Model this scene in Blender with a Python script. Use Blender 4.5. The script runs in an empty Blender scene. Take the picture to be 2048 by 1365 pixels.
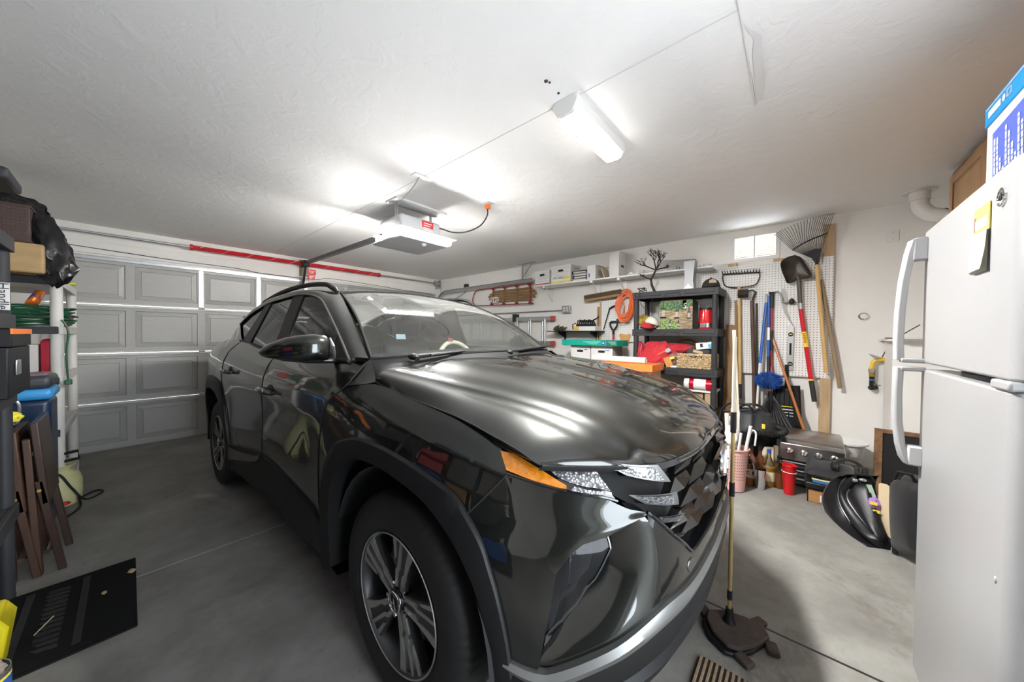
import bpy, math, random
import numpy as np
from math import sin, cos, pi, radians, hypot, sqrt, atan2
from mathutils import Vector, Matrix
random.seed(7)
SC = bpy.context.scene
COL = SC.collection
# ---------------------------------------------------------------- camera
cam_d = bpy.data.cameras.new('camera')
cam_d.sensor_width = 36.0
cam_d.lens = 665.04 * 36.0 / 2048.0
cam_d.clip_start = 0.02
cam = bpy.data.objects.new('camera', cam_d)
COL.objects.link(cam)
_yaw, _pit, _rol = radians(49.0446), radians(1.0309), radians(0.4637)
_f = Vector((sin(_yaw) * cos(_pit), cos(_yaw) * cos(_pit), -sin(_pit)))
_r = Vector((cos(_yaw), -sin(_yaw), 0))
_u = _r.cross(_f)
_r2 = _r * cos(_rol) + _u * sin(_rol)
_u2 = _u * cos(_rol) - _r * sin(_rol)
cam.matrix_world = Matrix(((_r2.x, _u2.x, -_f.x, 0), (_r2.y, _u2.y, -_f.y, 0), (_r2.z, _u2.z, -_f.z, 1.30), (0, 0, 0, 1)))
SC.camera = cam
# ---------------------------------------------------------------- world, exposure
SC.view_settings.view_transform = 'Standard'
SC.view_settings.look = 'None'
SC.view_settings.gamma = 1.0
SC.view_settings.use_curve_mapping = False
SC.view_settings.exposure = 0.25
world = bpy.data.worlds.new('daylight_outside')
SC.world = world
world.use_nodes = True
world.node_tree.nodes['Background'].inputs[0].default_value = (0.84, 0.92, 1.0, 1)
world.node_tree.nodes['Background'].inputs[1].default_value = 12.0
LAMP_CEILING = 790.0      # emission of the ceiling fixture's diffuser
LAMP_OPENER = 240.0       # emission of the door opener's light bar
# ---------------------------------------------------------------- sizes of the place
WX = 4.45      # wall with the shelves
DY = 5.90      # wall with the garage door
CZ = 2.48      # ceiling
LX = -0.98     # wall behind the plastic shelving
RY = -1.10     # house wall behind the refrigerator
HD0, HD1, HDZ = 0.16, 1.06, 2.04   # open house door behind the camera
pd = bpy.data.lights.new('doorway_portal', 'AREA'); pd.shape = 'RECTANGLE'; pd.size = HD1 - HD0; pd.size_y = HDZ; pd.cycles.is_portal = True
po = bpy.data.objects.new('doorway_portal', pd); COL.objects.link(po); po.location = ((HD0 + HD1) / 2, RY - 0.06, HDZ / 2); po.rotation_euler = (radians(90), 0, 0)
def fz(y):     # the slab falls slightly towards the door
 return -0.0078 * (y - 1.08)
# ---------------------------------------------------------------- materials
MATS = {}
def nd(nt, t, **kw):
 n = nt.nodes.new(t)
 for k, v in kw.items():
  if k in n.inputs: n.inputs[k].default_value = v
  else: setattr(n, k, v)
 return n
def pm(name, col, rough=0.5, metal=0.0, var=0.0, vs=6.0, bump=0.0, bs=60.0, coat=0.0, crough=0.05, col2=None, stretch=None, emit=0.0, spec=0.5, trans=0.0, alpha=1.0, thr=None, sheen=0.0, det=4.0):
 """one procedural Principled material; var mixes col with col2 by noise, bump adds fine relief"""
 if name in MATS: return MATS[name]
 m = bpy.data.materials.new(name); m.use_nodes = True
 nt = m.node_tree; b = nt.nodes['Principled BSDF']; L = nt.links.new
 c = (*col, 1)
 b.inputs['Base Color'].default_value = c
 b.inputs['Roughness'].default_value = rough
 b.inputs['Metallic'].default_value = metal
 b.inputs['Specular IOR Level'].default_value = spec
 b.inputs['Coat Weight'].default_value = coat
 b.inputs['Coat Roughness'].default_value = crough
 b.inputs['Transmission Weight'].default_value = trans
 b.inputs['Alpha'].default_value = alpha
 if sheen: b.inputs['Sheen Weight'].default_value = sheen
 if emit:
  b.inputs['Emission Color'].default_value = c
  b.inputs['Emission Strength'].default_value = emit
 if var or bump:
  tc = nd(nt, 'ShaderNodeTexCoord')
  mp = nd(nt, 'ShaderNodeMapping')
  L(tc.outputs['Object'], mp.inputs['Vector'])
  if stretch: mp.inputs['Scale'].default_value = stretch
 if var:
  n = nd(nt, 'ShaderNodeTexNoise', Scale=vs, Detail=det, Roughness=0.6)
  L(mp.outputs[0], n.inputs['Vector'])
  r = nd(nt, 'ShaderNodeValToRGB')
  lo, hi = thr if thr else (0.5 - 0.25, 0.5 + 0.25)
  r.color_ramp.elements[0].position = lo; r.color_ramp.elements[1].position = hi
  if col2 is None: col2 = tuple(max(0, v * (1 - var)) for v in col)
  r.color_ramp.elements[0].color = (*col2, 1); r.color_ramp.elements[1].color = c
  L(n.outputs['Fac'], r.inputs['Fac']); L(r.outputs['Color'], b.inputs['Base Color'])
  if emit: L(r.outputs['Color'], b.inputs['Emission Color'])
 if bump:
  n2 = nd(nt, 'ShaderNodeTexNoise', Scale=bs, Detail=4.0)
  L(mp.outputs[0], n2.inputs['Vector'])
  bp = nd(nt, 'ShaderNodeBump', Strength=min(1.0, bump), Distance=0.004)
  L(n2.outputs['Fac'], bp.inputs['Height']); L(bp.outputs['Normal'], b.inputs['Normal'])
 MATS[name] = m
 return m
# ---------------------------------------------------------------- mesh building
class MB:
 """collects vertices and faces of ONE part"""
 def __init__(s): s.v = []; s.f = []
 def add(s, vs, fs):
  o = len(s.v); s.v += [tuple(p) for p in vs]; s.f += [tuple(i + o for i in q) for q in fs]; return s
 def box(s, a, b, rot=None, piv=None):
  x0, y0, z0 = a; x1, y1, z1 = b
  vs = [(x0, y0, z0), (x1, y0, z0), (x1, y1, z0), (x0, y1, z0), (x0, y0, z1), (x1, y0, z1), (x1, y1, z1), (x0, y1, z1)]
  if rot is not None:
   c = Vector(piv) if piv is not None else (Vector(a) + Vector(b)) / 2
   vs = [c + rot @ (Vector(p) - c) for p in vs]
  return s.add(vs, [(3, 2, 1, 0), (4, 5, 6, 7), (0, 1, 5, 4), (1, 2, 6, 5), (2, 3, 7, 6), (3, 0, 4, 7)])
 def cbox(s, c, d, rot=None):
  return s.box([c[i] - d[i] / 2 for i in range(3)], [c[i] + d[i] / 2 for i in range(3)], rot)
 def tube(s, pts, r, n=8, closed=False, caps=True, flat=1.0):
  pts = [Vector(p) for p in pts]; N = len(pts)
  rs = r if isinstance(r, (list, tuple)) else [r] * N
  ring = []; up = None
  for i, p in enumerate(pts):
   a = pts[(i - 1) % N] if (closed or i > 0) else p
   b = pts[(i + 1) % N] if (closed or i < N - 1) else p
   t = (b - a)
   t = t.normalized() if t.length > 1e-9 else Vector((0, 0, 1))
   if up is None:
    up = Vector((0, 0, 1)) if abs(t.z) < 0.9 else Vector((1, 0, 0))
   x = t.cross(up)
   if x.length < 1e-6: x = t.cross(Vector((0, 1, 0)))
   x.normalize(); y = x.cross(t).normalized(); up = y
   ring.append([p + (x * cos(2 * pi * k / n) + y * sin(2 * pi * k / n) * flat) * rs[i] for k in range(n)])
  vs = [q for rr in ring for q in rr]; fs = []
  for i in range(N if closed else N - 1):
   j = (i + 1) % N
   for k in range(n):
    l = (k + 1) % n
    fs.append((i * n + k, i * n + l, j * n + l, j * n + k))
  if caps and not closed:
   fs.append(tuple(range(n - 1, -1, -1))); fs.append(tuple((N - 1) * n + k for k in range(n)))
  return s.add(vs, fs)
 def cyl(s, a, b, r, r2=None, n=16, caps=True):
  return s.tube([a, b], [r, r if r2 is None else r2], n, caps=caps)
 def lathe(s, prof, c=(0, 0, 0), n=24, axis='z', rot=None, sx=1.0, sy=1.0):
  vs = []; fs = []; m = len(prof)
  for k in range(n):
   a = 2 * pi * k / n
   for r, h in prof:
    q = Vector((r * cos(a) * sx, r * sin(a) * sy, h))
    if axis == 'x': q = Vector((q.z, q.x, q.y))
    elif axis == 'y': q = Vector((q.x, q.z, q.y))
    if rot is not None: q = rot @ q
    vs.append(q + Vector(c))
  for k in range(n):
   l = (k + 1) % n
   for i in range(m - 1):
    fs.append((k * m + i, l * m + i, l * m + i + 1, k * m + i + 1))
  return s.add(vs, fs)
 def prism(s, poly, ext):
  """poly: 3-D loop, ext: extrusion vector"""
  n = len(poly); e = Vector(ext)
  vs = [Vector(p) for p in poly] + [Vector(p) + e for p in poly]
  fs = [tuple(range(n - 1, -1, -1)), tuple(range(n, 2 * n))] + [(i, (i + 1) % n, n + (i + 1) % n, n + i) for i in range(n)]
  return s.add(vs, fs)
 def grid(s, G, closed_u=False, closed_v=False):
  nu = len(G); nv = len(G[0]); fs = []
  for i in range(nu if closed_u else nu - 1):
   for j in range(nv if closed_v else nv - 1):
    a = i * nv + j; b = ((i + 1) % nu) * nv + j; c = ((i + 1) % nu) * nv + (j + 1) % nv; d = i * nv + (j + 1) % nv
    fs.append((a, b, c, d))
  return s.add([p for row in G for p in row], fs)
 def ball(s, c, r, n=12, m=8, rot=None, jit=0.0):
  rx, ry, rz = r if isinstance(r, (list, tuple)) else (r, r, r)
  G = []
  for i in range(m + 1):
   t = pi * i / m; row = []
   for k in range(n):
    a = 2 * pi * k / n
    q = Vector((rx * sin(t) * cos(a), ry * sin(t) * sin(a), rz * cos(t)))
    if jit: q *= 1 + random.uniform(-jit, jit)
    if rot is not None: q = rot @ q
    row.append(q + Vector(c))
   G.append(row)
  return s.grid(G, closed_v=True)
def mesh_of(name, mb, mat, off=(0, 0, 0), smooth=35.0, fix=True):
 me = bpy.data.meshes.new(name)
 o = Vector(off)
 me.from_pydata([tuple(Vector(p) - o) for p in mb.v], [], mb.f)
 me.validate(); me.update()
 if fix:
  import bmesh
  bm = bmesh.new(); bm.from_mesh(me)
  bmesh.ops.remove_doubles(bm, verts=bm.verts, dist=1e-5)
  bmesh.ops.recalc_face_normals(bm, faces=bm.faces)
  bm.to_mesh(me); bm.free()
 if smooth:
  me.polygons.foreach_set('use_smooth', [True] * len(me.polygons))
  try: me.set_sharp_from_angle(angle=radians(smooth))
  except Exception: pass
 me.materials.append(mat)
 return me
def link(name, data, parent=None, loc=(0, 0, 0)):
 o = bpy.data.objects.new(name, data); COL.objects.link(o)
 o.location = loc
 if parent is not None: o.parent = parent
 return o
def bev(o, w, seg=2):
 m = o.modifiers.new('edge', 'BEVEL'); m.width = w; m.segments = seg; m.limit_method = 'ANGLE'; m.angle_limit = radians(40)
 m.harden_normals = False
 return o
def solid(o, t, off=-1.0):
 m = o.modifiers.new('thickness', 'SOLIDIFY'); m.thickness = t; m.offset = off
 return o
class Thing:
 """an Empty at the thing's base that parents its parts; part vertices are given in world space unless local"""
 def __init__(s, name, label, cat, loc=(0, 0, 0), group=None, local=False, rot=None):
  s.o = bpy.data.objects.new(name, None); COL.objects.link(s.o)
  s.o.empty_display_size = 0.05
  s.o.location = loc; s.o['label'] = label; s.o['category'] = cat
  if group: s.o['group'] = group
  if rot: s.o.rotation_euler = rot
  s.off = (0, 0, 0) if local else loc
 def part(s, name, mb, mat, parent=None, smooth=35.0, bevel=0.0, seg=2, label=None, fix=True, sol=0.0):
  o = link(name, mesh_of(name, mb, mat, s.off, smooth, fix), parent if parent is not None else s.o)
  if sol: solid(o, sol)
  if bevel: bev(o, bevel, seg)
  if label: o['label'] = label
  return o
def single(name, label, cat, mb, mat, group=None, smooth=35.0, bevel=0.0, seg=2, kind=None, fix=True):
 """a thing that is one mesh, its origin at the middle of its underside"""
 V = np.array([tuple(p) for p in mb.v]); lo = V.min(0); hi = V.max(0)
 c = ((lo[0] + hi[0]) / 2, (lo[1] + hi[1]) / 2, lo[2])
 o = link(name, mesh_of(name, mb, mat, c, smooth, fix), None, c)
 if label: o['label'] = label
 if cat: o['category'] = cat
 if group: o['group'] = group
 if kind: o['kind'] = kind
 if bevel: bev(o, bevel, seg)
 return o
def struct(name, mb, mat, parent=None, bevel=0.0, smooth=35.0, label=None):
 o = link(name, mesh_of(name, mb, mat, (0, 0, 0), smooth), parent)
 if parent is None:
  o['kind'] = 'structure'
  o['label'] = label or name.replace('_', ' ')
 if bevel: bev(o, bevel)
 return o
def curve(pts, n, smooth=True):
 """n points along pts, equal parameter per control point (Catmull-Rom when smooth)"""
 P = np.array(pts, float); m = len(P); out = []
 for t in np.linspace(0, m - 1, n):
  i = min(int(t), m - 2); u = t - i
  if not smooth: out.append(P[i] * (1 - u) + P[i + 1] * u); continue
  p0 = P[i - 1] if i > 0 else 2 * P[0] - P[1]
  p3 = P[i + 2] if i + 2 < m else 2 * P[-1] - P[-2]
  p1, p2 = P[i], P[i + 1]
  out.append(0.5 * (2 * p1 + (p2 - p0) * u + (2 * p0 - 5 * p1 + 4 * p2 - p3) * u * u + (3 * p1 - p0 - 3 * p2 + p3) * u ** 3))
 return np.array(out)
def euler(x=0, y=0, z=0): return Matrix.Rotation(radians(z), 3, 'Z') @ Matrix.Rotation(radians(y), 3, 'Y') @ Matrix.Rotation(radians(x), 3, 'X')
def text_mesh(name, body, size, mat, parent, M4, ext=0.0006, align='CENTER', label=None, sx=1.0, bold=0.0):
 """flat lettering as a real mesh; M4 places the text plane (x right, y up)"""
 cu = bpy.data.curves.new(name, 'FONT'); cu.body = body; cu.size = size; cu.extrude = ext; cu.align_x = align; cu.align_y = 'CENTER'
 cu.resolution_u = 2; cu.offset = bold
 t = bpy.data.objects.new(name, cu); COL.objects.link(t)
 bpy.context.view_layer.update()
 me = bpy.data.meshes.new_from_object(t.evaluated_get(bpy.context.evaluated_depsgraph_get()))
 bpy.data.objects.remove(t); bpy.data.curves.remove(cu)
 me.transform(M4 @ Matrix.Diagonal((sx, 1, 1, 1)))
 me.materials.clear(); me.materials.append(mat)
 o = bpy.data.objects.new(name, me); COL.objects.link(o)
 if parent is not None: o.parent = parent
 return o
def frame4(o, x, y):
 """4x4 with origin o, x axis and y axis in world space"""
 x = Vector(x).normalized(); z = x.cross(Vector(y)).normalized(); y = z.cross(x)
 return Matrix(((x.x, y.x, z.x, o[0]), (x.y, y.y, z.y, o[1]), (x.z, y.z, z.z, o[2]), (0, 0, 0, 1)))
# ================================================================ surfaces of the room
def plaster(name, col, bump, scale, dirt=0.06):
 m = bpy.data.materials.new(name); m.use_nodes = True; nt = m.node_tree; L = nt.links.new
 b = nt.nodes['Principled BSDF']; b.inputs['Roughness'].default_value = 0.75; b.inputs['Specular IOR Level'].default_value = 0.3
 tc = nd(nt, 'ShaderNodeTexCoord')
 n1 = nd(nt, 'ShaderNodeTexNoise', Scale=scale, Detail=5.0, Roughness=0.55, Distortion=0.6)
 L(tc.outputs['Object'], n1.inputs['Vector'])
 r1 = nd(nt, 'ShaderNodeValToRGB'); r1.color_ramp.elements[0].position = 0.46; r1.color_ramp.elements[1].position = 0.60
 L(n1.outputs['Fac'], r1.inputs['Fac'])
 n3 = nd(nt, 'ShaderNodeTexNoise', Scale=scale * 7, Detail=3.0)
 L(tc.outputs['Object'], n3.inputs['Vector'])
 ad = nd(nt, 'ShaderNodeMath', operation='MULTIPLY_ADD'); ad.inputs[1].default_value = 0.25
 L(n3.outputs['Fac'], ad.inputs[0]); L(r1.outputs['Color'], ad.inputs[2])
 bp = nd(nt, 'ShaderNodeBump', Strength=bump, Distance=0.004)
 L(ad.outputs[0], bp.inputs['Height']); L(bp.outputs['Normal'], b.inputs['Normal'])
 n2 = nd(nt, 'ShaderNodeTexNoise', Scale=0.9, Detail=6.0, Roughness=0.65); L(tc.outputs['Object'], n2.inputs['Vector'])
 r2 = nd(nt, 'ShaderNodeValToRGB'); r2.color_ramp.elements[0].position = 0.3; r2.color_ramp.elements[1].position = 0.7
 r2.color_ramp.elements[0].color = (*[c * (1 - dirt) for c in col], 1); r2.color_ramp.elements[1].color = (*col, 1)
 L(n2.outputs['Fac'], r2.inputs['Fac']); L(r2.outputs['Color'], b.inputs['Base Color'])
 return m
M_CEIL = plaster('ceiling_knockdown_plaster', (0.92, 0.905, 0.885), 0.27, 9.0, 0.03)
M_WALL = plaster('wall_painted_drywall', (0.86, 0.837, 0.80), 0.12, 5.0, 0.06)
M_HEADER = plaster('header_painted_boards', (0.80, 0.78, 0.74), 0.1, 9.0, 0.10)
def concrete():
 m = bpy.data.materials.new('floor_worn_concrete'); m.use_nodes = True; nt = m.node_tree; L = nt.links.new
 b = nt.nodes['Principled BSDF']; b.inputs['Specular IOR Level'].default_value = 0.35
 tc = nd(nt, 'ShaderNodeTexCoord')
 n1 = nd(nt, 'ShaderNodeTexNoise', Scale=2.2, Detail=8.0, Roughness=0.68); L(tc.outputs['Object'], n1.inputs['Vector'])
 r1 = nd(nt, 'ShaderNodeValToRGB')
 e = r1.color_ramp.elements; e[0].position = 0.30; e[0].color = (0.142, 0.134, 0.121, 1); e[1].position = 0.68; e[1].color = (0.285, 0.277, 0.26, 1)
 L(n1.outputs['Fac'], r1.inputs['Fac'])
 # dark stains with a shape of their own
 n2 = nd(nt, 'ShaderNodeTexNoise', Scale=1.1, Detail=7.0, Roughness=0.75, Distortion=1.2); L(tc.outputs['Object'], n2.inputs['Vector'])
 r2 = nd(nt, 'ShaderNodeValToRGB'); r2.color_ramp.elements[0].position = 0.57; r2.color_ramp.elements[1].position = 0.72
 L(n2.outputs['Fac'], r2.inputs['Fac'])
 mx = nd(nt, 'ShaderNodeMix', data_type='RGBA'); mx.inputs[7].default_value = (0.10, 0.082, 0.065, 1)
 ml = nd(nt, 'ShaderNodeMath', operation='MULTIPLY'); ml.inputs[1].default_value = 0.75
 L(r2.outputs['Color'], ml.inputs[0]); L(ml.outputs[0], mx.inputs[0]); L(r1.outputs['Color'], mx.inputs[6])
 # specks
 v = nd(nt, 'ShaderNodeTexVoronoi', Scale=14.0); L(tc.outputs['Object'], v.inputs['Vector'])
 lt = nd(nt, 'ShaderNodeMath', operation='LESS_THAN'); lt.inputs[1].default_value = 0.035; L(v.outputs['Distance'], lt.inputs[0])
 mx2 = nd(nt, 'ShaderNodeMix', data_type='RGBA'); mx2.inputs[7].default_value = (0.09, 0.075, 0.06, 1)
 L(lt.outputs[0], mx2.inputs[0]); L(mx.outputs[2], mx2.inputs[6])
 L(mx2.outputs[2], b.inputs['Base Color'])
 r3 = nd(nt, 'ShaderNodeMapRange'); r3.inputs[3].default_value = 0.45; r3.inputs[4].default_value = 0.75
 L(n1.outputs['Fac'], r3.inputs[0]); L(r3.outputs[0], b.inputs['Roughness'])
 n4 = nd(nt, 'ShaderNodeTexNoise', Scale=55.0, Detail=5.0); L(tc.outputs['Object'], n4.inputs['Vector'])
 bp = nd(nt, 'ShaderNodeBump', Strength=0.12, Distance=0.003); L(n4.outputs['Fac'], bp.inputs['Height']); L(bp.outputs['Normal'], b.inputs['Normal'])
 return m
M_FLOOR = concrete()
M_JOINT = pm('floor_joint_dirt', (0.10, 0.085, 0.065), 0.9, var=0.5, vs=30)
M_WHITE = pm('white_paint_gloss', (0.80, 0.79, 0.77), 0.35)
M_PLASTIC_W = pm('white_plastic', (0.80, 0.79, 0.76), 0.4, var=0.08, vs=9)
M_BLACK = pm('black_plastic', (0.011, 0.011, 0.012), 0.5, var=0.3, vs=20, spec=0.3)
M_DARK = pm('charcoal_plastic', (0.034, 0.035, 0.039), 0.5, spec=0.3, bump=0.12, bs=240)
M_STEEL = pm('galvanised_steel', (0.55, 0.56, 0.57), 0.38, 0.9, var=0.25, vs=14)
M_ALU = pm('aluminium', (0.72, 0.73, 0.74), 0.33, 0.95, var=0.12, vs=16)
M_CHROME = pm('chrome', (0.85, 0.85, 0.86), 0.08, 1.0)
M_CABLE = pm('black_cable', (0.02, 0.02, 0.02), 0.5)
M_WOOD = pm('pine_wood', (0.62, 0.43, 0.24), 0.55, var=0.35, vs=5, stretch=(6, 6, 0.6), bump=0.15, bs=40)
M_WOOD_H = pm('ash_handle_wood', (0.72, 0.46, 0.17), 0.4, var=0.3, vs=7, stretch=(8, 8, 0.7))
M_RED = pm('red_enamel', (0.62, 0.015, 0.02), 0.35)
# ---- floor: four slabs cast with two crossing joints
JX, JY, JW = 1.84, 2.66, 0.006
def fq(x0, y0, x1, y1, dz=0.0):
 ys = np.linspace(y0, y1, 5)
 return [[(x0, y, fz(y) + dz) for y in ys], [(x1, y, fz(y) + dz) for y in ys]]
mb = MB(); mb.grid(fq(LX - 0.05, RY - 0.05, WX + 0.05, DY + 0.3, -0.012))
floor = struct('floor', mb, M_JOINT, label='worn grey concrete garage floor')
for (x0, x1) in ((LX - 0.05, JX - JW), (JX + JW, WX + 0.05)):
 for (y0, y1) in ((RY - 0.05, JY - JW), (JY + JW, DY + 0.3)):
  m = MB(); G = fq(x0, y0, x1, y1); m.grid(G)
  B = fq(x0, y0, x1, y1, -0.011); m.grid(B)
  for a, b in ((G[0], B[0]), (G[1], B[1]), ([G[0][0], G[1][0]], [B[0][0], B[1][0]]), ([G[0][-1], G[1][-1]], [B[0][-1], B[1][-1]])): m.grid([a, b])
  struct('concrete_slab', m, M_FLOOR, floor)
m = MB(); m.grid(fq(LX, JY - JW, JX - JW, JY + JW, -0.002)); struct('joint_sealant', m, pm('pale_sealant', (0.42, 0.41, 0.39), 0.7), floor)
mb = MB(); mb.box((LX - 0.12, RY - 0.12, CZ), (WX + 0.12, DY + 0.16, CZ + 0.1))
ceiling = struct('ceiling', mb, M_CEIL, label='white textured plaster ceiling')
# attic hatch panel and tape ridges of the plasterboard joints
m = MB()
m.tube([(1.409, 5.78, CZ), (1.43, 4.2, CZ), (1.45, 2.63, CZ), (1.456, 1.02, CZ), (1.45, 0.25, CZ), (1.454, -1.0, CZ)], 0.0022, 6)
struct('plasterboard_joint', m, pm('joint_shadow', (0.60, 0.58, 0.56), 0.9), ceiling)  # tape joint in a greyer tone than the ceiling
m = MB(); m.box((0.95, -0.95, CZ - 0.0045), (2.075, 0.188, CZ + 0.02))
h = struct('hatch_panel', m, M_CEIL, ceiling, bevel=0.002)
m = MB()
m.tube([(0.95, 0.192, CZ - 0.001), (1.505, 0.187, CZ - 0.001), (2.096, 0.194, CZ - 0.001), (2.05, -0.38, CZ - 0.001), (2.055, -0.95, CZ - 0.001)], 0.0035, 6)
struct('hatch_caulk_line', m, M_WHITE, ceiling)
m = MB(); m.add([(1.514, 0.182, 2.474), (1.564, 0.164, 2.474), (1.621, 0.136, 2.474), (1.738, 0.141, 2.474), (1.879, 0.14, 2.474), (2.06, 0.159, 2.474), (2.069, 0.188, 2.474), (1.884, 0.179, 2.474), (1.717, 0.173, 2.474), (1.624, 0.16, 2.474), (1.559, 0.176, 2.474)], [tuple(range(11))]); struct('water_stain', m, pm('stained_plaster', (0.78, 0.765, 0.745), 0.8), ceiling, smooth=0)
for (x, y, r) in ((1.278, 0.913, 0.010), (1.295, 0.905, 0.006), (1.38, 0.911, 0.007)):
 m = MB(); m.ball((x, y, CZ), (r, r, 0.006), 8, 6)
 struct('screw_hole', m, pm('dark_hole', (0.06, 0.05, 0.045), 0.9), ceiling)
# ---- walls
VY0, VY1, VZ0, VZ1 = 0.215, 0.575, 2.165, 2.395    # vent opening
mb = MB()
mb.box((WX, RY - 0.1, -0.1), (WX + 0.1, VY0, CZ)); mb.box((WX, VY1, -0.1), (WX + 0.1, DY + 0.15, CZ))
mb.box((WX, VY0, -0.1), (WX + 0.1, VY1, VZ0)); mb.box((WX, VY0, VZ1), (WX + 0.1, VY1, CZ))
struct('wall_shelf_side', mb, M_WALL, label='off-white drywall with shelves and pegboard')
mb = MB(); mb.box((LX - 0.1, RY - 0.1, -0.1), (LX, DY + 0.15, CZ)); struct('wall_shelving_side', mb, M_WALL, label='off-white drywall behind the plastic shelving')
mb = MB(); mb.box((LX, RY - 0.1, -0.1), (HD0, RY, CZ)); mb.box((HD1, RY - 0.1, -0.1), (WX, RY, CZ)); mb.box((HD0, RY - 0.1, HDZ), (HD1, RY, CZ)); struct('wall_house', mb, M_WALL, label='off-white drywall behind the refrigerator')
DX0, DX1, DZ1 = 1.835 - 4 * 0.607, 1.835 + 4 * 0.607, 2.13
mb = MB()
mb.box((LX, DY + 0.03, -0.1), (DX0 + 0.02, DY + 0.15, CZ)); mb.box((DX1 - 0.02, DY + 0.03, -0.1), (WX, DY + 0.15, CZ))
mb.box((DX0 + 0.02, DY + 0.03, DZ1 - 0.03), (DX1 - 0.02, DY + 0.15, CZ))
wd = struct('wall_door_side', mb, M_HEADER, label='off-white wall and header around the garage door')
m = MB(); m.box((LX + 0.01, DY + 0.008, 2.165), (WX - 0.01, DY + 0.03, 2.30)); struct('header_board', m, M_HEADER, wd, bevel=0.003)
m = MB(); m.box((WX - 0.018, RY + 0.4, fz(0)), (WX, 0.8, 0.11)); struct('baseboard_shelf_side', m, pm('stem_wall_concrete', (0.52, 0.50, 0.46), 0.85, var=0.2, vs=8), bevel=0.006)
m = MB(); m.box((HD0 - .07, RY, fz(-1)), (HD0, RY + .015, HDZ + .07)); m.box((HD1, RY, fz(-1)), (HD1 + .07, RY + .015, HDZ + .07)); m.box((HD0, RY, HDZ), (HD1, RY + .015, HDZ + .07)); struct('trim_1', m, M_WHITE, label='white casing of the open house door')
# ---- louvred wall vent
v = Thing('wall_vent', 'white louvred vent glowing with daylight high above the pegboard', 'vent', (WX, 0.395, VZ0))
m = MB(); t = 0.035
for a, b in (((VY0 - t, VZ0 - t), (VY1 + t, VZ0)), ((VY0 - t, VZ1), (VY1 + t, VZ1 + t)), ((VY0 - t, VZ0), (VY0, VZ1)), ((VY1, VZ0), (VY1 + t, VZ1)), ((0.388, VZ0), (0.402, VZ1))):
 m.box((WX - 0.008, a[0], a[1]), (WX + 0.004, b[0], b[1]))
v.part('frame', m, M_WHITE, bevel=0.002)
sl = None
M_LOUVRE = pm('louvre_sheet', (0.62, 0.56, 0.46), 0.5)
_nt = M_LOUVRE.node_tree; _tl = nd(_nt, 'ShaderNodeBsdfTranslucent'); _tl.inputs[0].default_value = (0.95, 0.90, 0.80, 1); _mx = nd(_nt, 'ShaderNodeMixShader'); _mx.inputs[0].default_value = 0.06
_nt.links.new(_nt.nodes['Principled BSDF'].outputs[0], _mx.inputs[1]); _nt.links.new(_tl.outputs[0], _mx.inputs[2]); _nt.links.new(_mx.outputs[0], _nt.nodes['Material Output'].inputs[0])
for (y0, y1) in ((VY0 + 0.001, 0.388), (0.402, VY1 - 0.001)):
 for k in range(13):
  z = VZ0 + 0.012 + k * 0.0173
  m = MB(); m.prism([(WX + 0.001, y0, z + 0.0055), (WX + 0.020, y0, z - 0.006), (WX + 0.020, y0, z - 0.0048), (WX + 0.001, y0, z + 0.0069)], (0, y1 - y0, 0))
  v.part('slat', m, M_LOUVRE, smooth=0, fix=False)
# ================================================================ garage door
M_DOOR = pm('garage_door_grey_steel', (0.43, 0.425, 0.405), 0.42, var=0.10, vs=10, stretch=(1, 1, 8))
M_RAIL = pm('door_rail_cream', (0.72, 0.71, 0.66), 0.45, var=0.18, vs=12)
SZ = [fz(DY) + 0.012, 0.5005, 1.060, 1.609, 2.145]
mb = MB(); mb.box((DX0, DY + 0.002, SZ[0] - 0.03), (DX1, DY + 0.028, SZ[0] + 0.002))
door = struct('door_1', mb, pm('rubber_weather_seal', (0.34, 0.335, 0.32), 0.7), label='grey sectional garage door with raised panels')
PW, PIT = 0.535, 0.607
def raised(m, x0, x1, z0, z1, y):
 # flat recess, sloped frame, raised field; towards the room is -y
 L = [(0.0, 0.0), (0.005, 0.016), (0.05, 0.005), (0.053, 0.001), (0.057, 0.005)]
 rings = []
 for d, h in L:
  rings.append([(x0 + d, y + h, z0 + d), (x1 - d, y + h, z0 + d), (x1 - d, y + h, z1 - d), (x0 + d, y + h, z1 - d)])
 for a, b in zip(rings, rings[1:]):
  m.add(a + b, [(i, (i + 1) % 4, 4 + (i + 1) % 4, 4 + i) for i in range(4)])
 m.add(rings[-1], [(0, 1, 2, 3)])
for k in range(4):
 z0, z1 = SZ[k] + (0.004 if k else 0.0), SZ[k + 1] - 0.004
 m = MB()
 pz0, pz1 = z0 + 0.06, z1 - (0.06 if k < 3 else 0.075)
 xs = [(1.835 + (j - 4) * PIT + 0.036, 1.835 + (j - 3) * PIT - 0.036) for j in range(8)]
 # the sheet around the panels
 X0 = DX0
 for (a, b) in xs + [(DX1, DX1)]:
  m.box((X0, DY, z0), (a, DY + 0.025, z1)); X0 = b
 for (a, b) in xs:
  m.box((a, DY, z0), (b, DY + 0.025, pz0)); m.box((a, DY, pz1), (b, DY + 0.025, z1))
 s = struct('door_section', m, M_DOOR, door)
 for (a, b) in xs:
  p = MB(); raised(p, a, b, pz0, pz1, DY)
  struct('raised_panel', p, M_DOOR, s, smooth=0)
 if k < 3:
  m = MB(); zz = SZ[k + 1]
  m.box((DX0, DY - 0.016, zz - 0.030), (DX1, DY, zz - 0.003)); m.box((DX0, DY - 0.010, zz - 0.001), (DX1, DY, zz + 0.016))
  struct('section_rail', m, M_RAIL, door, bevel=0.003)
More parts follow.
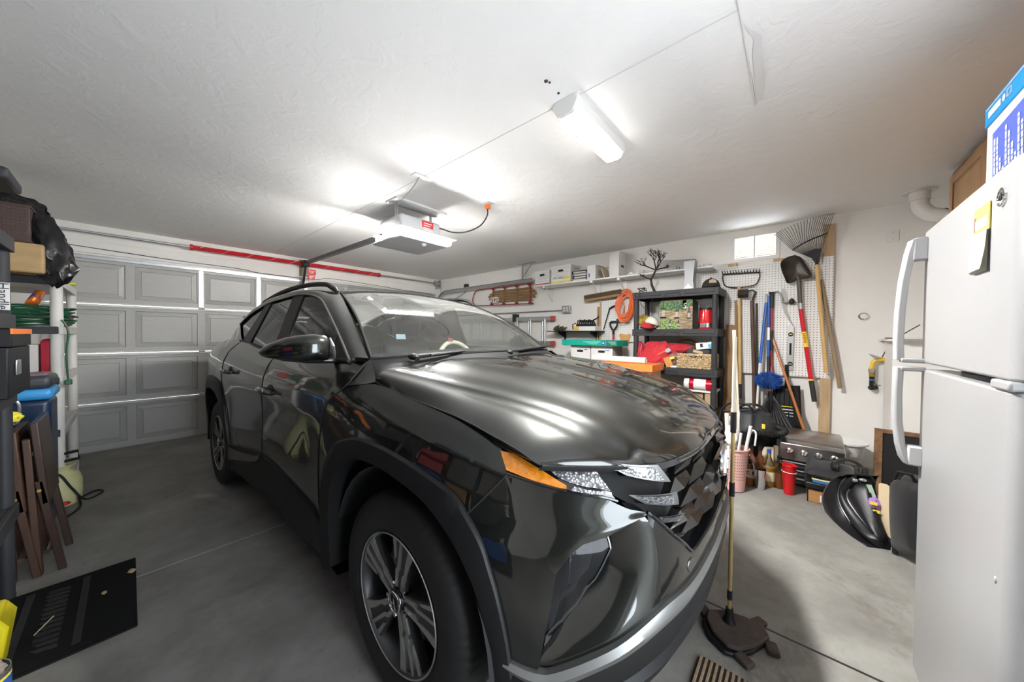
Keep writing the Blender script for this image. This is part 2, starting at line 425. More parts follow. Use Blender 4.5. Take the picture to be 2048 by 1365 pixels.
for x in (DX0 + 0.03, 1.835 - 2 * PIT, 1.835 - PIT, 1.835, 1.835 + PIT, 1.835 + 2 * PIT, DX1 - 0.03):
 m = MB(); m.box((x - 0.022, DY - 0.006, SZ[3] + 0.018), (x + 0.022, DY, SZ[4] - 0.01))
 q = struct('stile', m, M_ALU, door, bevel=0.001)
 m = MB()
 for zz in (SZ[3] + 0.07, SZ[3] + 0.26, SZ[3] + 0.45): m.cyl((x, DY - 0.006, zz), (x, DY - 0.011, zz), 0.007, n=8)
 struct('bolt', m, M_STEEL, q)
for k in range(3):
 for x in (1.835 - 2 * PIT, 1.835, 1.835 + 2 * PIT):
  m = MB(); zz = SZ[k + 1] - 0.002
  m.cyl((x - 0.03, DY - 0.022, zz), (x + 0.03, DY - 0.022, zz), 0.008, n=8)
  struct('hinge', m, M_STEEL, door)
m = MB(); m.box((DX0, DY - 0.03, 2.098), (DX1, DY - 0.001, 2.135)); m.box((DX0, DY - 0.045, 2.128), (DX1, DY - 0.001, 2.139))
struct('top_strut', m, M_STEEL, door, bevel=0.002)
# ---- torsion spring shaft over the door
t = Thing('torsion_spring', 'long red torsion springs on a steel shaft above the garage door', 'spring', (1.8, 5.80, 2.30))
SZT = 2.372
m = MB(); m.cyl((-0.62, 5.80, SZT), (4.30, 5.80, SZT), 0.013, n=12); t.part('shaft', m, M_STEEL)
M_SPR = pm('red_painted_spring', (0.60, 0.012, 0.025), 0.4, var=0.5, vs=7, col2=(0.48, 0.01, 0.02))
for (a, b) in ((0.54, 1.775), (1.80, 2.975)):
 G = []; n = int((b - a) / 0.010)
 pts = []; rs = []
 for i in range(n * 2 + 1):
  pts.append((a + (b - a) * i / (n * 2), 5.80, SZT)); rs.append(0.029 if i % 2 else 0.0262)
 m = MB(); m.tube(pts, rs, 14)
 c = t.part('spring', m, M_SPR)
 m = MB()
 hp = [(a + 0.06 + (b - a - 0.12) * i / 96, 5.80 - 0.0296 * cos(i / 96 * 2 * pi * 4.3), SZT + 0.0296 * sin(i / 96 * 2 * pi * 4.3)) for i in range(97)]
 m.tube(hp, 0.0022, 4); t.part('chalk_stripe', m, pm('pale_stripe', (0.85, 0.62, 0.6), 0.7), c)
for x in (0.525, 2.985):
 m = MB(); m.cyl((x - 0.014, 5.80, SZT), (x + 0.014, 5.80, SZT), 0.037, n=16); t.part('winding_cone', m, M_SPR)
m = MB(); m.box((1.745, 5.86, 2.20), (1.85, DY + 0.008, 2.44)); m.box((1.775, 5.77, 2.345), (1.81, 5.90, 2.40))
t.part('centre_bracket', m, pm('rusty_bracket', (0.35, 0.27, 0.2), 0.6, 0.4, var=0.3), bevel=0.002)
for x in (4.25, -0.60):
 m = MB(); m.cyl((x - 0.035, 5.80, SZT), (x + 0.035, 5.80, SZT), 0.055, n=20); m.cyl((x - 0.04, 5.80, SZT), (x - 0.028, 5.80, SZT), 0.064, n=20); m.cyl((x + 0.028, 5.80, SZT), (x + 0.04, 5.80, SZT), 0.064, n=20)
 t.part('cable_drum', m, M_STEEL)
 m = MB(); m.box((x + (0.045 if x > 0 else -0.053), 5.74, 2.27), (x + (0.053 if x > 0 else -0.045), DY + 0.008, 2.44)); t.part('end_bracket', m, M_STEEL)
for (px, pz, w, h_, body) in ((1.905, 2.27, 0.12, 0.075, 'WARNING'), (1.90, 2.19, 0.10, 0.06, 'CAUTION')):
 m = MB(); m.box((px - w / 2, 5.865, pz - h_ / 2), (px + w / 2, 5.868, pz + h_ / 2))
 tagp = t.part('warning_tag', m, pm('red_tag', (0.75, 0.03, 0.03), 0.5))
 for i in range(3):
  mm = MB(); mm.box((px - w * 0.4, 5.8635, pz + h_ * (0.22 - 0.25 * i) - 0.004), (px + w * (0.4 - 0.12 * i), 5.8648, pz + h_ * (0.22 - 0.25 * i) + 0.004))
  t.part('printed_line', mm, pm('tag_white', (0.9, 0.85, 0.83), 0.6), tagp)
# cable sagging along the header
m = MB(); hp = [(-0.55, DY, 2.235), (0.3, DY, 2.20), (1.0, DY, 2.19), (1.25, DY, 2.165), (1.95, DY, 2.165), (2.2, DY, 2.21), (3.0, DY, 2.19), (3.6, DY, 2.16), (4.2, DY, 2.15)]
m.tube([tuple(p) for p in curve([(x, y, z) for x, y, z in hp], 50)], 0.004, 6)
single('sensor_cable', 'thin dark sensor cable stapled along the door header', 'cable', m, M_CABLE)
# ---- door tracks
def track(name, label, X, sgn):
 t = Thing(name, label, 'track', (X, 5.7, fz(5.7)))
 path = [(5.86, fz(5.8) + 0.02), (5.86, 1.0), (5.86, 1.82)]
 for k in range(1, 9):
  a = pi / 2 * k / 9; path.append((5.86 - 0.36 * (1 - cos(a)), 1.82 + 0.36 * sin(a)))
 path += [(5.5, 2.18), (5.0, 2.185), (3.3, 2.20)]
 m = MB(); G = []
 prof = [(0, -0.03), (0, 0.03), (0.028, 0.03), (0.028, 0.022), (0.006, 0.022), (0.006, -0.022), (0.028, -0.022), (0.028, -0.03)]
 for i, (y, z) in enumerate(path):
  a = path[max(0, i - 1)]; b = path[min(len(path) - 1, i + 1)]
  ty, tz = b[0] - a[0], b[1] - a[1]; l = hypot(ty, tz); ny, nz = -tz / l, ty / l
  G.append([(X - sgn * dx, y + ny * d, z + nz * d) for dx, d in prof])
 m.grid(G, closed_v=True); t.part('rail', m, M_STEEL, smooth=20)
 for y, z in ((5.87, 0.6), (5.87, 1.3), (5.87, 1.8)):
  m = MB(); m.box((X, y - 0.015, z - 0.03), (X + sgn * 0.05, y + 0.03, z + 0.03)); m.box((X + sgn * 0.04, DY - 0.01, z - 0.03), (X + sgn * 0.05, DY + 0.03, z + 0.03)); t.part('jamb_bracket', m, M_STEEL)
 m = MB(); m.box((X + sgn * 0.006, 3.50, 2.2), (X + sgn * 0.01, 3.535, CZ)); m.prism([(X + sgn * 0.006, 3.50, 2.26), (X + sgn * 0.006, 3.53, 2.26), (X + sgn * 0.006, 3.32, CZ), (X + sgn * 0.006, 3.29, CZ)], (sgn * 0.004, 0, 0)); m.box((X - 0.03, 3.25, CZ - 0.004), (X + 0.03, 3.6, CZ))
 t.part('ceiling_hanger', m, M_STEEL)
 return t
track('door_track', 'grey steel door track curving along the wall with the sled', 4.30, 1)
# ================================================================ light fixture on the ceiling
M_EMIT = pm('lamp_diffuser_lit', (1.0, 0.985, 0.96), 0.4, emit=LAMP_CEILING)
M_EMIT2 = pm('opener_lens_lit', (1.0, 0.985, 0.96), 0.4, emit=LAMP_OPENER)
t = Thing('ceiling_light', 'lit white wraparound ceiling light above the car hood', 'light', (1.72, 0.905, 2.40))
y0, y1, x0, x1 = 0.825, 0.985, 1.425, 2.02
prof = [(y0 + 0.02, CZ), (y0 + 0.008, CZ - 0.03), (y0 + 0.035, 2.405), (y0 + 0.05, 2.400), (y1 - 0.05, 2.400), (y1 - 0.035, 2.405), (y1 - 0.008, CZ - 0.03), (y1 - 0.02, CZ)]
m = MB(); m.box((x0 + 0.022, y0 + 0.034, 2.4035), (x1 - 0.022, y1 - 0.034, 2.4055)); t.part('diffuser', m, M_EMIT)
m = MB(); m.prism([(x0 + 0.02, y, z) for y, z in ((y0 + 0.022, 2.43), (y0 + 0.033, 2.4035), (y0 + 0.0335, 2.4035), (y0 + 0.034, 2.408), (y1 - 0.034, 2.408), (y1 - 0.0335, 2.4035), (y1 - 0.033, 2.4035), (y1 - 0.022, 2.43))], (x1 - x0 - 0.04, 0, 0)); t.part('lens_side', m, pm('lamp_lens_side_lit', (1.0, .985, .96), .4, emit=12.0), smooth=0)
m = MB(); m.prism([(x0 + 0.003, y, z) for y, z in ((y0 + 0.012, CZ), (y0 + 0.004, CZ - 0.03), (y0 + 0.018, 2.431), (y1 - 0.018, 2.431), (y1 - 0.004, CZ - 0.03), (y1 - 0.012, CZ))], (x1 - x0 - 0.006, 0, 0)); t.part('base_pan', m, M_WHITE, bevel=0.002)
for a in (x0, x1 - 0.022):
 m = MB(); m.prism([(a, y, z - (0.003 if 0 < i < 7 else 0)) for i, (y, z) in enumerate(prof)], (0.022, 0, 0)); t.part('end_cap', m, M_WHITE, bevel=0.003)
# ================================================================ door opener
t = Thing('door_opener', 'white garage door opener with lit lamp hanging from the ceiling', 'opener', (1.74, 2.68, 2.12))
M_OPEN = pm('opener_grey_shell', (0.62, 0.62, 0.63), 0.4)
m = MB(); m.prism([(1.55, 2.58, 2.17), (1.93, 2.58, 2.17), (1.96, 2.60, 2.32), (1.93, 2.60, 2.345), (1.55, 2.60, 2.345), (1.52, 2.60, 2.32)], (0, 0.36, 0)); t.part('motor_cover', m, M_OPEN, bevel=0.02, seg=3)
m = MB()
m.box((1.475, 2.50, 2.135), (2.005, 2.60, 2.185)); t.part('light_lens', m, M_EMIT2, bevel=0.018, seg=3)
m = MB(); m.box((1.445, 2.462, 2.187), (2.035, 2.62, 2.195)); t.part('lens_cap', m, M_OPEN, bevel=0.004)
m = MB(); m.box((1.50, 2.955, 2.150), (1.98, 2.985, 2.205)); t.part('light_lens', m, pm('opener_rear_lens_lit', (1.0, .985, .96), .4, emit=LAMP_OPENER * 1.9), bevel=0.01)
m = MB(); m.box((1.495, 2.95, 2.206), (1.985, 3.035, 2.216)); t.part('lens_cap', m, M_OPEN, bevel=0.004)
m = MB(); m.box((1.49, 2.53, 2.122), (1.99, 3.02, 2.148)); t.part('bottom_tray', m, M_OPEN, bevel=0.012)
m = MB(); m.ball((1.76, 2.60, 2.118), (0.028, 0.028, 0.022)); t.part('motion_sensor', m, M_OPEN)
m = MB(); m.box((1.74, 2.592, 2.225), (1.86, 2.599, 2.33)); lab = t.part('red_label', m, pm('red_label_print', (0.72, 0.05, 0.06), 0.5))
for i in range(4):
 mm = MB(); mm.box((1.755, 2.589, 2.305 - i * 0.02), (1.84 - 0.014 * (i % 3), 2.5915, 2.312 - i * 0.02)); t.part('printed_line', mm, pm('tag_white', (0.9, 0.85, 0.83), 0.6), lab)
for x in (1.56, 1.92):
 m = MB(); m.box((x - 0.014, 2.72, 2.33), (x + 0.014, 2.724, CZ - 0.02)); t.part('hanger_strap', m, M_STEEL)
m = MB(); m.box((1.50, 2.70, CZ - 0.035), (1.98, 2.74, CZ - 0.03)); m.box((1.50, 2.735, CZ - 0.035), (1.98, 2.74, CZ - 0.002)); t.part('angle_iron', m, M_STEEL)
m = MB(); m.box((1.50, 2.62, CZ - 0.018), (2.04, 2.80, CZ - 0.0005)); t.part('mounting_board', m, M_CEIL, bevel=0.002)
m = MB(); m.box((1.715, 2.93, 2.285), (1.765, 5.84, 2.33)); ro = t.part('drive_rail', m, pm('dark_rail_steel', (0.10, 0.10, 0.11), 0.35, 0.7), bevel=0.003)
ro.rotation_euler = (radians(1.3), 0, radians(-0.6)) 
ro.location = (0.0, 0.0, -0.005)
m = MB(); m.box((1.72, 5.62, 2.31), (1.80, 5.70, 2.40)); t.part('trolley', m, M_BLACK, bevel=0.006)
m = MB(); m.box((1.745, 5.655, 2.0), (1.775, 5.665, 2.35), rot=euler(x=22), piv=(1.76, 5.66, 2.35)); t.part('door_arm', m, M_BLACK)
m = MB(); m.cyl((1.79, 5.64, 2.33), (1.795, 5.64, 2.02), 0.0025, n=6); m.cyl((1.79, 5.64, 2.03), (1.79, 5.64, 2.0), 0.009, n=8); t.part('release_cord', m, M_RED)
# outlet plates and cords on the ceiling
m = MB(); m.box((1.375, 2.135, CZ - 0.006), (1.49, 2.205, CZ)); o = single('ceiling_plate', 'small white wiring plate on the ceiling beside the opener', 'wall plate', m, M_WHITE, bevel=0.002)
m = MB(); m.tube([tuple(p) for p in curve([(1.43, 2.17, CZ - 0.005), (1.47, 2.32, CZ - 0.03), (1.50, 2.50, CZ - 0.05), (1.545, 2.68, CZ - 0.06), (1.56, 2.72, 2.37), (1.57, 2.75, 2.34)], 24)], 0.004, 6)
single('opener_wire', 'thin grey wire running from ceiling plate to opener', 'wire', m, pm('grey_wire', (0.3, 0.3, 0.3), 0.6))
m = MB(); m.box((2.09, 2.10, CZ - 0.006), (2.165, 2.215, CZ)); single('ceiling_outlet', 'white outlet plate on the ceiling holding the orange plug', 'outlet', m, M_WHITE, bevel=0.002)
t = Thing('opener_lead', 'black power cord with orange plug drooping from ceiling outlet', 'cord', (2.127, 2.15, 2.30))
m = MB(); m.box((2.107, 2.13, CZ - 0.045), (2.147, 2.17, CZ - 0.006)); t.part('plug', m, pm('orange_plug', (0.95, 0.22, 0.03), 0.4), bevel=0.006)
m = MB(); m.tube([tuple(p) for p in curve([(2.127, 2.15, CZ - 0.045), (2.125, 2.155, CZ - 0.11), (2.10, 2.22, CZ - 0.19), (2.04, 2.34, CZ - 0.235), (1.98, 2.46, CZ - 0.23), (1.945, 2.56, CZ - 0.19), (1.93, 2.62, CZ - 0.17)], 30)], 0.006, 8); t.part('cable', m, M_CABLE)
# ================================================================ the car (local axes: x across, y from front axle to rear, z up)
def car_paint():
 m = pm('car_paint_dark_grey_metallic', (0.0105, 0.0121, 0.0096), 0.36, 0.75, coat=1.0, crough=0.015)
 m.node_tree.nodes['Principled BSDF'].inputs['Coat IOR'].default_value = 1.6
 return m
M_PAINT = car_paint()
M_CLAD = pm('car_black_cladding', (0.010, 0.010, 0.0105), 0.5, spec=.22, bump=0.08, bs=300)
M_PIANO = pm('car_gloss_black', (0.008, 0.008, 0.010), 0.06, coat=0.6)
M_SILV = pm('car_satin_silver', (0.24, 0.24, 0.235), 0.42, 0.85)
M_RUBBER = pm('tyre_rubber', (0.010, 0.0095, 0.009), 0.65, var=0.35, vs=30)
M_RIMD = pm('rim_dark_grey', (0.06, 0.06, 0.062), 0.35, 0.6)
M_RIMS = pm('rim_machined_face', (0.50, 0.49, 0.46), 0.32, 0.9)
M_INT = pm('car_interior_dark', (0.05, 0.05, 0.052), 0.7)
M_SEAM = pm('panel_gap_black', (0.004, 0.004, 0.004), 0.9)
M_AMBER = pm('amber_reflector', (0.85, 0.28, 0.015), 0.18, var=0.5, vs=60, coat=0.5)
M_JEWEL = pm('grille_dark_chrome', (0.11, 0.105, 0.10), 0.16, 0.9)
M_UNDER = pm('car_underbody', (0.01, 0.01, 0.01), 0.9)
def glass_mat(name, tint, gloss=0.04, ior=1.55):
 m = bpy.data.materials.new(name); m.use_nodes = True; nt = m.node_tree; L = nt.links.new
 nt.nodes.remove(nt.nodes['Principled BSDF']); out = nt.nodes['Material Output']
 tr = nd(nt, 'ShaderNodeBsdfTransparent'); tr.inputs[0].default_value = (*tint, 1)
 gl = nd(nt, 'ShaderNodeBsdfGlossy'); gl.inputs['Roughness'].default_value = gloss
 fr = nd(nt, 'ShaderNodeFresnel'); ge = nd(nt, 'ShaderNodeNewGeometry'); mr = nd(nt, 'ShaderNodeMapRange'); mr.inputs[3].default_value = ior; mr.inputs[4].default_value = 1 / ior
 L(ge.outputs['Backfacing'], mr.inputs[0]); L(mr.outputs[0], fr.inputs[0])
 mx = nd(nt, 'ShaderNodeMixShader'); L(fr.outputs[0], mx.inputs[0]); L(tr.outputs[0], mx.inputs[1]); L(gl.outputs[0], mx.inputs[2])
 L(mx.outputs[0], out.inputs[0])
 return m, nt, mx, out
M_TINT, *_ = glass_mat('side_window_tinted_glass', (0.62, 0.65, 0.64), 0.02)
M_PRIVACY, *_ = glass_mat('rear_privacy_glass', (0.04, 0.04, 0.042), 0.02)
M_LENS, *_ = glass_mat('clear_lamp_lens', (0.85, 0.87, 0.88), 0.03)
M_SMOKE, *_ = glass_mat('smoked_lamp_lens', (0.55, 0.57, 0.60), 0.03, 1.35)
M_CLEAR, *_ = glass_mat('clear_glass', (0.92, 0.94, 0.94), 0.02)
def windshield_mat():
 m, nt, mx, out = glass_mat('dusty_windshield_glass', (0.66, 0.71, 0.70), 0.04); L = nt.links.new
 tc = nd(nt, 'ShaderNodeTexCoord'); sp = nd(nt, 'ShaderNodeSeparateXYZ'); L(tc.outputs['Object'], sp.inputs[0])
 def M(op, a, b=None):
  n = nd(nt, 'ShaderNodeMath', operation=op)
  for i, q in enumerate((a, b)):
   if q is None: continue
   if isinstance(q, (int, float)): n.inputs[i].default_value = q
   else: L(q, n.inputs[i])
  return n.outputs[0]
 # along-glass distance from the base
 h = M('MULTIPLY', M('SUBTRACT', sp.outputs[1], 0.33), 1.16)
 def sweep(px, R):
  dx = M('SUBTRACT', sp.outputs[0], px)
  d = M('SQRT', M('ADD', M('MULTIPLY', dx, dx), M('MULTIPLY', h, h)))
  n = nd(nt, 'ShaderNodeMapRange'); n.inputs[1].default_value = R; n.inputs[2].default_value = R + 0.012
  L(d, n.inputs[0]); return n.outputs[0], d
 s1, d1 = sweep(-0.30, 0.52); s2, d2 = sweep(0.30, 0.62)
 outside = M('MULTIPLY', s1, s2)
 n1 = nd(nt, 'ShaderNodeTexNoise', Scale=130.0, Detail=3.0); L(tc.outputs['Object'], n1.inputs['Vector'])
 n2 = nd(nt, 'ShaderNodeTexNoise', Scale=3.0, Detail=4.0); L(tc.outputs['Object'], n2.inputs['Vector'])
 # wiper streaks follow the sweep
 cb = nd(nt, 'ShaderNodeCombineXYZ'); L(M('MULTIPLY', d2, 60.0), cb.inputs[0])
 n3 = nd(nt, 'ShaderNodeTexNoise', Scale=1.0, Detail=2.0); L(cb.outputs[0], n3.inputs['Vector'])
 dirt = M('MULTIPLY', n1.outputs['Fac'], M('MULTIPLY', n2.outputs['Fac'], 1.25))
 fac = M('ADD', M('MULTIPLY', outside, M('MULTIPLY', dirt, 0.5)), M('MULTIPLY', M('SUBTRACT', 1.0, outside), M('MULTIPLY', n3.outputs['Fac'], 0.05)))
 df = nd(nt, 'ShaderNodeBsdfDiffuse'); df.inputs[0].default_value = (0.62, 0.62, 0.58, 1)
 m2 = nd(nt, 'ShaderNodeMixShader'); L(fac, m2.inputs[0]); L(mx.outputs[0], m2.inputs[1]); L(df.outputs[0], m2.inputs[2])
 L(m2.outputs[0], out.inputs[0])
 return m
M_WIND = windshield_mat()
def led_mat(name, dens):
 """silvered reflector broken into rows of small facets"""
 m = bpy.data.materials.new(name); m.use_nodes = True; nt = m.node_tree; L = nt.links.new
 b = nt.nodes['Principled BSDF']; b.inputs['Metallic'].default_value = 0.6; b.inputs['Roughness'].default_value = 0.25; b.inputs['Coat Weight'].default_value = 1.0
 tc = nd(nt, 'ShaderNodeTexCoord'); v = nd(nt, 'ShaderNodeTexVoronoi', Scale=dens); L(tc.outputs['Object'], v.inputs['Vector'])
 r = nd(nt, 'ShaderNodeValToRGB'); r.color_ramp.elements[0].color = (0.62, 0.63, 0.64, 1); r.color_ramp.elements[1].color = (0.16, 0.16, 0.17, 1); r.color_ramp.elements[1].position = 0.75
 L(v.outputs['Distance'], r.inputs[0]); L(r.outputs[0], b.inputs['Base Color'])
 bp = nd(nt, 'ShaderNodeBump', Strength=0.6, Distance=0.004); L(v.outputs['Distance'], bp.inputs['Height']); L(bp.outputs[0], b.inputs['Normal'])
 return m
M_LED = led_mat('lamp_reflector_facets', 120.0)
CAR = Thing('car', 'dark grey compact SUV parked in the middle of the garage', 'car', (1.496, 1.082, 0.0), local=True, rot=(-0.0078, 0, radians(2.0)))
# ---- plan curve of the lower body (half), from front centre round to rear centre
PLAN = curve([(0, -.862), (.2, -.856), (.4, -.830), (.55, -.790), (.67, -.724), (.76, -.640), (.82, -.555), (.865, -.455), (.895, -.35), (.914, -.2), (.924, 0), (.929, .4), (.93, 1.2), (.93, 2.4), (.925, 2.755), (.905, 3.1), (.86, 3.40), (.77, 3.56), (.6, 3.65), (.3, 3.69), (0, 3.70)], 600)
_d = np.gradient(PLAN, axis=0); _l = np.hypot(_d[:, 0], _d[:, 1]); NRM = np.stack([_d[:, 1] / _l, -_d[:, 0] / _l], 1)
ARC = np.concatenate([[0], np.cumsum(np.hypot(*np.diff(PLAN, axis=0).T))])
def S(x, v):
 return float(ARC[np.argmin((PLAN[:, 0] - x) ** 2 + (PLAN[:, 1] - v) ** 2)])
def SV(v): return S(.93, v)
_sh = np.array([(-.9, .92), (-.56, .955), (-.38, 1.0), (-.22, 1.034), (.02, 1.062), (.27, 1.10), (.5, 1.175), (1.7, 1.20), (2.3, 1.24), (2.7, 1.265), (3.6, 1.29)])
_is = np.array([(-1.2, .035), (-.9, .03), (-.62, .008), (-.4, 0), (-.25, .004), (-.15, .018), (-.08, .045), (-.03, .085), (0, .118), (.05, .17), (.2, .24)])
_if = np.array([(.15, .13), (.20, .10), (.25, .055), (.35, .02), (.45, 0), (.80, 0), (.87, .02), (.92, .05), (.96, .07), (1.1, .16)])
_ir = np.array([(.15, .10), (.30, .03), (.5, 0), (.75, .0), (.85, .03), (1.0, .05), (1.2, .12), (1.5, .35)])
def sstep(a, b, x):
 t = min(1, max(0, (x - a) / (b - a))); return t * t * (3 - 2 * t)
def skin(s, w, off=0.0, sg=-1):
 x = np.interp(s, ARC, PLAN[:, 0]); v = np.interp(s, ARC, PLAN[:, 1])
 nx = np.interp(s, ARC, NRM[:, 0]); nv = np.interp(s, ARC, NRM[:, 1])
 k = sstep(.30, .92, nx)
 d = w - np.interp(v, _sh[:, 0], _sh[:, 1])
 side = np.interp(d, _is[:, 0], _is[:, 1])
 side += .013 * math.exp(-((w - .80) / .12) ** 2) * sstep(.45, .75, v) * (1 - sstep(2.05, 2.35, v))
 for hv in (0.0, 2.755): side -= .012 * math.exp(-((hypot(v - hv, w - .365) - .52) / .10) ** 2)
 end = np.interp(w, _if[:, 0], _if[:, 1]) if v < 1 else np.interp(w, _ir[:, 0], _ir[:, 1])
 I = k * side + (1 - k) * end
 return (sg * (x + nx * (off - I)), v + nv * (off - I), w)
def dom(pts):
 """(x, v, w) or side (v, w) -> (s, w)"""
 return [(S(p[0], p[1]), p[2]) if len(p) == 3 else (SV(p[0]), p[1]) for p in pts]
def ruled(A, B, n=40, m=10, off=0.0, sg=-1, smooth=True, offs=None):
 A = curve(dom(A), n, smooth); B = curve(dom(B), n, smooth); G = []
 for j in range(m + 1):
  t = j / m; o = off if offs is None else offs(t)
  G.append([skin(*(A[i] * (1 - t) + B[i] * t), o, sg) for i in range(n)])
 return MB().grid(G)
def line_on(A, r, n=40, off=0.001, sg=-1, smooth=True, k=6):
 A = curve(dom(A), n, smooth)
 return MB().tube([skin(a, b, off, sg) for a, b in A], r, k)
ARCH_F = [(.445, .30), (.43, .50), (.385, .66), (.31, .775), (.20, .835), (.06, .845), (-.10, .825), (-.216, .795), (-.29, .75), (-.345, .70), (-.385, .645), (-.415, .595), (-.445, .50), (-.46, .40), (-.455, .30)]
CLAD_F = [(.54, .26), (.52, .50), (.465, .72), (.37, .85), (.22, .905), (.05, .91), (-.12, .892), (-.246, .865), (-.322, .839), (-.379, .793), (-.425, .74), (-.455, .682), (-.487, .60), (-.512, .50), (-.53, .40)]
ARCH_R = [(2.755 - .44, .28), (2.755 - .43, .48), (2.755 - .395, .63), (2.755 - .33, .76), (2.755 - .20, .83), (2.755, .845), (2.755 + .20, .83), (2.755 + .33, .76), (2.755 + .395, .63), (2.755 + .43, .48), (2.755 + .44, .32)]
CLAD_R = [(2.755 - .54, .26), (2.755 - .53, .50), (2.755 - .47, .72), (2.755 - .36, .87), (2.755 - .22, .935), (2.755, .955), (2.755 + .22, .935), (2.755 + .36, .87), (2.755 + .47, .72), (2.755 + .53, .50), (2.755 + .55, .36)]
def clad_ring(inner, outer, sg):
 A = curve(dom(inner), 60); B = curve(dom(outer), 60); G = []
 G.append([Vector(skin(*A[i], .012, sg)) - Vector((sg * .12, 0, 0)) for i in range(60)])
 for t, o in ((0, .006), (0, .014), (.5, .017), (.93, .014), (1.0, .008), (1.0, -.01)):
  G.append([skin(*(A[i] * (1 - t) + B[i] * t), o, sg) for i in range(60)])
 return MB().grid(G)
for sg in (-1, 1):
 # fender: from the cladding up to the door gap, hood seam and lamp
 lo = [(.52, .50), (.465, .72), (.37, .85), (.22, .905), (.05, .91), (-.12, .892), (-.246, .865), (-.322, .839), (-.375, .80)]
 hi = [(.542, .50), (.553, .72), (.50, .985), (.32, 1.09), (.02, 1.060), (-.228, 1.030), (-.40, .985), (.872, -.43, .958), (.862, -.46, .905)]
 CAR.part('front_fender', ruled(lo, hi, 56, 18, sg=sg, smooth=True), M_PAINT, smooth=40, fix=False)
 # cowl corner between fender, mirror and windscreen pillar
 gap_f = [(.545, .48), (.553, .72), (.53, .88), (.49, 1.0), (.42, 1.08), (.42, 1.176)]
 gap_b = [(1.425, .565), (1.43, .72), (1.43, .88), (1.425, 1.0), (1.42, 1.10), (1.44, 1.194)]
 gap_r = [(2.19, .475), (2.235, .68), (2.32, .84), (2.44, .95), (2.43, 1.08), (2.40, 1.245)]
 d1 = CAR.part('front_door', ruled(gap_f, gap_b, 34, 30, sg=sg), M_PAINT, smooth=40, fix=False)
 d2 = CAR.part('rear_door', ruled(gap_b, gap_r, 34, 26, sg=sg), M_PAINT, smooth=40, fix=False)
 c0 = [(.32, 1.09), (.38, 1.085), (.42, 1.08)]
 # quarter panel round the rear wheel to the tail
 qa = [(2.235, .60), (2.285, .73), (2.395, .87), (2.535, .935), (2.755, .955), (2.975, .935), (3.115, .87), (3.225, .72), (3.285, .50)]
 qb = [(2.24, .62), (2.32, .84), (2.43, .95), (2.43, 1.10), (2.40, 1.248), (2.80, 1.27), (.80, 3.53, 1.05), (.80, 3.53, .85), (.80, 3.53, .62)]
 CAR.part('quarter_panel', ruled(qa, qb, 60, 16, sg=sg, smooth=False), M_PAINT, smooth=40, fix=False)
 CAR.part('arch_cladding', clad_ring(ARCH_F, CLAD_F, sg), M_CLAD, fix=False)
 CAR.part('arch_cladding', clad_ring(ARCH_R, CLAD_R, sg), M_CLAD, fix=False)
 # sill
 st = [(.50, .47), (.545, .48), (1.10, .555), (1.43, .575), (1.8, .53), (2.20, .468), (2.24, .46)]
 m = MB(); A = curve(dom(st), 40); G = []
 for f_, o in ((0, -.004), (0, .012), (.35, .016), (.7, .004), (1.0, -.03), (1.05, -.12)):
  G.append([skin(a, b * (1 - f_) + .225 * f_, o, sg) for a, b in A])
 sill = CAR.part('sill_cladding', m.grid(G), M_CLAD, fix=False)
 A = curve(dom([(1.43, .572), (1.55, .54), (2.0, .47), (2.2, .455)]), 20); B = curve(dom([(1.40, .55), (1.55, .50), (2.0, .40), (2.19, .36)]), 20)
 CAR.part('sill_accent', MB().grid([[skin(*p, .0165, sg) for p in A], [skin(*p, .019, sg) for p in B]]), pm('satin_grey_trim', (0.11, 0.105, 0.10), 0.45), sill, fix=False)
 for g_ in (gap_f, gap_b, gap_r): CAR.part('panel_seam', line_on(g_, .0032, sg=sg, off=.0005), M_SEAM, fix=False)
 CAR.part('panel_seam', line_on([(.862, -.46, .905), (.875, -.42, .86), (-.375, .80)], .003, 12, sg=sg), M_SEAM, fix=False)
 # bright edge of the shoulder under the windows
 # wheel well liner
 for hv in (0.0, 2.755):
  m = MB(); G = []
  for x in (.56, .90):
   G.append([(sg * x, hv + .455 * cos(a), .36 + .47 * sin(a)) for a in np.linspace(-.12, pi + .12, 22)])
  m.grid(G); m.add([(sg * .56, hv, .36)] + G[0], [(0, i, i + 1) for i in range(1, 22)])
  CAR.part('wheel_liner', m, M_UNDER, fix=False)
# ---- front bumper
BTOP = [(.862, -.46, .905), (.772, -.597, .873), (.69, -.69, .855), (.639, -.72, .826), (.579, -.775, .795), (.512, -.805, .728), (.44, -.828, .672), (.397, -.838, .628), (.30, -.85, .636), (.15, -.86, .648), (0, -.862, .652)]
SKT = [(.868, -.476, .44), (.824, -.555, .424), (.796, -.596, .430), (.70, -.70, .478), (.561, -.79, .542), (.411, -.83, .548), (.25, -.852, .566), (.1, -.861, .578), (0, -.862, .580)]
SKB = [(.866, -.476, .415), (.822, -.555, .392), (.79, -.604, .394), (.70, -.70, .438), (.561, -.79, .492), (.411, -.83, .505), (.25, -.852, .526), (.1, -.861, .540), (0, -.862, .543)]
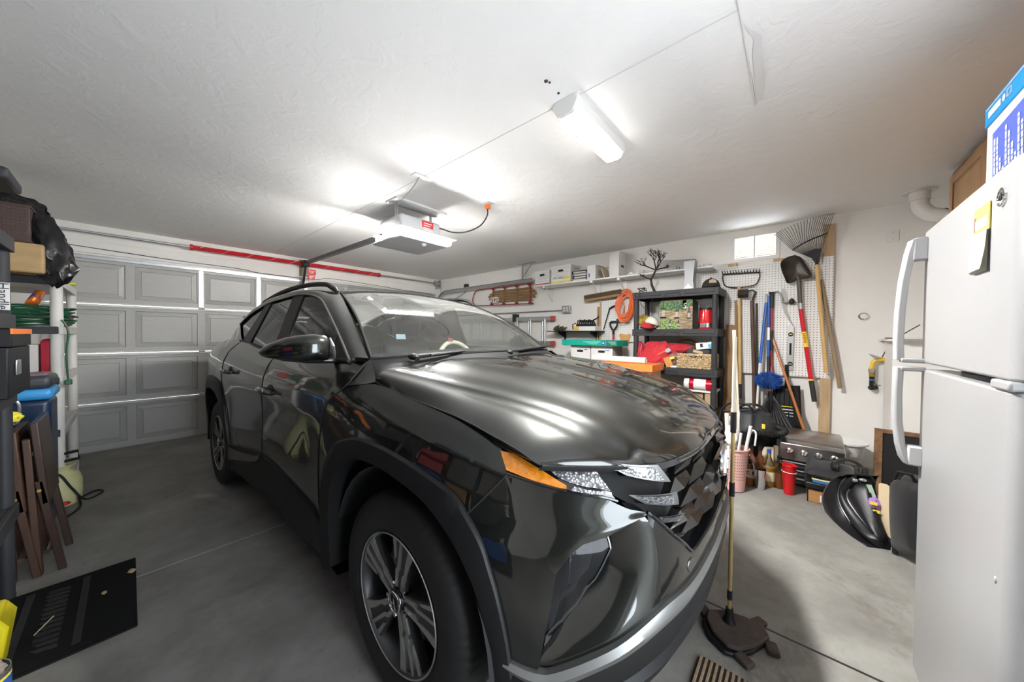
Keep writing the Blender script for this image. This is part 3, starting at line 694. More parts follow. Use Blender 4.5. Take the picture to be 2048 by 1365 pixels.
# pocket outline on the bumper corner
PK_T = [(.792, -.583, .675), (.772, -.615, .725), (.751, -.645, .752), (.705, -.69, .768), (.66, -.73, .790), (.615, -.757, .808)]
PK_L = [(.792, -.583, .675), (.797, -.582, .62), (.803, -.573, .56), (.808, -.565, .505), (.815, -.56, .46), (.822, -.555, .426)]
PK_R = [(.615, -.757, .808), (.585, -.776, .765), (.57, -.782, .70), (.563, -.786, .64), (.561, -.788, .59), (.561, -.79, .545)]
PK_B = [(.822, -.555, .426), (.796, -.596, .432), (.74, -.66, .458), (.69, -.71, .482), (.62, -.755, .513), (.561, -.79, .545)]
for sg in (-1, 1):
 # corner between wheel arch and pocket
 a = [(-.375, .80), (-.425, .74), (-.455, .682), (-.487, .60), (-.512, .50), (-.522, .44)]
 b = [(.862, -.46, .905), (.82, -.55, .80)] + PK_L[1:4] + [PK_L[5]]
 a2 = [(-.375, .80), (-.405, .765), (-.455, .682), (-.487, .60), (-.512, .50), (-.522, .44)]
 b2 = [(.862, -.46, .905), (.792, -.583, .675), (.797, -.582, .62), (.803, -.573, .56), (.810, -.562, .48), (.822, -.555, .426)]
 bp = CAR.part('front_bumper', ruled(a2, b2, 44, 16, sg=sg, smooth=False), M_PAINT, smooth=40, fix=False)
 # brow over the pocket up to the lamp edge
 t_ = [(.862, -.46, .905), (.80, -.56, .882), (.772, -.597, .873), (.69, -.69, .855), (.639, -.72, .826), (.60, -.765, .812)]
 CAR.part('bumper_brow', ruled(PK_T, t_, 44, 10, sg=sg, smooth=False, offs=lambda t: .012 * math.sin(pi * min(1, t + .15)) * (1 - t)), M_PAINT, bp, smooth=40, fix=False)
 # nose strip below the grille
 c_ = [(.60, -.765, .812), (.579, -.775, .795), (.512, -.805, .728), (.44, -.828, .672), (.397, -.838, .628), (.30, -.85, .636), (.15, -.86, .648), (0, -.862, .652)]
 d_ = [(.60, -.765, .786), (.585, -.776, .765), (.566, -.785, .66), (.561, -.79, .56), (.561, -.79, .545), (.36, -.84, .553), (.18, -.856, .572), (0, -.862, .580)]
 CAR.part('bumper_nose', ruled(c_, d_, 60, 8, sg=sg, smooth=False), M_PAINT, bp, smooth=40, fix=False)
 # recessed pocket: walls at top and outer edge, floor rising to the nose
 n = 26
 T = curve(dom(PK_T), n); Lc = curve(dom(PK_L), n); Rr = curve(dom(PK_R), n); Bb = curve(dom(PK_B), n)
 G = []
 c00, c10, c01, c11 = T[0], T[-1], Bb[0], Bb[-1]
 for j in range(n):
  v_ = j / (n - 1); row = []
  for i in range(n):
   u_ = i / (n - 1)
   q = (1 - v_) * T[i] + v_ * Bb[i] + (1 - u_) * Lc[j] + u_ * Rr[j] - ((1 - u_) * (1 - v_) * c00 + u_ * (1 - v_) * c10 + (1 - u_) * v_ * c01 + u_ * v_ * c11)
   dep = .105 * (1 - sstep(.30, 1.0, u_)) * (1 - sstep(.25, 1.0, v_) * .92) + .06 * (1 - sstep(0.0, .9, u_)) * (1 - v_) * .3
   row.append(skin(q[0], q[1], -dep, sg))
  G.append(row)
 pk = CAR.part('lamp_pocket', MB().grid(G), M_PAINT, bp, smooth=40, fix=False)
 m = MB()
 m.grid([[skin(*T[i], 0, sg) for i in range(n)], G[0]]); m.grid([[skin(*Lc[j], 0, sg) for j in range(n)], [G[j][0] for j in range(n)]])
 CAR.part('pocket_wall', m, M_PIANO, bp, fix=False)
 # low-beam lamp filling the outer upper part of the pocket
 def pkp(u_, v_, o):
  q = (1 - v_) * T[int(u_ * (n - 1))] + v_ * Bb[int(u_ * (n - 1))] + (1 - u_) * Lc[int(v_ * (n - 1))] + u_ * Rr[int(v_ * (n - 1))] - ((1 - u_) * (1 - v_) * c00 + u_ * (1 - v_) * c10 + (1 - u_) * v_ * c01 + u_ * v_ * c11)
  return skin(q[0], q[1], o, sg)
 cols = []
 for i in range(13):
  u_ = i / 12 * .64
  vb = .66 - .62 * (u_ / .64) ** 1.7 * .62
  cols.append([pkp(u_, vb * j / 8 + .0, -.028 - .03 * u_) for j in range(9)])
 lampb = []
 for i in range(13):
  u_ = i / 12 * .64
  vb = .66 - .62 * (u_ / .64) ** 1.7 * .62
  lampb.append([pkp(u_, vb * j / 8, -.075 - .02 * u_) for j in range(9)])
 hb = CAR.part('low_beam_lamp', MB().grid(lampb), M_UNDER, fix=False)
 for (ua, ub, va, vb_, mt) in ((.14, .40, .175, .185, M_CHROME), (.14, .40, .222, .230, M_CHROME), (.12, .36, .40, .407, M_CHROME), (.24, .28, .12, .36, pm('lamp_projector', (0.16, 0.18, 0.22), 0.12, 0.8))):
  m = MB(); m.grid([[pkp(ua + (ub - ua) * k / 6, va, -.066 + .010 * (k % 2)) for k in range(7)], [pkp(ua + (ub - ua) * k / 6, vb_, -.060 + .010 * (k % 2)) for k in range(7)]])
  CAR.part('reflector', m, mt, hb, fix=False)
 CAR.part('lamp_lens', MB().grid(cols), M_SMOKE, hb, fix=False)
 rim_loop = [cols[i][0] for i in range(13)] + cols[12][1:] + [cols[i][8] for i in range(11, -1, -1)] + cols[0][7:0:-1]
 CAR.part('lamp_bezel', MB().tube(rim_loop, .004, 6, closed=True), M_PIANO, hb, fix=False)
 # silver skid strip and black chin
 m = MB(); A = curve(dom(SKT), 50); B = curve(dom(SKB), 50)
 m.grid([[skin(a, b, o, sg) for a, b in (A * (1 - f_) + B * f_)] for f_, o in ((0, -.01), (0, .010), (.5, .018), (1, .012), (1, -.02))])
 CAR.part('skid_strip', m, M_SILV, fix=False)
 m = MB(); A = curve(dom([(-.50, .44)] + SKB), 54); G = []
 for w_, o in ((0, .0), (.25, .005), (.5, -.012), (.6, .004), (.85, -.004), (1.0, -.05), (1.05, -.25)):
  G.append([skin(a, b * (1 - w_) + .225 * w_, o, sg) for a, b in A])
 CAR.part('chin_cladding', m.grid(G), M_CLAD, fix=False)
 # lamp housing
 top_ = [(.880, -.415, .967), (.84, -.49, .955), (.80, -.535, .947), (.76, -.58, .942), (.73, -.616, .938), (.70, -.645, .936)]
 bot_ = [(.864, -.455, .908), (.82, -.54, .888), (.772, -.597, .875), (.72, -.66, .863), (.69, -.69, .857), (.664, -.705, .848)]
 hl = CAR.part('headlight', ruled(bot_, top_, 30, 6, sg=sg, off=-.006), M_PIANO, fix=False)
 lo_ = [(.862, -.458, .914), (.835, -.52, .897), (.79, -.58, .882), (.765, -.61, .878)]
 hi_ = [(.874, -.428, .957), (.855, -.475, .949), (.82, -.53, .925), (.765, -.61, .885)]
 CAR.part('turn_signal', ruled(lo_, hi_, 16, 4, sg=sg, off=.002), M_AMBER, hl, fix=False, label='amber turn signal')
 lo_ = [(.815, -.55, .932), (.78, -.59, .902), (.74, -.64, .884), (.70, -.68, .876), (.672, -.697, .870)]
 hi_ = [(.83, -.51, .948), (.79, -.56, .943), (.75, -.60, .940), (.72, -.64, .938), (.702, -.665, .936)]
 CAR.part('lamp_reflector', ruled(lo_, hi_, 16, 5, sg=sg, off=-.001), M_LED, hl, fix=False, label='faceted silver reflector')
 lo_ = [(.76, -.62, .874), (.72, -.66, .866), (.675, -.70, .862)]; hi_ = [(.75, -.63, .882), (.72, -.66, .874), (.672, -.70, .868)]
 CAR.part('lamp_reflector', ruled(lo_, hi_, 8, 2, sg=sg, off=.0), M_LED, hl, fix=False)
 CAR.part('lamp_bezel', line_on(bot_, .004, 30, sg=sg), M_PIANO, hl, fix=False)
 CAR.part('lamp_bezel', line_on(top_, .005, 30, sg=sg, off=-.002), M_PIANO, hl, fix=False)
 # grille recess
 gl_ = [(.705, -.645, .940), (.655, -.71, .845), (.579, -.775, .795), (.512, -.805, .728), (.44, -.828, .672), (.397, -.838, .630)]
 gc_ = [(0, -.862, .905), (0, -.862, .85), (0, -.862, .80), (0, -.862, .75), (0, -.862, .70), (0, -.862, .653)]
 gr = CAR.part('grille', ruled(gl_, gc_, 16, 18, sg=sg, smooth=False, off=-.05), M_UNDER, fix=False)
 CAR.part('grille_frame', line_on([(.60, -.765, .812), (.579, -.775, .795), (.512, -.805, .728), (.44, -.828, .672), (.397, -.838, .630), (.36, -.845, .629), (.30, -.85, .636), (.15, -.86, .648), (0, -.862, .652)], .006, 60, sg=sg, smooth=False), M_PIANO, gr, fix=False)
 wall_ = curve(dom([(.664, -.705, .848), (.639, -.72, .826), (.60, -.765, .812), (.579, -.775, .795), (.512, -.805, .728), (.44, -.828, .672), (.397, -.838, .630), (.30, -.85, .636), (.15, -.86, .648), (0, -.862, .652)]), 50, False)
 CAR.part('grille_frame', MB().grid([[skin(a, b, 0, sg) for a, b in wall_], [skin(a, b, -.055, sg) for a, b in wall_]]), M_PIANO, gr, fix=False)
 tw_ = curve(dom([(.66, -.69, .928), (.5, -.79, .912), (.3, -.85, .905), (0, -.862, .903)]), 20)
 CAR.part('grille_frame', MB().grid([[skin(a, b + .004, .004, sg) for a, b in tw_], [skin(a, b - .012, .0, sg) for a, b in tw_], [skin(a, b - .012, -.05, sg) for a, b in tw_]]), M_PIANO, gr, fix=False)
 # lamp wings
 W4 = [((.689, .936), (.525, .918), (.473, .858), (.625, .897)), ((.650, .864), (.487, .843), (.453, .792), (.592, .826)), ((.579, .800), (.462, .779), (.449, .741), (.535, .763)), ((.512, .734), (.446, .720), (.430, .686), (.475, .704))]
 def XW(x, w): return (S(x, np.interp(x, PLAN[:300, 0], PLAN[:300, 1])), w)
 for q in W4:
  A = np.array([XW(*p) for p in q]); G = []
  for j in range(5):
   v_ = j / 4
   G.append([skin(*((1 - v_) * ((1 - u_) * A[0] + u_ * A[1]) + v_ * ((1 - u_) * A[3] + u_ * A[2])), .010 - .022 * v_, sg) for u_ in np.linspace(0, 1, 7)])
  fr = CAR.part('lamp_wing', MB().grid(G), M_SILV, gr, fix=False)
  B = [A.mean(0) * .0 + .0 for _ in range(4)]
  B = [A[0] * .84 + A[1] * .10 + A[3] * .06, A[1] * .74 + A[0] * .14 + A[2] * .12, A[2] * .72 + A[3] * .18 + A[1] * .10, A[3] * .80 + A[2] * .06 + A[0] * .14]
  m = MB(); m.grid([[skin(*((1 - v_) * ((1 - u_) * B[0] + u_ * B[1]) + v_ * ((1 - u_) * B[3] + u_ * B[2])), .0125 - .022 * v_, sg) for u_ in np.linspace(0, 1, 7)] for v_ in (.0, .5, 1.0)])
  CAR.part('running_lamp', m, M_LED, fr, fix=False)
  # underside that carries the wing back into the grille
  CAR.part('wing_shelf', MB().grid([G[-1], [skin(*((1 - u_) * A[3] + u_ * A[2] + np.array([0, -.014])), -.055, sg) for u_ in np.linspace(0, 1, 7)]]), M_PIANO, fr, fix=False)
 # jewel-like grille fins
 rows = [(.880, .47), (.832, .455), (.784, .44), (.738, .43), (.696, .41)]
 for ri, (w0, xe) in enumerate(rows):
  for k in range(4):
   xc = (.085 if ri % 2 else .005) + k * .158
   L_ = .105 if xc < .36 else .085
   if xc > xe - .02 or (sg > 0 and xc < .01): continue
   if xc < .12 and ri < 2: continue
   h_ = .026 - .0012 * ri
   P = [(xc + L_, w0 - .016), (xc + .02, w0 + h_), (xc - L_ * .78, w0 + .026), (xc - L_ * .9, w0 + .006), (xc - .02, w0 - h_ * .72)]
   cx_, cw_ = xc, w0 + .004
   def sk(x, w, o):
    s_ = -1 if x < 0 else 1
    return skin(*XW(abs(x), w), o, sg * s_)
   vs = [sk(x, w, -.022) for x, w in P] + [sk(cx_ + .03, cw_, .004), sk(cx_ - L_ * .5, cw_ + .01, -.004)] + [sk(x, w - .004, -.05) for x, w in P]
   fs = [(0, 1, 5), (1, 2, 6, 5), (2, 3, 6), (3, 4, 5, 6), (4, 0, 5)] + [(i, (i + 1) % 5, 7 + (i + 1) % 5, 7 + i) for i in range(5)]
   CAR.part('grille_fin', MB().add(vs, fs), M_JEWEL, gr, smooth=0, fix=False)
# parking sensors and tow-hook cover
for x in (.40, .58):
 pass
m = MB(); c_ = Vector(skin(*XW(.399, .592), .001, -1)); 
m.lathe([(0, .002), (.020, .002), (.022, 0)], c_, 20, rot=Matrix.Rotation(pi / 2, 3, 'X') @ Matrix.Rotation(radians(-12), 3, 'Y')); CAR.part('tow_hook_cover', m, M_PAINT, fix=False)
# emblem: chrome oval with a slanted letter
em = Vector((0, -.874, .815)); m = MB()
m.tube([(em.x + .088 * cos(a), em.y + .004 * abs(cos(a)), em.z + .052 * sin(a)) for a in np.linspace(0, 2 * pi, 41)[:-1]], .0085, 8, closed=True)
emb = CAR.part('emblem', m, M_CHROME)
m = MB(); m.lathe([(0, 0), (.5, 0)], (0, 0, 0), 32); m.v = [(em.x + p[0] * .17, em.y + .006, em.z + p[1] * .098) for p in m.v]; CAR.part('emblem_back', m, M_PIANO, emb)
m = MB()
for x in (-.030, .030):
 m.tube([(em.x + x * -1 - .016, em.y - .003, em.z - .040), (em.x - x + .016, em.y - .003, em.z + .040)], [.008, .008], 8)
m.tube([(em.x + .032, em.y - .003, em.z - .004), (em.x - .032, em.y - .003, em.z + .004)], [.007, .007], 8); CAR.part('emblem_letter', m, M_CHROME, emb)
# ---- hood
HC = [(0, .25, 1.172), (0, 0, 1.148), (0, -.3, 1.105), (0, -.5, 1.062), (0, -.68, 1.002), (0, -.775, .945), (0, -.806, .905)]
HR = [(.745, .30, 1.150), (.700, -.05, 1.118), (.615, -.345, 1.074), (.577, -.5, 1.042), (.560, -.62, 1.004), (.525, -.715, .953), (.470, -.76, .912)]
HS = [(.800, .30, 1.098), (.806, .02, 1.060), (.806, -.228, 1.031), (.805, -.384, .998), (.803, -.472, .976), (.800, -.52, .957), (.792, -.540, .948)]
nh = 44; C_, R_, S_ = curve(HC, nh), curve(HR, nh), curve(HS, nh)
G = []
for i in range(nh):
 row = []; t_ = i / (nh - 1); ff = 1 - sstep(.75, 1, t_)
 for k in range(17):
  q = k / 16; p = C_[i] * (1 - q) + R_[i] * q
  p[2] += .016 * (1 - (2 * q - 1) ** 2) * ff - .010 * ff * math.exp(-((q - .80) / .10) ** 2)
  p[1] -= .03 * (1 - (2 * q - 1) ** 2) * (1 - ff)
  row.append(tuple(p))
 for k in range(1, 15):
  q = k / 14; p = R_[i] * (1 - q) + S_[i] * q
  p[2] += (.020 * math.sin(pi * q) * q - .012 * math.sin(pi * min(1, q * 2.2)) * (1 - q) * sstep(.1, .45, t_)) * ff
  p[1] -= .026 * math.sin(pi * q) * (1 - ff); p[0] += .006 * math.sin(pi * q) * ff
  row.append(tuple(p))
 G.append(row)
full = [[(p[0], p[1], p[2]) for p in reversed(r_)] + [(-p[0], p[1], p[2]) for p in r_[1:]] for r_ in G]
m = MB(); m.grid(full)
hood = CAR.part('hood', m, M_PAINT, smooth=28)
m = MB(); m.grid([[p for p in full[-1]], [(p[0] * .99, p[1] + .012, p[2] - .022) for p in full[-1]]]); CAR.part('hood_lip', m, M_SEAM, hood, fix=False)
for sg in (-1, 1):
 A = curve([(sg * x, v, w - .004) for x, v, w in HS[2:]], 20); B = curve([skin(*p, 0, sg) for p in dom([(-.228, 1.030), (-.32, 1.010), (-.40, .985), (.876, -.42, .964), (.80, -.535, .946)])], 20)
 CAR.part('fender_tip', MB().grid([[tuple(A[i] * (1 - q) + B[i] * q) for i in range(20)] for q in np.linspace(0, 1, 5)]), M_PAINT, fix=False)
for sg in (-1, 1):
 m = MB(); m.tube([(sg * (p[0] + .002), p[1], p[2] - .001) for p in S_], .0022, 6); CAR.part('panel_seam', m, M_SEAM, fix=False)
m = MB(); m.tube([(p[0], p[1] - .004, p[2] - .006) for p in full[-1]], .005, 6); CAR.part('hood_seal', m, M_SEAM, fix=False)
# straw lying on the hood is a part of the picture: see the small things below
# ---- cowl, windscreen, roof
WB = [(-.745, .44, 1.188), (-.5, .365, 1.198), (0, .315, 1.205), (.5, .365, 1.198), (.745, .44, 1.188)]
WT = [(-.585, 1.105, 1.560), (-.35, 1.17, 1.597), (0, 1.20, 1.618), (.35, 1.17, 1.597), (.585, 1.105, 1.560)]
def wshield(off=0.0, n=25, k=13, a=0.0, b=1.0, ex=0.0):
 A, B = curve(WB, n), curve(WT, n); G = []
 for j in range(k):
  t_ = a + (b - a) * j / (k - 1); row = []
  for i in range(n):
   p = A[i] * (1 - t_) + B[i] * t_
   bl = .035 * sin(pi * t_); p[2] += bl * .75 + off; p[1] -= bl * .66 + off * .6
   row.append(tuple(p))
  G.append(row)
 return G
G = wshield(0.0)
CAR.part('windshield', MB().grid(G), M_WIND, smooth=60)
fr = MB()
loop = G[0] + [r_[-1] for r_ in G[1:]] + G[-1][-2::-1] + [r_[0] for r_ in G[-2:0:-1]]
fr.tube([(p[0], p[1] - .002, p[2] + .001) for p in loop], .009, 6, closed=True); CAR.part('windshield_seal', fr, M_SEAM, fix=False)
# black frit band at top and bottom of the glass
CAR.part('frit_band', MB().grid(wshield(-.003, 25, 3, 0.0, .05)), M_PIANO, fix=False)
CAR.part('frit_band', MB().grid(wshield(-.003, 25, 3, .955, 1.0)), M_PIANO, fix=False)
# sensor housing behind the mirror
A_ = wshield(-.012, 25, 13)
m = MB(); m.grid([[A_[j][i] for i in (10, 11, 12, 13, 14)] for j in (9, 10, 11, 12)]); CAR.part('camera_housing', m, M_BLACK, sol=.02)
m = MB(); m.prism([(-.135, 1.02, 1.47), (.135, 1.02, 1.47), (.125, 1.03, 1.405), (-.125, 1.03, 1.405)], (0, .03, 0)); CAR.part('rear_view_mirror', m, M_BLACK, bevel=.012)
hr = [p for p in full[0]]
hr2 = curve([hr[i] for i in np.linspace(0, len(hr) - 1, 25).astype(int)], 25)
wb = curve([(-p[0], p[1], p[2]) for p in np.array(WB)], 25)
m = MB(); m.grid([[(p[0], p[1] + .004, p[2] - .022) for p in hr2], [tuple(.6 * a + .4 * b - np.array([0, 0, .012])) for a, b in zip(hr2, wb)], [tuple(p) for p in wb]])
CAR.part('cowl_panel', m, M_CLAD)
for (px, ex_, ez) in ((-.60, -.02, 0), (.10, .60, 0)):
 b0 = Vector((px, .315, 1.196)); tip = Vector((ex_ if px < 0 else .62, .395, 1.213))
 m = MB(); m.tube([b0 + Vector((0, -.03, -.012)), b0, b0 * .6 + tip * .4 + Vector((0, -.03, .004)), tip + Vector((0, -.02, -.002))], [.013, .012, .008, .006], 8); w_ = CAR.part('wiper_arm', m, M_BLACK)
 m = MB(); m.tube([b0 + Vector((.08, -.025, .006)), (b0 + tip) / 2 + Vector((0, -.034, .006)), tip + Vector((.06, -.012, .004))], .006, 6); CAR.part('wiper_blade', m, M_BLACK, w_)
 m = MB(); m.ball(b0, (.025, .03, .016)); CAR.part('pivot_cap', m, M_BLACK, w_)
RE = [(.585, 1.105, 1.560), (.605, 1.22, 1.583), (.62, 1.45, 1.606), (.625, 1.80, 1.618), (.62, 2.42, 1.588), (.60, 2.95, 1.518), (.585, 3.25, 1.455)]
RC = [(0, 1.20, 1.618), (0, 1.32, 1.636), (0, 1.55, 1.652), (0, 1.85, 1.660), (0, 2.42, 1.640), (0, 3.0, 1.583), (0, 3.40, 1.525)]
E_, K_ = curve(RE, 40), curve(RC, 40); G = []
for i in range(40):
 row = []
 for k in range(-12, 13):
  q = abs(k) / 12; p = K_[i] * (1 - q * q) + E_[i] * q * q; p[0] = E_[i][0] * k / 12
  row.append(tuple(p))
 G.append(row)
CAR.part('roof', MB().grid(G), M_PAINT, smooth=50)
# ---- upper side: window glass plane
def xg(v, w): return .815 - (w - 1.18) * .38 - max(0, v - 2.0) * .05 - max(0, .8 - v) * .03
def gp(v, w, o=0.0, sg=-1): return (sg * (xg(v, w) + o), v, w + o * .3)
DT = [(.500, 1.178), (.650, 1.269), (.811, 1.361), (1.006, 1.463), (1.134, 1.517), (1.338, 1.560), (1.577, 1.579), (1.90, 1.572), (2.28, 1.557), (2.765, 1.488), (3.02, 1.405)]   # top outline of the windows
OUT = [(.745, .44, 1.188), (.705, .60, 1.29), (.665, .78, 1.40), (.62, .97, 1.50), (.585, 1.105, 1.560), (.612, 1.30, 1.592), (.622, 1.60, 1.612), (.624, 1.95, 1.613), (.618, 2.40, 1.590), (.60, 2.90, 1.526), (.57, 3.20, 1.44)]
for sg in (-1, 1):
 A = curve([gp(v, w, .006, sg) for v, w in DT], 60); B = curve([(sg * x, v, w) for x, v, w in OUT], 60); G = []
 for j in range(9):
  t_ = j / 8
  G.append([tuple(A[i] * (1 - t_) + B[i] * t_ + np.array([sg * .020 * sin(pi * t_), 0, .012 * sin(pi * t_)])) for i in range(60)])
 CAR.part('side_frame', MB().grid(G), M_PAINT, smooth=50)
 m = MB(); m.tube([tuple(np.array(gp(v, w, .008, sg))) for v, w in curve(DT, 60)], .0065, 6); CAR.part('window_trim', m, M_SILV)
 # D-pillar and shoulder behind the rear door
 A = curve([gp(v, w, .006, sg) for v, w in ((3.02, 1.405), (2.93, 1.37), (2.62, 1.262), (2.40, 1.246))], 24)
 B = curve([(sg * .57, 3.20, 1.44), (sg * .66, 3.34, 1.27), (sg * .74, 3.30, 1.20), (sg * .80, 2.80, 1.23)], 24)
 G = [[tuple(A[i] * (1 - t_) + B[i] * t_ + np.array([sg * .03 * sin(pi * t_), 0, 0])) for i in range(24)] for t_ in np.linspace(0, 1, 8)]
 CAR.part('rear_pillar', MB().grid(G), M_PAINT, smooth=50)
 A2 = curve([(sg * .57, 3.20, 1.44), (sg * .66, 3.34, 1.27), (sg * .74, 3.30, 1.20), (sg * .80, 2.80, 1.23)], 24)
 B2 = curve([(sg * .57, 3.36, 1.44), (sg * .68, 3.50, 1.24), (sg * .78, 3.52, 1.05), (sg * .81, 2.80, 1.20)], 24)
 CAR.part('rear_haunch', MB().grid([[tuple(A2[i] * (1 - t_) + B2[i] * t_) for i in range(24)] for t_ in np.linspace(0, 1, 5)]), M_PAINT, smooth=50)
 # glass panes
 def pane(name, poly, mat, off=-.004):
  m = MB(); vs = [gp(v, w, off, sg) for v, w in poly]; m.add(vs, [tuple(range(len(vs)))]); return CAR.part(name, m, mat, smooth=0, fix=False)
 BOT = [(.50, 1.180), (1.0, 1.19), (1.45, 1.196), (1.74, 1.203), (2.27, 1.237), (2.62, 1.254)]
 pane('front_side_window', [(.72, 1.186), (1.44, 1.196), (1.475, 1.552), (1.338, 1.554), (1.134, 1.510), (1.006, 1.455), (.811, 1.353), (.72, 1.298)], M_TINT)
 pane('rear_side_window', [(1.585, 1.20), (2.27, 1.237), (2.165, 1.545), (1.90, 1.563), (1.66, 1.568)], M_PRIVACY)
 pane('quarter_window', [(2.56, 1.265), (2.94, 1.37), (2.98, 1.405), (2.765, 1.478), (2.32, 1.545)], M_PRIVACY)
 def strip(poly, o=.004, mat=M_PIANO, name='pillar_trim'):
  m = MB(); vs = [gp(v, w, o, sg) for v, w in poly]; m.prism(vs, (-sg * .02, 0, 0)); return CAR.part(name, m, mat, smooth=0)
 strip([(1.43, 1.196), (1.60, 1.201), (1.67, 1.568), (1.47, 1.572)], .003, M_BLACK)
 strip([(2.26, 1.237), (2.58, 1.262), (2.33, 1.548), (2.16, 1.558)], .003, M_BLACK)
 strip([(.505, 1.181), (.73, 1.187), (.73, 1.310), (.65, 1.262)], .002, M_BLACK, 'mirror_sail')
 m = MB(); m.tube([gp(v, w - .004, .010, sg) for v, w in curve(BOT, 40)], .010, 6); CAR.part('belt_moulding', m, M_BLACK)
 # door tops close the gap between skin and glass
 A = [skin(SV(v), w, 0, sg) for v, w in curve([(.42, 1.176), (.5, 1.175), (1.0, 1.185), (1.44, 1.194), (1.9, 1.21), (2.40, 1.245)], 30)]
 B = [gp(v, w - .004, .004, sg) for v, w in curve([(.44, 1.184), (.5, 1.180), (1.0, 1.19), (1.45, 1.196), (1.9, 1.215), (2.42, 1.245)], 30)]
 CAR.part('door_top', MB().grid([A, B]), M_PAINT)
 # triangle between fender top, hood hinge and pillar foot
 A = [skin(SV(v), w, 0, sg) for v, w in ((.30, 1.095), (.36, 1.087), (.42, 1.08), (.42, 1.13), (.42, 1.176))]
 B = [(sg * .800, .30, 1.098), (sg * .79, .32, 1.12), (sg * .775, .36, 1.15), (sg * .76, .40, 1.175), (sg * .745, .44, 1.188)]
 CAR.part('pillar_foot', MB().grid([A, B]), M_PAINT)
 # roof rail
 rl = [(.60, 1.00, 1.520), (.602, 1.085, 1.560), (.605, 1.175, 1.600), (.61, 1.295, 1.634), (.612, 1.68, 1.655), (.61, 2.10, 1.642), (.60, 2.55, 1.600), (.595, 2.66, 1.575)]
 rl = [(.60, 1.12, 1.570)] + rl[2:]
 m = MB(); P = curve([(sg * x, v, w) for x, v, w in rl], 40); m.tube([tuple(p) for p in P], [.010 + .010 * min(1, i / 5, (39 - i) / 5) for i in range(40)], 8, flat=.8); CAR.part('roof_rail', m, M_CLAD)
 # door handles
 for (v0, v1, w_) in ((1.15, 1.40, .985), (2.08, 2.33, 1.035)):
  m = MB(); m.ball(skin(SV((v0 + v1) / 2 - .02), w_ - .004, -.010, sg), (.018, .075, .034), 16, 10); hd = CAR.part('handle_cup', m, M_BLACK)
  pts = [Vector(skin(SV(v0 + (v1 - v0) * q), w_ - .012 + .006 * sin(pi * q), .004 + .034 * abs(sin(pi * q)) ** .5, sg)) for q in np.linspace(0, 1, 14)]
  m = MB(); m.tube(pts, [.008 + .010 * abs(sin(pi * i / 13)) ** .4 for i in range(14)], 10); CAR.part('door_handle', m, M_PAINT, hd)
 # wing mirror
 m = MB(); G = []
 secs = [(.885, .565, 1.235, .028, .050), (.905, .560, 1.240, .050, .058), (.95, .575, 1.243, .070, .060), (1.0, .60, 1.240, .078, .056), (1.04, .635, 1.235, .072, .046), (1.075, .675, 1.227, .055, .032), (1.095, .71, 1.222, .030, .016), (1.10, .725, 1.220, .005, .004)]
 fd = (-.10, .24) if sg > 0 else (0, 0)     # the far mirror is folded in
 for (x, v, w, rv, rw) in secs:
  x += fd[0]; v += fd[1]
  G.append([(sg * x, v + rv * (abs(cos(a)) ** .7) * (1 if cos(a) > 0 else -1), w + rw * (abs(sin(a)) ** .75) * (1 if sin(a) > 0 else -1)) for a in np.linspace(0, 2 * pi, 25)[:-1]])
 m.grid(G, closed_v=True); m.f.append(tuple(range(23, -1, -1)))
 mi = CAR.part('wing_mirror', m, M_PAINT, smooth=60)
 m = MB(); m.tube([(sg * .80, .63, 1.172), (sg * .88, .61 + fd[1] * .6, 1.178)] + [(sg * (x + fd[0]), v + fd[1], w) for x, v, w in ((.95, .60, 1.185), (1.03, .645, 1.194), (1.07, .68, 1.205))], [.020, .022, .026, .022, .008], 10, flat=.55); CAR.part('mirror_foot', m, M_BLACK, mi)
 m = MB(); m.tube([(sg * (x + fd[0] * .6), v + fd[1], w) for x, v, w in ((.893, .52, 1.285), (.885, .51, 1.25), (.875, .525, 1.22), (.865, .54, 1.192))], [.004, .009, .010, .004], 8); CAR.part('mirror_edge', m, M_SILV, mi)
 m = MB(); m.lathe([(0, 0), (.5, 0)], (0, 0, 0), 24); m.v = [(sg * (.985 + fd[0] + p[0] * .17), .665 + fd[1] + .07 * p[0] + .004, 1.238 + p[1] * .085) for p in m.v]; CAR.part('mirror_glass', m, M_CHROME, mi)
# ---- tail
G = []
for (x0_, v_, w_) in ((.585, 3.36, 1.46), (.64, 3.45, 1.32), (.72, 3.54, 1.15), (.78, 3.57, 1.03), (.79, 3.60, .80)):
 G.append([(x, v_ + .12 * (1 - (x / x0_) ** 2), w_) for x in np.linspace(-x0_, x0_, 17)])
CAR.part('tailgate', MB().grid(G), M_PAINT, smooth=50)
G = []
for (x0_, v_, w_) in ((.56, 3.372, 1.455), (.66, 3.475, 1.27), (.70, 3.525, 1.19)):
 G.append([(x, v_ + .12 * (1 - (x / x0_) ** 2) + .012, w_) for x in np.linspace(-x0_, x0_, 17)])
CAR.part('rear_window', MB().grid(G), M_PRIVACY)
m = MB(); m.prism([(-.60, 3.25, 1.465), (.60, 3.25, 1.465), (.57, 3.52, 1.49), (-.57, 3.52, 1.49)], (0, 0, .03)); CAR.part('roof_spoiler', m, M_PAINT, bevel=.012)
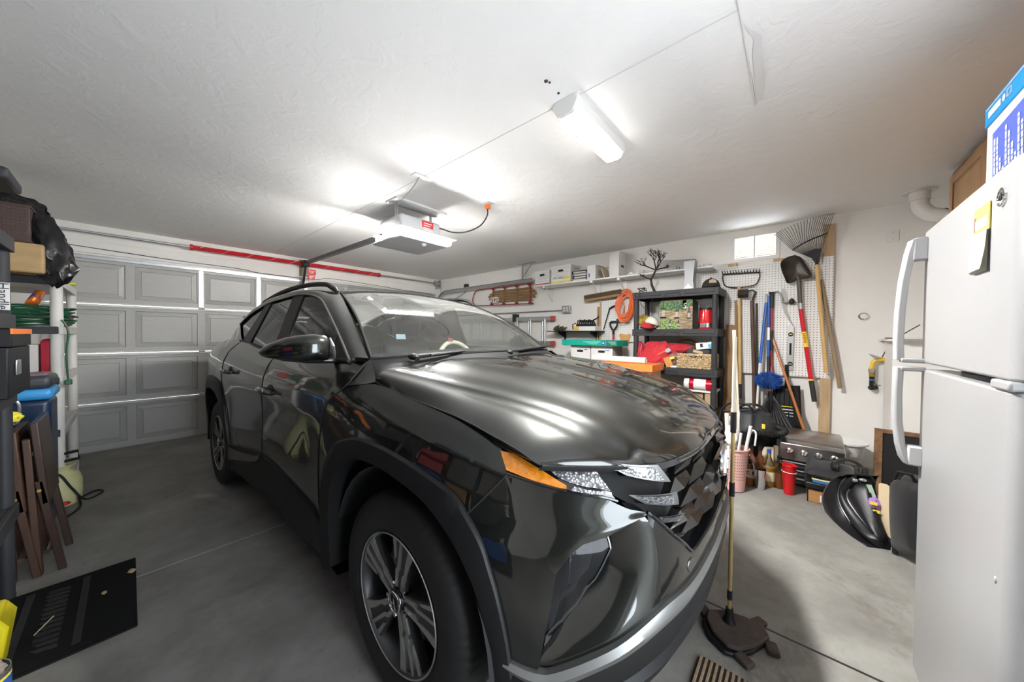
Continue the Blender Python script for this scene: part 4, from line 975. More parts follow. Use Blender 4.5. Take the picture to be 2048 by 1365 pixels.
for sg in (-1, 1):
 a = [(.905, 3.10, .36), (.86, 3.40, .36), (.77, 3.56, .34), (.4, 3.68, .33), (0, 3.70, .33)]
 b = [(3.26, .62), (.86, 3.40, .84), (.77, 3.56, .84), (.4, 3.68, .82), (0, 3.70, .82)]
 CAR.part('rear_bumper', ruled(a, b, 30, 6, sg=sg), M_CLAD)
 m = MB(); m.prism([(sg * .80, 3.54, .92), (sg * .40, 3.67, .92), (sg * .40, 3.66, 1.0), (sg * .80, 3.52, 1.06)], (0, .03, 0)); CAR.part('tail_lamp', m, pm('tail_lamp_red', (0.35, 0.01, 0.01), 0.1, coat=1), bevel=.004)
# ---- underbody and cabin
m = MB(); m.box((-.52, -.66, .20), (.52, -.46, .60)); m.box((-.54, -.50, .20), (.54, .48, .62)); m.box((-.80, .48, .20), (.80, 2.26, .40)); m.box((-.54, 2.2, .22), (.54, 3.3, .55)); m.box((-.74, 3.24, .26), (.74, 3.50, .60))
CAR.part('underbody', m, M_UNDER)
m = MB(); m.prism([(-.74, .42, 1.16), (-.74, .95, 1.13), (-.74, 1.02, 1.05), (-.74, 1.0, .75), (-.74, .42, .75)], (1.48, 0, 0)); dash = CAR.part('dashboard', m, pm('dashboard_grey', (0.10, 0.105, 0.11), 0.65), bevel=.03)
m = MB(); m.ball((.36, .86, 1.13), (.20, .10, .055), 16, 8); CAR.part('instrument_hood', m, pm('dashboard_grey', (0, 0, 0)), dash)
m = MB(); wc = Vector((.36, 1.07, 1.075)); ra = Matrix.Rotation(radians(-24), 3, 'X')
m.tube([wc + ra @ Vector((.185 * cos(a), 0, .185 * sin(a))) for a in np.linspace(0, 2 * pi, 41)[:-1]], .018, 10, closed=True); sw = CAR.part('steering_wheel', m, pm('cream_wheel_cover', (0.62, 0.58, 0.44), 0.6), label='cream steering wheel cover')
m = MB()
for a in (0, pi, -pi / 2): m.tube([wc, wc + ra @ Vector((.175 * cos(a), 0, .175 * sin(a)))], .016, 8)
m.ball(wc, (.07, .03, .06)); CAR.part('wheel_hub', m, M_INT, sw)
M_SEAT = pm('seat_dark_leather', (0.045, 0.045, 0.047), 0.5)
for x in (-.37, .37):
 m = MB(); m.box((x - .25, 1.18, .55), (x + .25, 1.70, .72)); se = CAR.part('seat', m, M_SEAT, bevel=.06, seg=3)
 m = MB(); m.box((x - .24, 1.66, .66), (x + .24, 1.80, 1.26), rot=euler(x=-14), piv=(x, 1.7, .66)); CAR.part('seat_back', m, M_SEAT, se, bevel=.05, seg=3)
 m = MB(); m.box((x - .14, 1.80, 1.28), (x + .14, 1.90, 1.45)); CAR.part('headrest', m, M_SEAT, se, bevel=.04, seg=3)
m = MB(); m.box((-.62, 2.25, .6), (.62, 2.40, 1.20)); m.box((-.62, 1.95, .5), (.62, 2.4, .70)); CAR.part('rear_bench', m, M_SEAT, bevel=.05)
m = MB(); m.box((-.60, 2.45, .55), (.60, 3.3, .85)); CAR.part('cargo_floor', m, M_INT)
m = MB(); m.box((-.72, .45, .40), (.72, 2.4, .55)); CAR.part('cabin_floor', m, M_INT)
# papers and lanyard on the dash, seen through the glass
m = MB(); m.tube([(-.06, 1.02, 1.42), (-.03, .95, 1.36), (.03, .86, 1.30), (.05, .80, 1.27)], .004, 6); CAR.part('mirror_cord', m, M_BLACK)
m = MB(); m.prism([(.02, .80, 1.28), (.065, .80, 1.28), (.065, .80, 1.255), (.02, .80, 1.255)], (0, .004, 0)); CAR.part('hanging_tag', m, pm('tag_maroon', (0.25, 0.05, 0.05), 0.6))
m = MB(); m.prism([(-.40, .79, 1.305), (-.335, .79, 1.305), (-.335, .78, 1.275), (-.40, .78, 1.275)], (0, .003, 0)); CAR.part('toll_tag', m, pm('tag_pale_blue', (0.16, 0.22, 0.28), 0.5))
# ---- wheels
def wheel(hv, sg):
 X0 = sg * .90; R = .365; n = 216
 prof = [(.225, -.20), (.30, -.215), (.345, -.20), (.358, -.185), (.362, -.165), (.364, -.11), (.364, -.06), (.361, -.030), (.352, -.012), (.335, .000), (.305, .006), (.27, .004), (.245, .000), (.236, -.004), (.232, -.02)]
 groove = {3: .003, 4: .004, 7: .004, 8: .005, 9: .002}
 m = MB(); vs = []; fs = []; k_ = len(prof)
 for i in range(n):
  a = 2 * pi * i / n; g = 1 if i % 3 == 0 else 0
  for j, (r, h) in enumerate(prof):
   rr = r - g * groove.get(j, 0)
   vs.append((X0 + sg * h, hv + rr * cos(a), R + rr * sin(a)))
 for i in range(n):
  l = (i + 1) % n
  for j in range(k_ - 1): fs.append((i * k_ + j, l * k_ + j, l * k_ + j + 1, i * k_ + j + 1))
 m.add(vs, fs); ty = CAR.part('tyre', m, M_RUBBER, smooth=30)
 def wp(r, a, h): return (X0 + sg * h, hv + r * cos(a), R + r * sin(a))
 m = MB(); G = [[wp(r, a, h) for r, h in ((.236, -.002), (.228, -.002), (.222, -.012), (.210, -.10), (.20, -.16), (.05, -.16))] for a in np.linspace(0, 2 * pi, 61)[:-1]]
 m.grid(G, closed_u=True); rim = CAR.part('rim', m, M_RIMD, smooth=40)
 m = MB(); m.tube([wp(.2305, a, -.001) for a in np.linspace(0, 2 * pi, 73)[:-1]], .0025, 6, closed=True); CAR.part('rim_lip', m, M_RIMS, rim)
 m = MB(); G = [[wp(r, a, h) for r, h in ((.17, -.10), (.17, -.085), (.0, -.085))] for a in np.linspace(0, 2 * pi, 41)[:-1]]; m.grid(G, closed_u=True); CAR.part('brake_disc', m, M_STEEL, rim)
 for k in range(5):
  a0 = 2 * pi * k / 5 + pi / 2 + .20
  def poly(P, h0, h1):
   # P: (r, sideways); prism in wheel space
   vs = []
   for h in (h0, h1):
    for r, t_ in P:
     y_ = r * cos(a0) - t_ * sin(a0); z_ = r * sin(a0) + t_ * cos(a0)
     dish = -.010 * (1 - r / .22)
     vs.append((X0 + sg * (h + dish), hv + y_, R + z_))
   n_ = len(P)
   return MB().add(vs, [tuple(range(n_)), tuple(range(2 * n_ - 1, n_ - 1, -1))] + [(i, (i + 1) % n_, n_ + (i + 1) % n_, n_ + i) for i in range(n_)])
  body = [(.035, -.030), (.10, -.036), (.16, -.052), (.224, -.070), (.228, .0), (.224, .070), (.16, .046), (.10, .030), (.035, .028)]
  sp = CAR.part('spoke', poly(body, -.045, -.012), M_RIMD, rim, smooth=0, fix=False)
  CAR.part('machined_face', poly([(.040, .006), (.100, .010), (.118, .022), (.160, .024), (.226, .036), (.222, .070), (.165, .047), (.112, .033), (.040, .022)], -.014, -.007), M_RIMS, sp, smooth=0, fix=False)
  CAR.part('machined_face', poly([(.042, -.024), (.105, -.030), (.120, -.020), (.228, -.016), (.228, -.004), (.116, -.006), (.098, -.014), (.042, -.012)], -.014, -.007), M_RIMS, sp, smooth=0, fix=False)
  CAR.part('machined_face', poly([(.135, -.040), (.224, -.064), (.226, -.046), (.150, -.034)], -.014, -.008), M_RIMS, sp, smooth=0, fix=False)
  ab = a0 + pi / 5
  m = MB(); m.cyl(wp(.058, ab, -.035), wp(.058, ab, -.010), .010, .008, 6); CAR.part('lug_nut', m, M_CHROME, rim)
 m = MB(); G = [[wp(r, a, h) for r, h in ((.036, -.03), (.036, -.006), (.033, -.001), (.0, .001))] for a in np.linspace(0, 2 * pi, 33)[:-1]]; m.grid(G, closed_u=True); hc = CAR.part('hub_cap', m, M_PIANO, rim)
 m = MB(); m.tube([wp(.034, a, -.001) for a in np.linspace(0, 2 * pi, 33)[:-1]], .0025, 6, closed=True)
 for s_ in (-.010, .010): m.tube([(X0 + sg * .003, hv + s_ - .005, R - .017), (X0 + sg * .003, hv + s_ + .005, R + .017)], .0028, 5)
 m.tube([(X0 + sg * .003, hv - .011, R), (X0 + sg * .003, hv + .011, R)], .0025, 5); CAR.part('hub_emblem', m, M_CHROME, rim)
for hv in (0.0, 2.755):
 for sg in (-1, 1): wheel(hv, sg)
# ================================================================ wall with shelves: board, brackets and what stands on it
M_CARD_W = pm('white_cardboard', (0.80, 0.79, 0.77), 0.7, var=0.06, vs=5)
M_CARD = pm('brown_cardboard', (0.52, 0.37, 0.22), 0.8, var=0.15, vs=6)
M_CARD_G = pm('grey_cardboard', (0.46, 0.44, 0.43), 0.8)
M_HOLE = pm('dark_opening', (0.015, 0.013, 0.012), 0.9)
M_INK = pm('black_print', (0.03, 0.03, 0.035), 0.6)
def vx(X, y, z): return Vector((X, y, z))
SHZ = 2.077
t = Thing('wall_shelf', 'long white wall shelf on metal brackets under the ceiling', 'shelf', (4.31, 1.95, 1.85))
m = MB(); m.box((4.17, 0.74, SHZ - 0.02), (WX, 3.17, SHZ)); t.part('board', m, M_WHITE, bevel=0.003)
for y in (3.0, 2.20, 1.81, 1.0):
 m = MB(); m.box((WX - 0.006, y - 0.014, SHZ - 0.245), (WX, y + 0.014, SHZ - 0.02)); m.box((4.20, y - 0.014, SHZ - 0.026), (WX, y + 0.014, SHZ - 0.02))
 b = t.part('bracket', m, M_WHITE)
 m = MB(); m.tube([(WX - 0.004, y, SHZ - 0.235), (4.24, y, SHZ - 0.03)], 0.007, 6); t.part('brace', m, M_WHITE, b)
 m = MB(); m.box((4.185, y - 0.02, SHZ - 0.05), (4.205, y + 0.02, SHZ - 0.02)); t.part('bracket_lip', m, M_WHITE, b, bevel=0.004)
def file_box(label, y0, y1, z0, z1, xf, xb, stripe=None, ink=True, sticker=None, lid=True, hole_z=None, group='cardboard file boxes'):
 """a storage box whose front faces -x"""
 t = Thing('file_box', label, 'box', ((xf + xb) / 2, (y0 + y1) / 2, z0), group=group)
 lz = z1 - (z1 - z0) * 0.16 if lid else z1
 m = MB(); m.box((xf + 0.006, y0 + 0.006, z0), (xb - 0.006, y1 - 0.006, lz + 0.002)); b = t.part('body', m, M_CARD_W, bevel=0.003)
 if lid:
  m = MB(); m.box((xf, y0, lz), (xb, y1, z1)); t.part('lid', m, M_CARD_W, bevel=0.003)
 yc = (y0 + y1) / 2; w = (y1 - y0); h = (z1 - z0)
 hz = z0 + h * (0.70 if hole_z is None else hole_z)
 m = MB(); m.lathe([(0, 0), (1, 0)], (0, 0, 0), 20); m.v = [(xf + 0.0045, yc + max(-0.045, min(0.045, p[0] * 0.075)) , hz + p[1] * 0.016) for p in m.v]; t.part('handle_hole', m, M_HOLE, b, fix=False)
 if stripe:
  m = MB(); m.box((xf + 0.004, y0 + 0.008, z0 + h * 0.02), (xf + 0.007, y1 - 0.008, z0 + h * 0.09)); t.part('printed_stripe', m, stripe, b)
 if ink:
  for k, (f, l) in enumerate(((0.60, 0.85), (0.42, 0.55), (0.24, 0.85))):
   m = MB(); m.box((xf + 0.0045, yc - w * l / 2, z0 + h * f), (xf + 0.0065, yc + w * l / 2, z0 + h * f + 0.003)); t.part('printed_line', m, pm('print_grey_mauve', (0.42, 0.36, 0.38), 0.7), b)
 if sticker:
  m = MB(); m.box((xf + 0.003, y0 + w * 0.08, z0 + h * 0.2), (xf + 0.007, y0 + w * 0.38, z0 + h * 0.33)); t.part('sticker', m, sticker, b)
 return t, b
M_YEL = pm('yellow_print', (0.85, 0.68, 0.05), 0.6)
M_REDP = pm('red_print', (0.60, 0.06, 0.08), 0.6)
M_BLUEP = pm('blue_print', (0.06, 0.16, 0.55), 0.6)
t, b = file_box('white file box with a red base stripe at the shelf end', 2.885, 3.165, SHZ, SHZ + 0.215, 4.175, 4.44, M_REDP)
t, b = file_box('white lidded file box with a yellow sticker on the wall shelf', 2.515, 2.865, SHZ, SHZ + 0.255, 4.175, 4.44, M_YEL, sticker=M_YEL)
text_mesh('handwriting', 'TAX YEARS', 0.035, M_INK, b, frame4(Vector((4.1795, 2.73, SHZ + 0.075)) - Vector(t.off), (0, -1, 0), (0, 0, 1)))
# ring binders lying in a stack
for k, (dz, c) in enumerate(((0, (0.55, 0.54, 0.52)), (0.036, (0.03, 0.035, 0.06)), (0.072, (0.70, 0.69, 0.67)), (0.108, (0.035, 0.035, 0.04)))):
 t = Thing('ring_binder', ['grey ring binder lowest in the stack beside file box', 'navy ring binder second from the bottom of the stack', 'white ring binder third from the bottom of the stack', 'black ring binder lying on top of the binder stack'][k], 'binder', (4.30, 2.38, SHZ + dz), group='ring binders stacked on the wall shelf')
 y0, y1 = 2.27 + 0.01 * (k % 2), 2.50 - 0.012 * (k % 3)
 mt = pm('binder_cover_%s' % 'abcd'[k], c, 0.45)
 m = MB(); m.box((4.185, y0, SHZ + dz + 0.001), (4.42, y1, SHZ + dz + 0.004)); t.part('cover', m, mt)
 m = MB(); m.box((4.185, y0, SHZ + dz + 0.031), (4.42, y1, SHZ + dz + 0.034), rot=euler(x=1.5 - k)); t.part('cover', m, mt)
 m = MB(); m.box((4.185, y1 - 0.004, SHZ + dz + 0.001), (4.42, y1, SHZ + dz + 0.034)); t.part('spine', m, mt)
 m = MB(); m.box((4.20, y0 + 0.012, SHZ + dz + 0.006), (4.41, y1 - 0.012, SHZ + dz + 0.027)); t.part('pages', m, pm('paper_edges', (0.78, 0.76, 0.72), 0.8, var=0.2, vs=120, stretch=(0.1, 0.1, 1)))
t = Thing('carton', 'white carton with a small blue mark between binders and tall box', 'box', (4.29, 2.18, SHZ))
m = MB(); m.box((4.18, 2.13, SHZ), (4.43, 2.255, SHZ + 0.195)); b = t.part('body', m, M_CARD_W, bevel=0.002)
m = MB(); m.box((4.178, 2.215, SHZ + 0.03), (4.181, 2.235, SHZ + 0.085)); t.part('blue_mark', m, M_BLUEP, b)
m = MB(); m.box((4.24, 2.128, SHZ + 0.05), (4.37, 2.131, SHZ + 0.13)); t.part('printed_panel', m, pm('print_grey_pale', (0.55, 0.54, 0.53), 0.7), b)
m = MB(); m.box((4.18, 2.127, SHZ + 0.188), (4.43, 2.10, SHZ + 0.197), rot=euler(x=18), piv=(4.3, 2.13, SHZ + 0.19)); t.part('flap', m, M_CARD_W, b)
t = Thing('tall_carton', 'tall narrow white carton standing on the wall shelf', 'box', (4.29, 1.87, SHZ))
m = MB(); m.box((4.18, 1.80, SHZ), (4.40, 1.93, SHZ + 0.315)); b = t.part('body', m, M_CARD_W, bevel=0.002)
m = MB(); m.box((4.20, 1.78, SHZ + 0.315), (4.39, 1.83, SHZ + 0.32), rot=euler(x=-30), piv=(4.3, 1.80, SHZ + 0.315)); m.box((4.18, 1.88, SHZ + 0.315), (4.38, 1.95, SHZ + 0.319), rot=euler(x=25), piv=(4.3, 1.93, SHZ + 0.315)); t.part('flap', m, M_CARD_W, b)
m = MB(); m.box((4.25, 1.7985, SHZ + 0.13), (4.34, 1.8005, SHZ + 0.16)); t.part('printed_mark', m, M_INK, b)
m = MB(); m.box((4.20, 2.00, SHZ), (4.40, 2.012, SHZ + 0.16), rot=euler(x=-20), piv=(4.3, 2.0, SHZ)); single('paper_folder', 'tan paper folder leaning beside the tall white carton', 'folder', m, pm('manila_paper', (0.62, 0.50, 0.34), 0.8))
# crumpled white lights string / paper
m = MB()
for i in range(26):
 m.ball((4.20 + random.uniform(0, .10), 1.30 + i * 0.016, SHZ + 0.012 + random.uniform(0, .02)), (random.uniform(.012, .022),) * 3, 6, 5, jit=.3)
single('string_lights', 'heap of white string lights lying along the wall shelf', 'lights', m, M_PLASTIC_W, kind='stuff')
# perforated curved sheet
t = Thing('mesh_screen', 'curved perforated metal screen lying on the wall shelf', 'screen', (4.33, 1.12, SHZ))
m = MB()
for k in range(26):
 y = 0.93 + k * 0.0165
 m.tube([(4.19 + 0.22 * q, y, SHZ + 0.006 + 0.15 * sin(pi * (0.1 + 0.9 * q) * .9) * (0.75 + .25 * k / 25)) for q in np.linspace(0, 1, 8)], 0.0016, 4, caps=False)
for q in np.linspace(0, 1, 14):
 m.tube([(4.19 + 0.22 * q, 0.93 + 0.4125 * p, SHZ + 0.006 + 0.15 * sin(pi * (0.1 + 0.9 * q) * .9) * (0.75 + .25 * p)) for p in (1, 0)], 0.0016, 4, caps=False)
t.part('wire_weave', m, M_STEEL, fix=False)
m = MB(); m.cyl((4.23, 0.80, SHZ), (4.23, 0.80, SHZ + 0.028), 0.045, n=20); single('jar_lid', 'pale green jar lid at the end of the wall shelf', 'lid', m, pm('pale_green_plastic', (0.55, 0.68, 0.58), 0.4), bevel=0.004)
for i in range(9):
 y = 0.86 + i * 0.03; m = MB(); m.tube([(4.19, y, SHZ + 0.004), (4.21, y + .01, SHZ + 0.02 + .012 * (i % 3)), (4.25, y + .015, SHZ + 0.006)], 0.004, 5)
 single('curtain_hook', 'dark metal hook lying in the row before the mesh screen', 'hook', m, M_BLACK, group='dark hooks on the wall shelf')
# ---- sled hung on the wall
SX = 4.395
t = Thing('sled', 'wooden slatted sled with red metal runners hung on the wall', 'sled', (SX, 3.75, 1.80), group=None)
M_SLAT = pm('sled_varnished_wood', (0.30, 0.17, 0.06), 0.4, var=0.4, vs=6, stretch=(1, 1, 8))
A = (4.395, 4.391, 2.119); B = (4.395, 3.302, 2.121); C_ = (4.395, 3.288, 1.858); D_ = (4.395, 4.428, 1.88)
def sl(u_, v_):   # u along, v down
 return [A[1] * (1 - u_) * (1 - v_) + B[1] * u_ * (1 - v_) + C_[1] * u_ * v_ + D_[1] * (1 - u_) * v_, A[2] * (1 - u_) * (1 - v_) + B[2] * u_ * (1 - v_) + C_[2] * u_ * v_ + D_[2] * (1 - u_) * v_]
for k in range(5):
 v0, v1 = 0.05 + k * 0.185, 0.05 + k * 0.185 + 0.135
 e = (0.10, 0.03, 0.0, 0.03, 0.10)[k]
 P = [sl(e, v0), sl(1 - e, v0), sl(1 - e * .6, v1), sl(e * .6, v1)]
 m = MB(); m.prism([(SX, y, z) for y, z in P], (0.012, 0, 0)); t.part('slat', m, M_SLAT, bevel=0.003)
for u_ in (0.12, 0.38, 0.64, 0.90):
 p, q = sl(u_, -0.12), sl(u_, 1.12)
 m = MB(); m.tube([(SX - 0.015, *p), (SX - 0.015, *q)], 0.009, 6); br = t.part('crossbar', m, M_SLAT if u_ in (0.38, 0.64) else pm('sled_red_metal', (0.25, 0.025, 0.02), 0.4))
 for e in (p, q):
  m = MB(); m.prism([(SX - 0.03, e[0] - 0.05, e[1]), (SX - 0.03, e[0] + 0.05, e[1]), (SX - 0.03, e[0], e[1] + (0.05 if e is q else -0.05))], (0.012, 0, 0)); t.part('knee_bracket', m, MATS['sled_red_metal'] if 'sled_red_metal' in MATS else pm('sled_red_metal', (0.25, 0.025, 0.02), 0.4), br)
for v_ in (-0.14, 1.14):
 pts = [sl(u_, v_) for u_ in (-0.22, -0.1, 0.2, 0.6, 0.97)]
 m = MB(); m.tube([(SX - 0.035, y, z) for y, z in pts], 0.009, 6); t.part('runner', m, pm('sled_red_metal', (0.25, 0.025, 0.02), 0.4))
p0, p1 = sl(-0.22, -0.14), sl(-0.22, 1.14)
m = MB(); m.tube([(SX - 0.035, y, z) for y, z in curve([p0, (p0[0] + .10, p0[1] - .03), ((p0[0] + p1[0]) / 2 + .14, (p0[1] + p1[1]) / 2), (p1[0] + .10, p1[1] + .03), p1], 16)], 0.010, 6); t.part('steering_bow', m, pm('sled_red_metal', (0.25, 0.025, 0.02), 0.4))
m = MB(); c = sl(0.14, .75); m.tube([(SX - 0.03 - .01 * sin(i * 1.3), c[0] + .06 * cos(i * .9) - .004 * i, c[1] + .05 * sin(i * .9)) for i in range(28)], 0.006, 5); t.part('tow_rope', m, pm('white_rope', (0.82, 0.80, 0.74), 0.8))
# ---- conduit, outlet box, small controls
t = Thing('outlet_box', 'grey metal outlet box at the end of a wall conduit', 'outlet', (WX, 2.74, 1.62))
y0, z0 = (4.45, 2.802, 1.646)[1:]; y1, z1 = (4.45, 2.661, 1.756)[1:]
m = MB(); m.box((WX - 0.055, min(y0, y1), z0), (WX, max(y0, y1), z1)); bx = t.part('box', m, M_STEEL, bevel=0.006)
for dy in (-0.028, 0.028):
 for dz in (-0.02, 0.02):
  m = MB(); m.cyl((WX - 0.0555, (y0 + y1) / 2 + dy, (z0 + z1) / 2 + dz), (WX - 0.058, (y0 + y1) / 2 + dy, (z0 + z1) / 2 + dz), 0.015, n=14); t.part('receptacle', m, M_WHITE, bx)
m = MB(); a = (4.43, 2.79, 1.691); b_ = (4.43, 5.577, 1.684); m.cyl(a, b_, 0.011, n=10); t.part('conduit', m, M_STEEL)
m = MB(); p = (4.44, 5.057, 2.258); m.box((WX - 0.06, p[1] - 0.05, p[2] - 0.045), (WX, p[1] + 0.04, p[2] + 0.05)); single('wall_transformer', 'small black plug-in transformer beside the door track', 'adapter', m, M_DARK, bevel=0.006)
m = MB(); m.tube([tuple(q) for q in curve([(WX - .03, p[1], p[2] - .045), (WX - .03, p[1] + .05, p[2] - .12), (WX - .02, p[1] + .3, p[2] - .20), (WX - .02, p[1] + .5, p[2] - .22)], 16)], 0.005, 6); single('adapter_cable', 'thin black cable drooping from the plug-in transformer', 'cable', m, M_CABLE)
# ---- aluminium extension ladder hung flat on the wall
LZ0, LZ1 = 1.176, 1.57
t = Thing('extension_ladder', 'aluminium extension ladder hung sideways on the wall', 'ladder', (4.40, 4.1, 1.15))
for z in (LZ0, LZ1):
 m = MB(); m.box((4.36, 2.93, z - 0.033), (4.385, 5.55, z + 0.033)); r_ = t.part('side_rail', m, M_ALU, bevel=0.004)
 m = MB(); m.box((4.345, 2.905, z - 0.036), (4.39, 2.985, z + 0.036)); t.part('end_cap', m, pm('faded_red_plastic', (0.45, 0.07, 0.06), 0.5), r_, bevel=0.006)
 m = MB(); m.box((4.395, 3.05, z - 0.033), (4.42, 5.62, z + 0.033)); t.part('side_rail', m, M_ALU, bevel=0.004)
for k in range(9):
 y = 3.10 + k * 0.29
 m = MB(); m.cyl((4.372, y, LZ0), (4.372, y, LZ1), 0.016, n=10); t.part('rung', m, M_ALU)
 m = MB(); m.cyl((4.407, y + 0.07, LZ0), (4.407, y + 0.07, LZ1), 0.016, n=10); t.part('rung', m, M_ALU)
m = MB(); m.box((WX - 0.10, 3.70, LZ1 + 0.02), (WX, 3.77, LZ1 + 0.09)); m.box((WX - 0.10, 3.70, LZ1 - 0.04), (WX - 0.092, 3.77, LZ1 + 0.09)); single('ladder_hook', 'dark wall hook carrying the aluminium ladder', 'hook', m, M_DARK, bevel=0.003)
# ---- small black shelf
zs = (4.25, 2.478, 1.369)[2]
ya, yb = (4.2, 2.946, 1.37)[1], (4.2, 2.084, 1.375)[1]
t = Thing('black_wall_shelf', 'small black shelf on brackets beside the ladder', 'shelf', (4.32, (ya + yb) / 2, zs - 0.2))
m = MB(); m.box((4.20, yb, zs - 0.015), (WX, ya, zs)); t.part('board', m, M_BLACK, bevel=0.002)
for y in (ya - 0.20, yb + 0.13):
 m = MB(); m.prism([(4.24, y, zs - 0.015), (WX, y, zs - 0.015), (WX, y, zs - 0.22), (WX - 0.03, y, zs - 0.22), (WX - 0.035, y, zs - 0.10), (4.24, y, zs - 0.04)], (0, 0.022, 0)); t.part('bracket', m, M_BLACK, bevel=0.004)
def garland(name, label, c, R, cols, n=70):
 t = Thing(name, label, 'garland', (c[0], c[1], c[2] - R * .5))
 for i, cc in enumerate(cols):
  m = MB()
  for k in range(n):
   d = Vector((random.gauss(0, 1), random.gauss(0, 1.4), random.gauss(0, .7))).normalized() * R * random.uniform(.5, 1)
   d.z = abs(d.z) * .75 - R * .45
   p = Vector(c) + d; e = p + Vector((random.uniform(-1, 1), random.uniform(-1, 1), random.uniform(0, 1))) * R * .33
   m.tube([p, (p + e) / 2 + Vector((0, 0, .006)), e], [.006, .005, .001], 4)
  t.part('sprig', m, pm('garland_%s' % 'abc'[i], cc, 0.8), smooth=0)['kind'] = 'stuff'
 return t
garland('pine_garland', 'green and brown pine garland on the small black shelf', (4.30, ya - 0.17, zs + 0.047), 0.10, ((0.03, 0.07, 0.03), (0.16, 0.11, 0.07), (0.06, 0.09, 0.05)))
t = Thing('shoe_carton', 'white and yellow carton under the black boots', 'box', (4.31, yb + 0.22, zs))
m = MB(); m.box((4.22, yb + 0.06, zs), (4.42, yb + 0.40, zs + 0.062)); b = t.part('body', m, M_CARD_W, bevel=0.002)
m = MB(); m.box((4.217, yb + 0.315, zs + 0.004), (4.221, yb + 0.40, zs + 0.06)); t.part('yellow_end', m, pm('mustard_print', (0.85, 0.5, 0.06), 0.6), b)
t = Thing('hiking_cleats', 'pair of black spiked cleats with straps on the carton', 'cleats', (4.31, yb + 0.24, zs + 0.062))
m = MB(); m.box((4.24, yb + 0.13, zs + 0.063), (4.40, yb + 0.38, zs + 0.10)); b = t.part('sole', m, M_BLACK, bevel=0.015)
for k in range(7):
 m = MB(); y = yb + 0.15 + k * 0.034; m.tube([(4.25, y, zs + .10), (4.28, y + .01, zs + .145 + .012 * (k % 2)), (4.34, y + .005, zs + .15), (4.39, y, zs + .10)], 0.009, 6); t.part('lug', m, M_BLACK)
m = MB(); m.tube([(4.26, yb + .13, zs + .10), (4.25, yb + .10, zs + .15), (4.26, yb + .06, zs + .17), (4.27, yb + .03, zs + .20)], .010, 6); m.tube([(4.25, yb + .38, zs + .11), (4.24, yb + .43, zs + .09), (4.24, yb + .42, zs + .02)], .008, 6); t.part('strap', m, M_BLACK)
# ================================================================ pegboards
def peg_mat():
 m = bpy.data.materials.new('white_pegboard'); m.use_nodes = True; nt = m.node_tree; L = nt.links.new
 b = nt.nodes['Principled BSDF']; b.inputs['Roughness'].default_value = 0.5
 tc = nd(nt, 'ShaderNodeTexCoord'); sp = nd(nt, 'ShaderNodeSeparateXYZ'); L(tc.outputs['Object'], sp.inputs[0])
 def fr(o):
  a = nd(nt, 'ShaderNodeMath', operation='MULTIPLY'); a.inputs[1].default_value = 1 / 0.0254; L(o, a.inputs[0])
  f = nd(nt, 'ShaderNodeMath', operation='FRACT'); L(a.outputs[0], f.inputs[0])
  s_ = nd(nt, 'ShaderNodeMath', operation='SUBTRACT'); s_.inputs[1].default_value = 0.5; L(f.outputs[0], s_.inputs[0])
  q = nd(nt, 'ShaderNodeMath', operation='MULTIPLY'); L(s_.outputs[0], q.inputs[0]); L(s_.outputs[0], q.inputs[1]); return q.outputs[0]
 ad = nd(nt, 'ShaderNodeMath', operation='ADD'); L(fr(sp.outputs[1]), ad.inputs[0]); L(fr(sp.outputs[2]), ad.inputs[1])
 lt = nd(nt, 'ShaderNodeMath', operation='LESS_THAN'); lt.inputs[1].default_value = 0.022; L(ad.outputs[0], lt.inputs[0])
 mx = nd(nt, 'ShaderNodeMix', data_type='RGBA'); mx.inputs[6].default_value = (0.80, 0.79, 0.77, 1); mx.inputs[7].default_value = (0.05, 0.045, 0.04, 1)
 L(lt.outputs[0], mx.inputs[0]); L(mx.outputs[2], b.inputs['Base Color'])
 return m
M_PEG = peg_mat()
PX = 4.405
t = Thing('pegboard', 'large white pegboard with garden tools hung on it', 'pegboard', (PX, 0.35, 0.88))
P0 = (4.405, -0.215, 2.081); P1 = (4.405, -0.237, 0.907)
py0 = (P0[1] + P1[1]) / 2; pz1, pz0 = P0[2], P1[2]
m = MB(); m.box((PX, py0, pz0), (PX + 0.006, 1.02, (pz0 + pz1) / 2 + 0.145)); t.part('lower_board', m, M_PEG)
m = MB(); m.box((PX, py0, (pz0 + pz1) / 2 + 0.147), (PX + 0.006, 1.02, pz1)); t.part('upper_board', m, M_PEG)
for yc, za, zb in ((py0 + 0.035, fz(0), 2.39), (0.185, pz0, pz1 + 0.035), (0.585, pz0, pz1 + 0.035)):
 m = MB(); m.box((PX + 0.006, yc - 0.035, za), (WX, yc + 0.045, zb)); t.part('furring_strip', m, M_WOOD, bevel=0.003)
t = Thing('small_pegboard', 'small white pegboard holding the orange cord and saws', 'pegboard', (PX, 1.9, 1.3))
yl = (4.405, 2.142, 1.527)[1]; zt = (4.405, 2.123, 1.796)[2]
m = MB(); m.box((PX, 1.45, 1.22), (PX + 0.006, yl, zt)); t.part('board', m, M_PEG)
m = MB(); m.box((PX - 0.002, yl, 1.18), (WX, yl + 0.03, zt + 0.01)); t.part('edge_strip', m, M_WOOD, bevel=0.002)
m = MB(); m.box((PX + 0.006, yl + 0.055, 1.22), (WX, yl + 0.075, zt - 0.08)); t.part('furring_strip', m, M_WOOD)
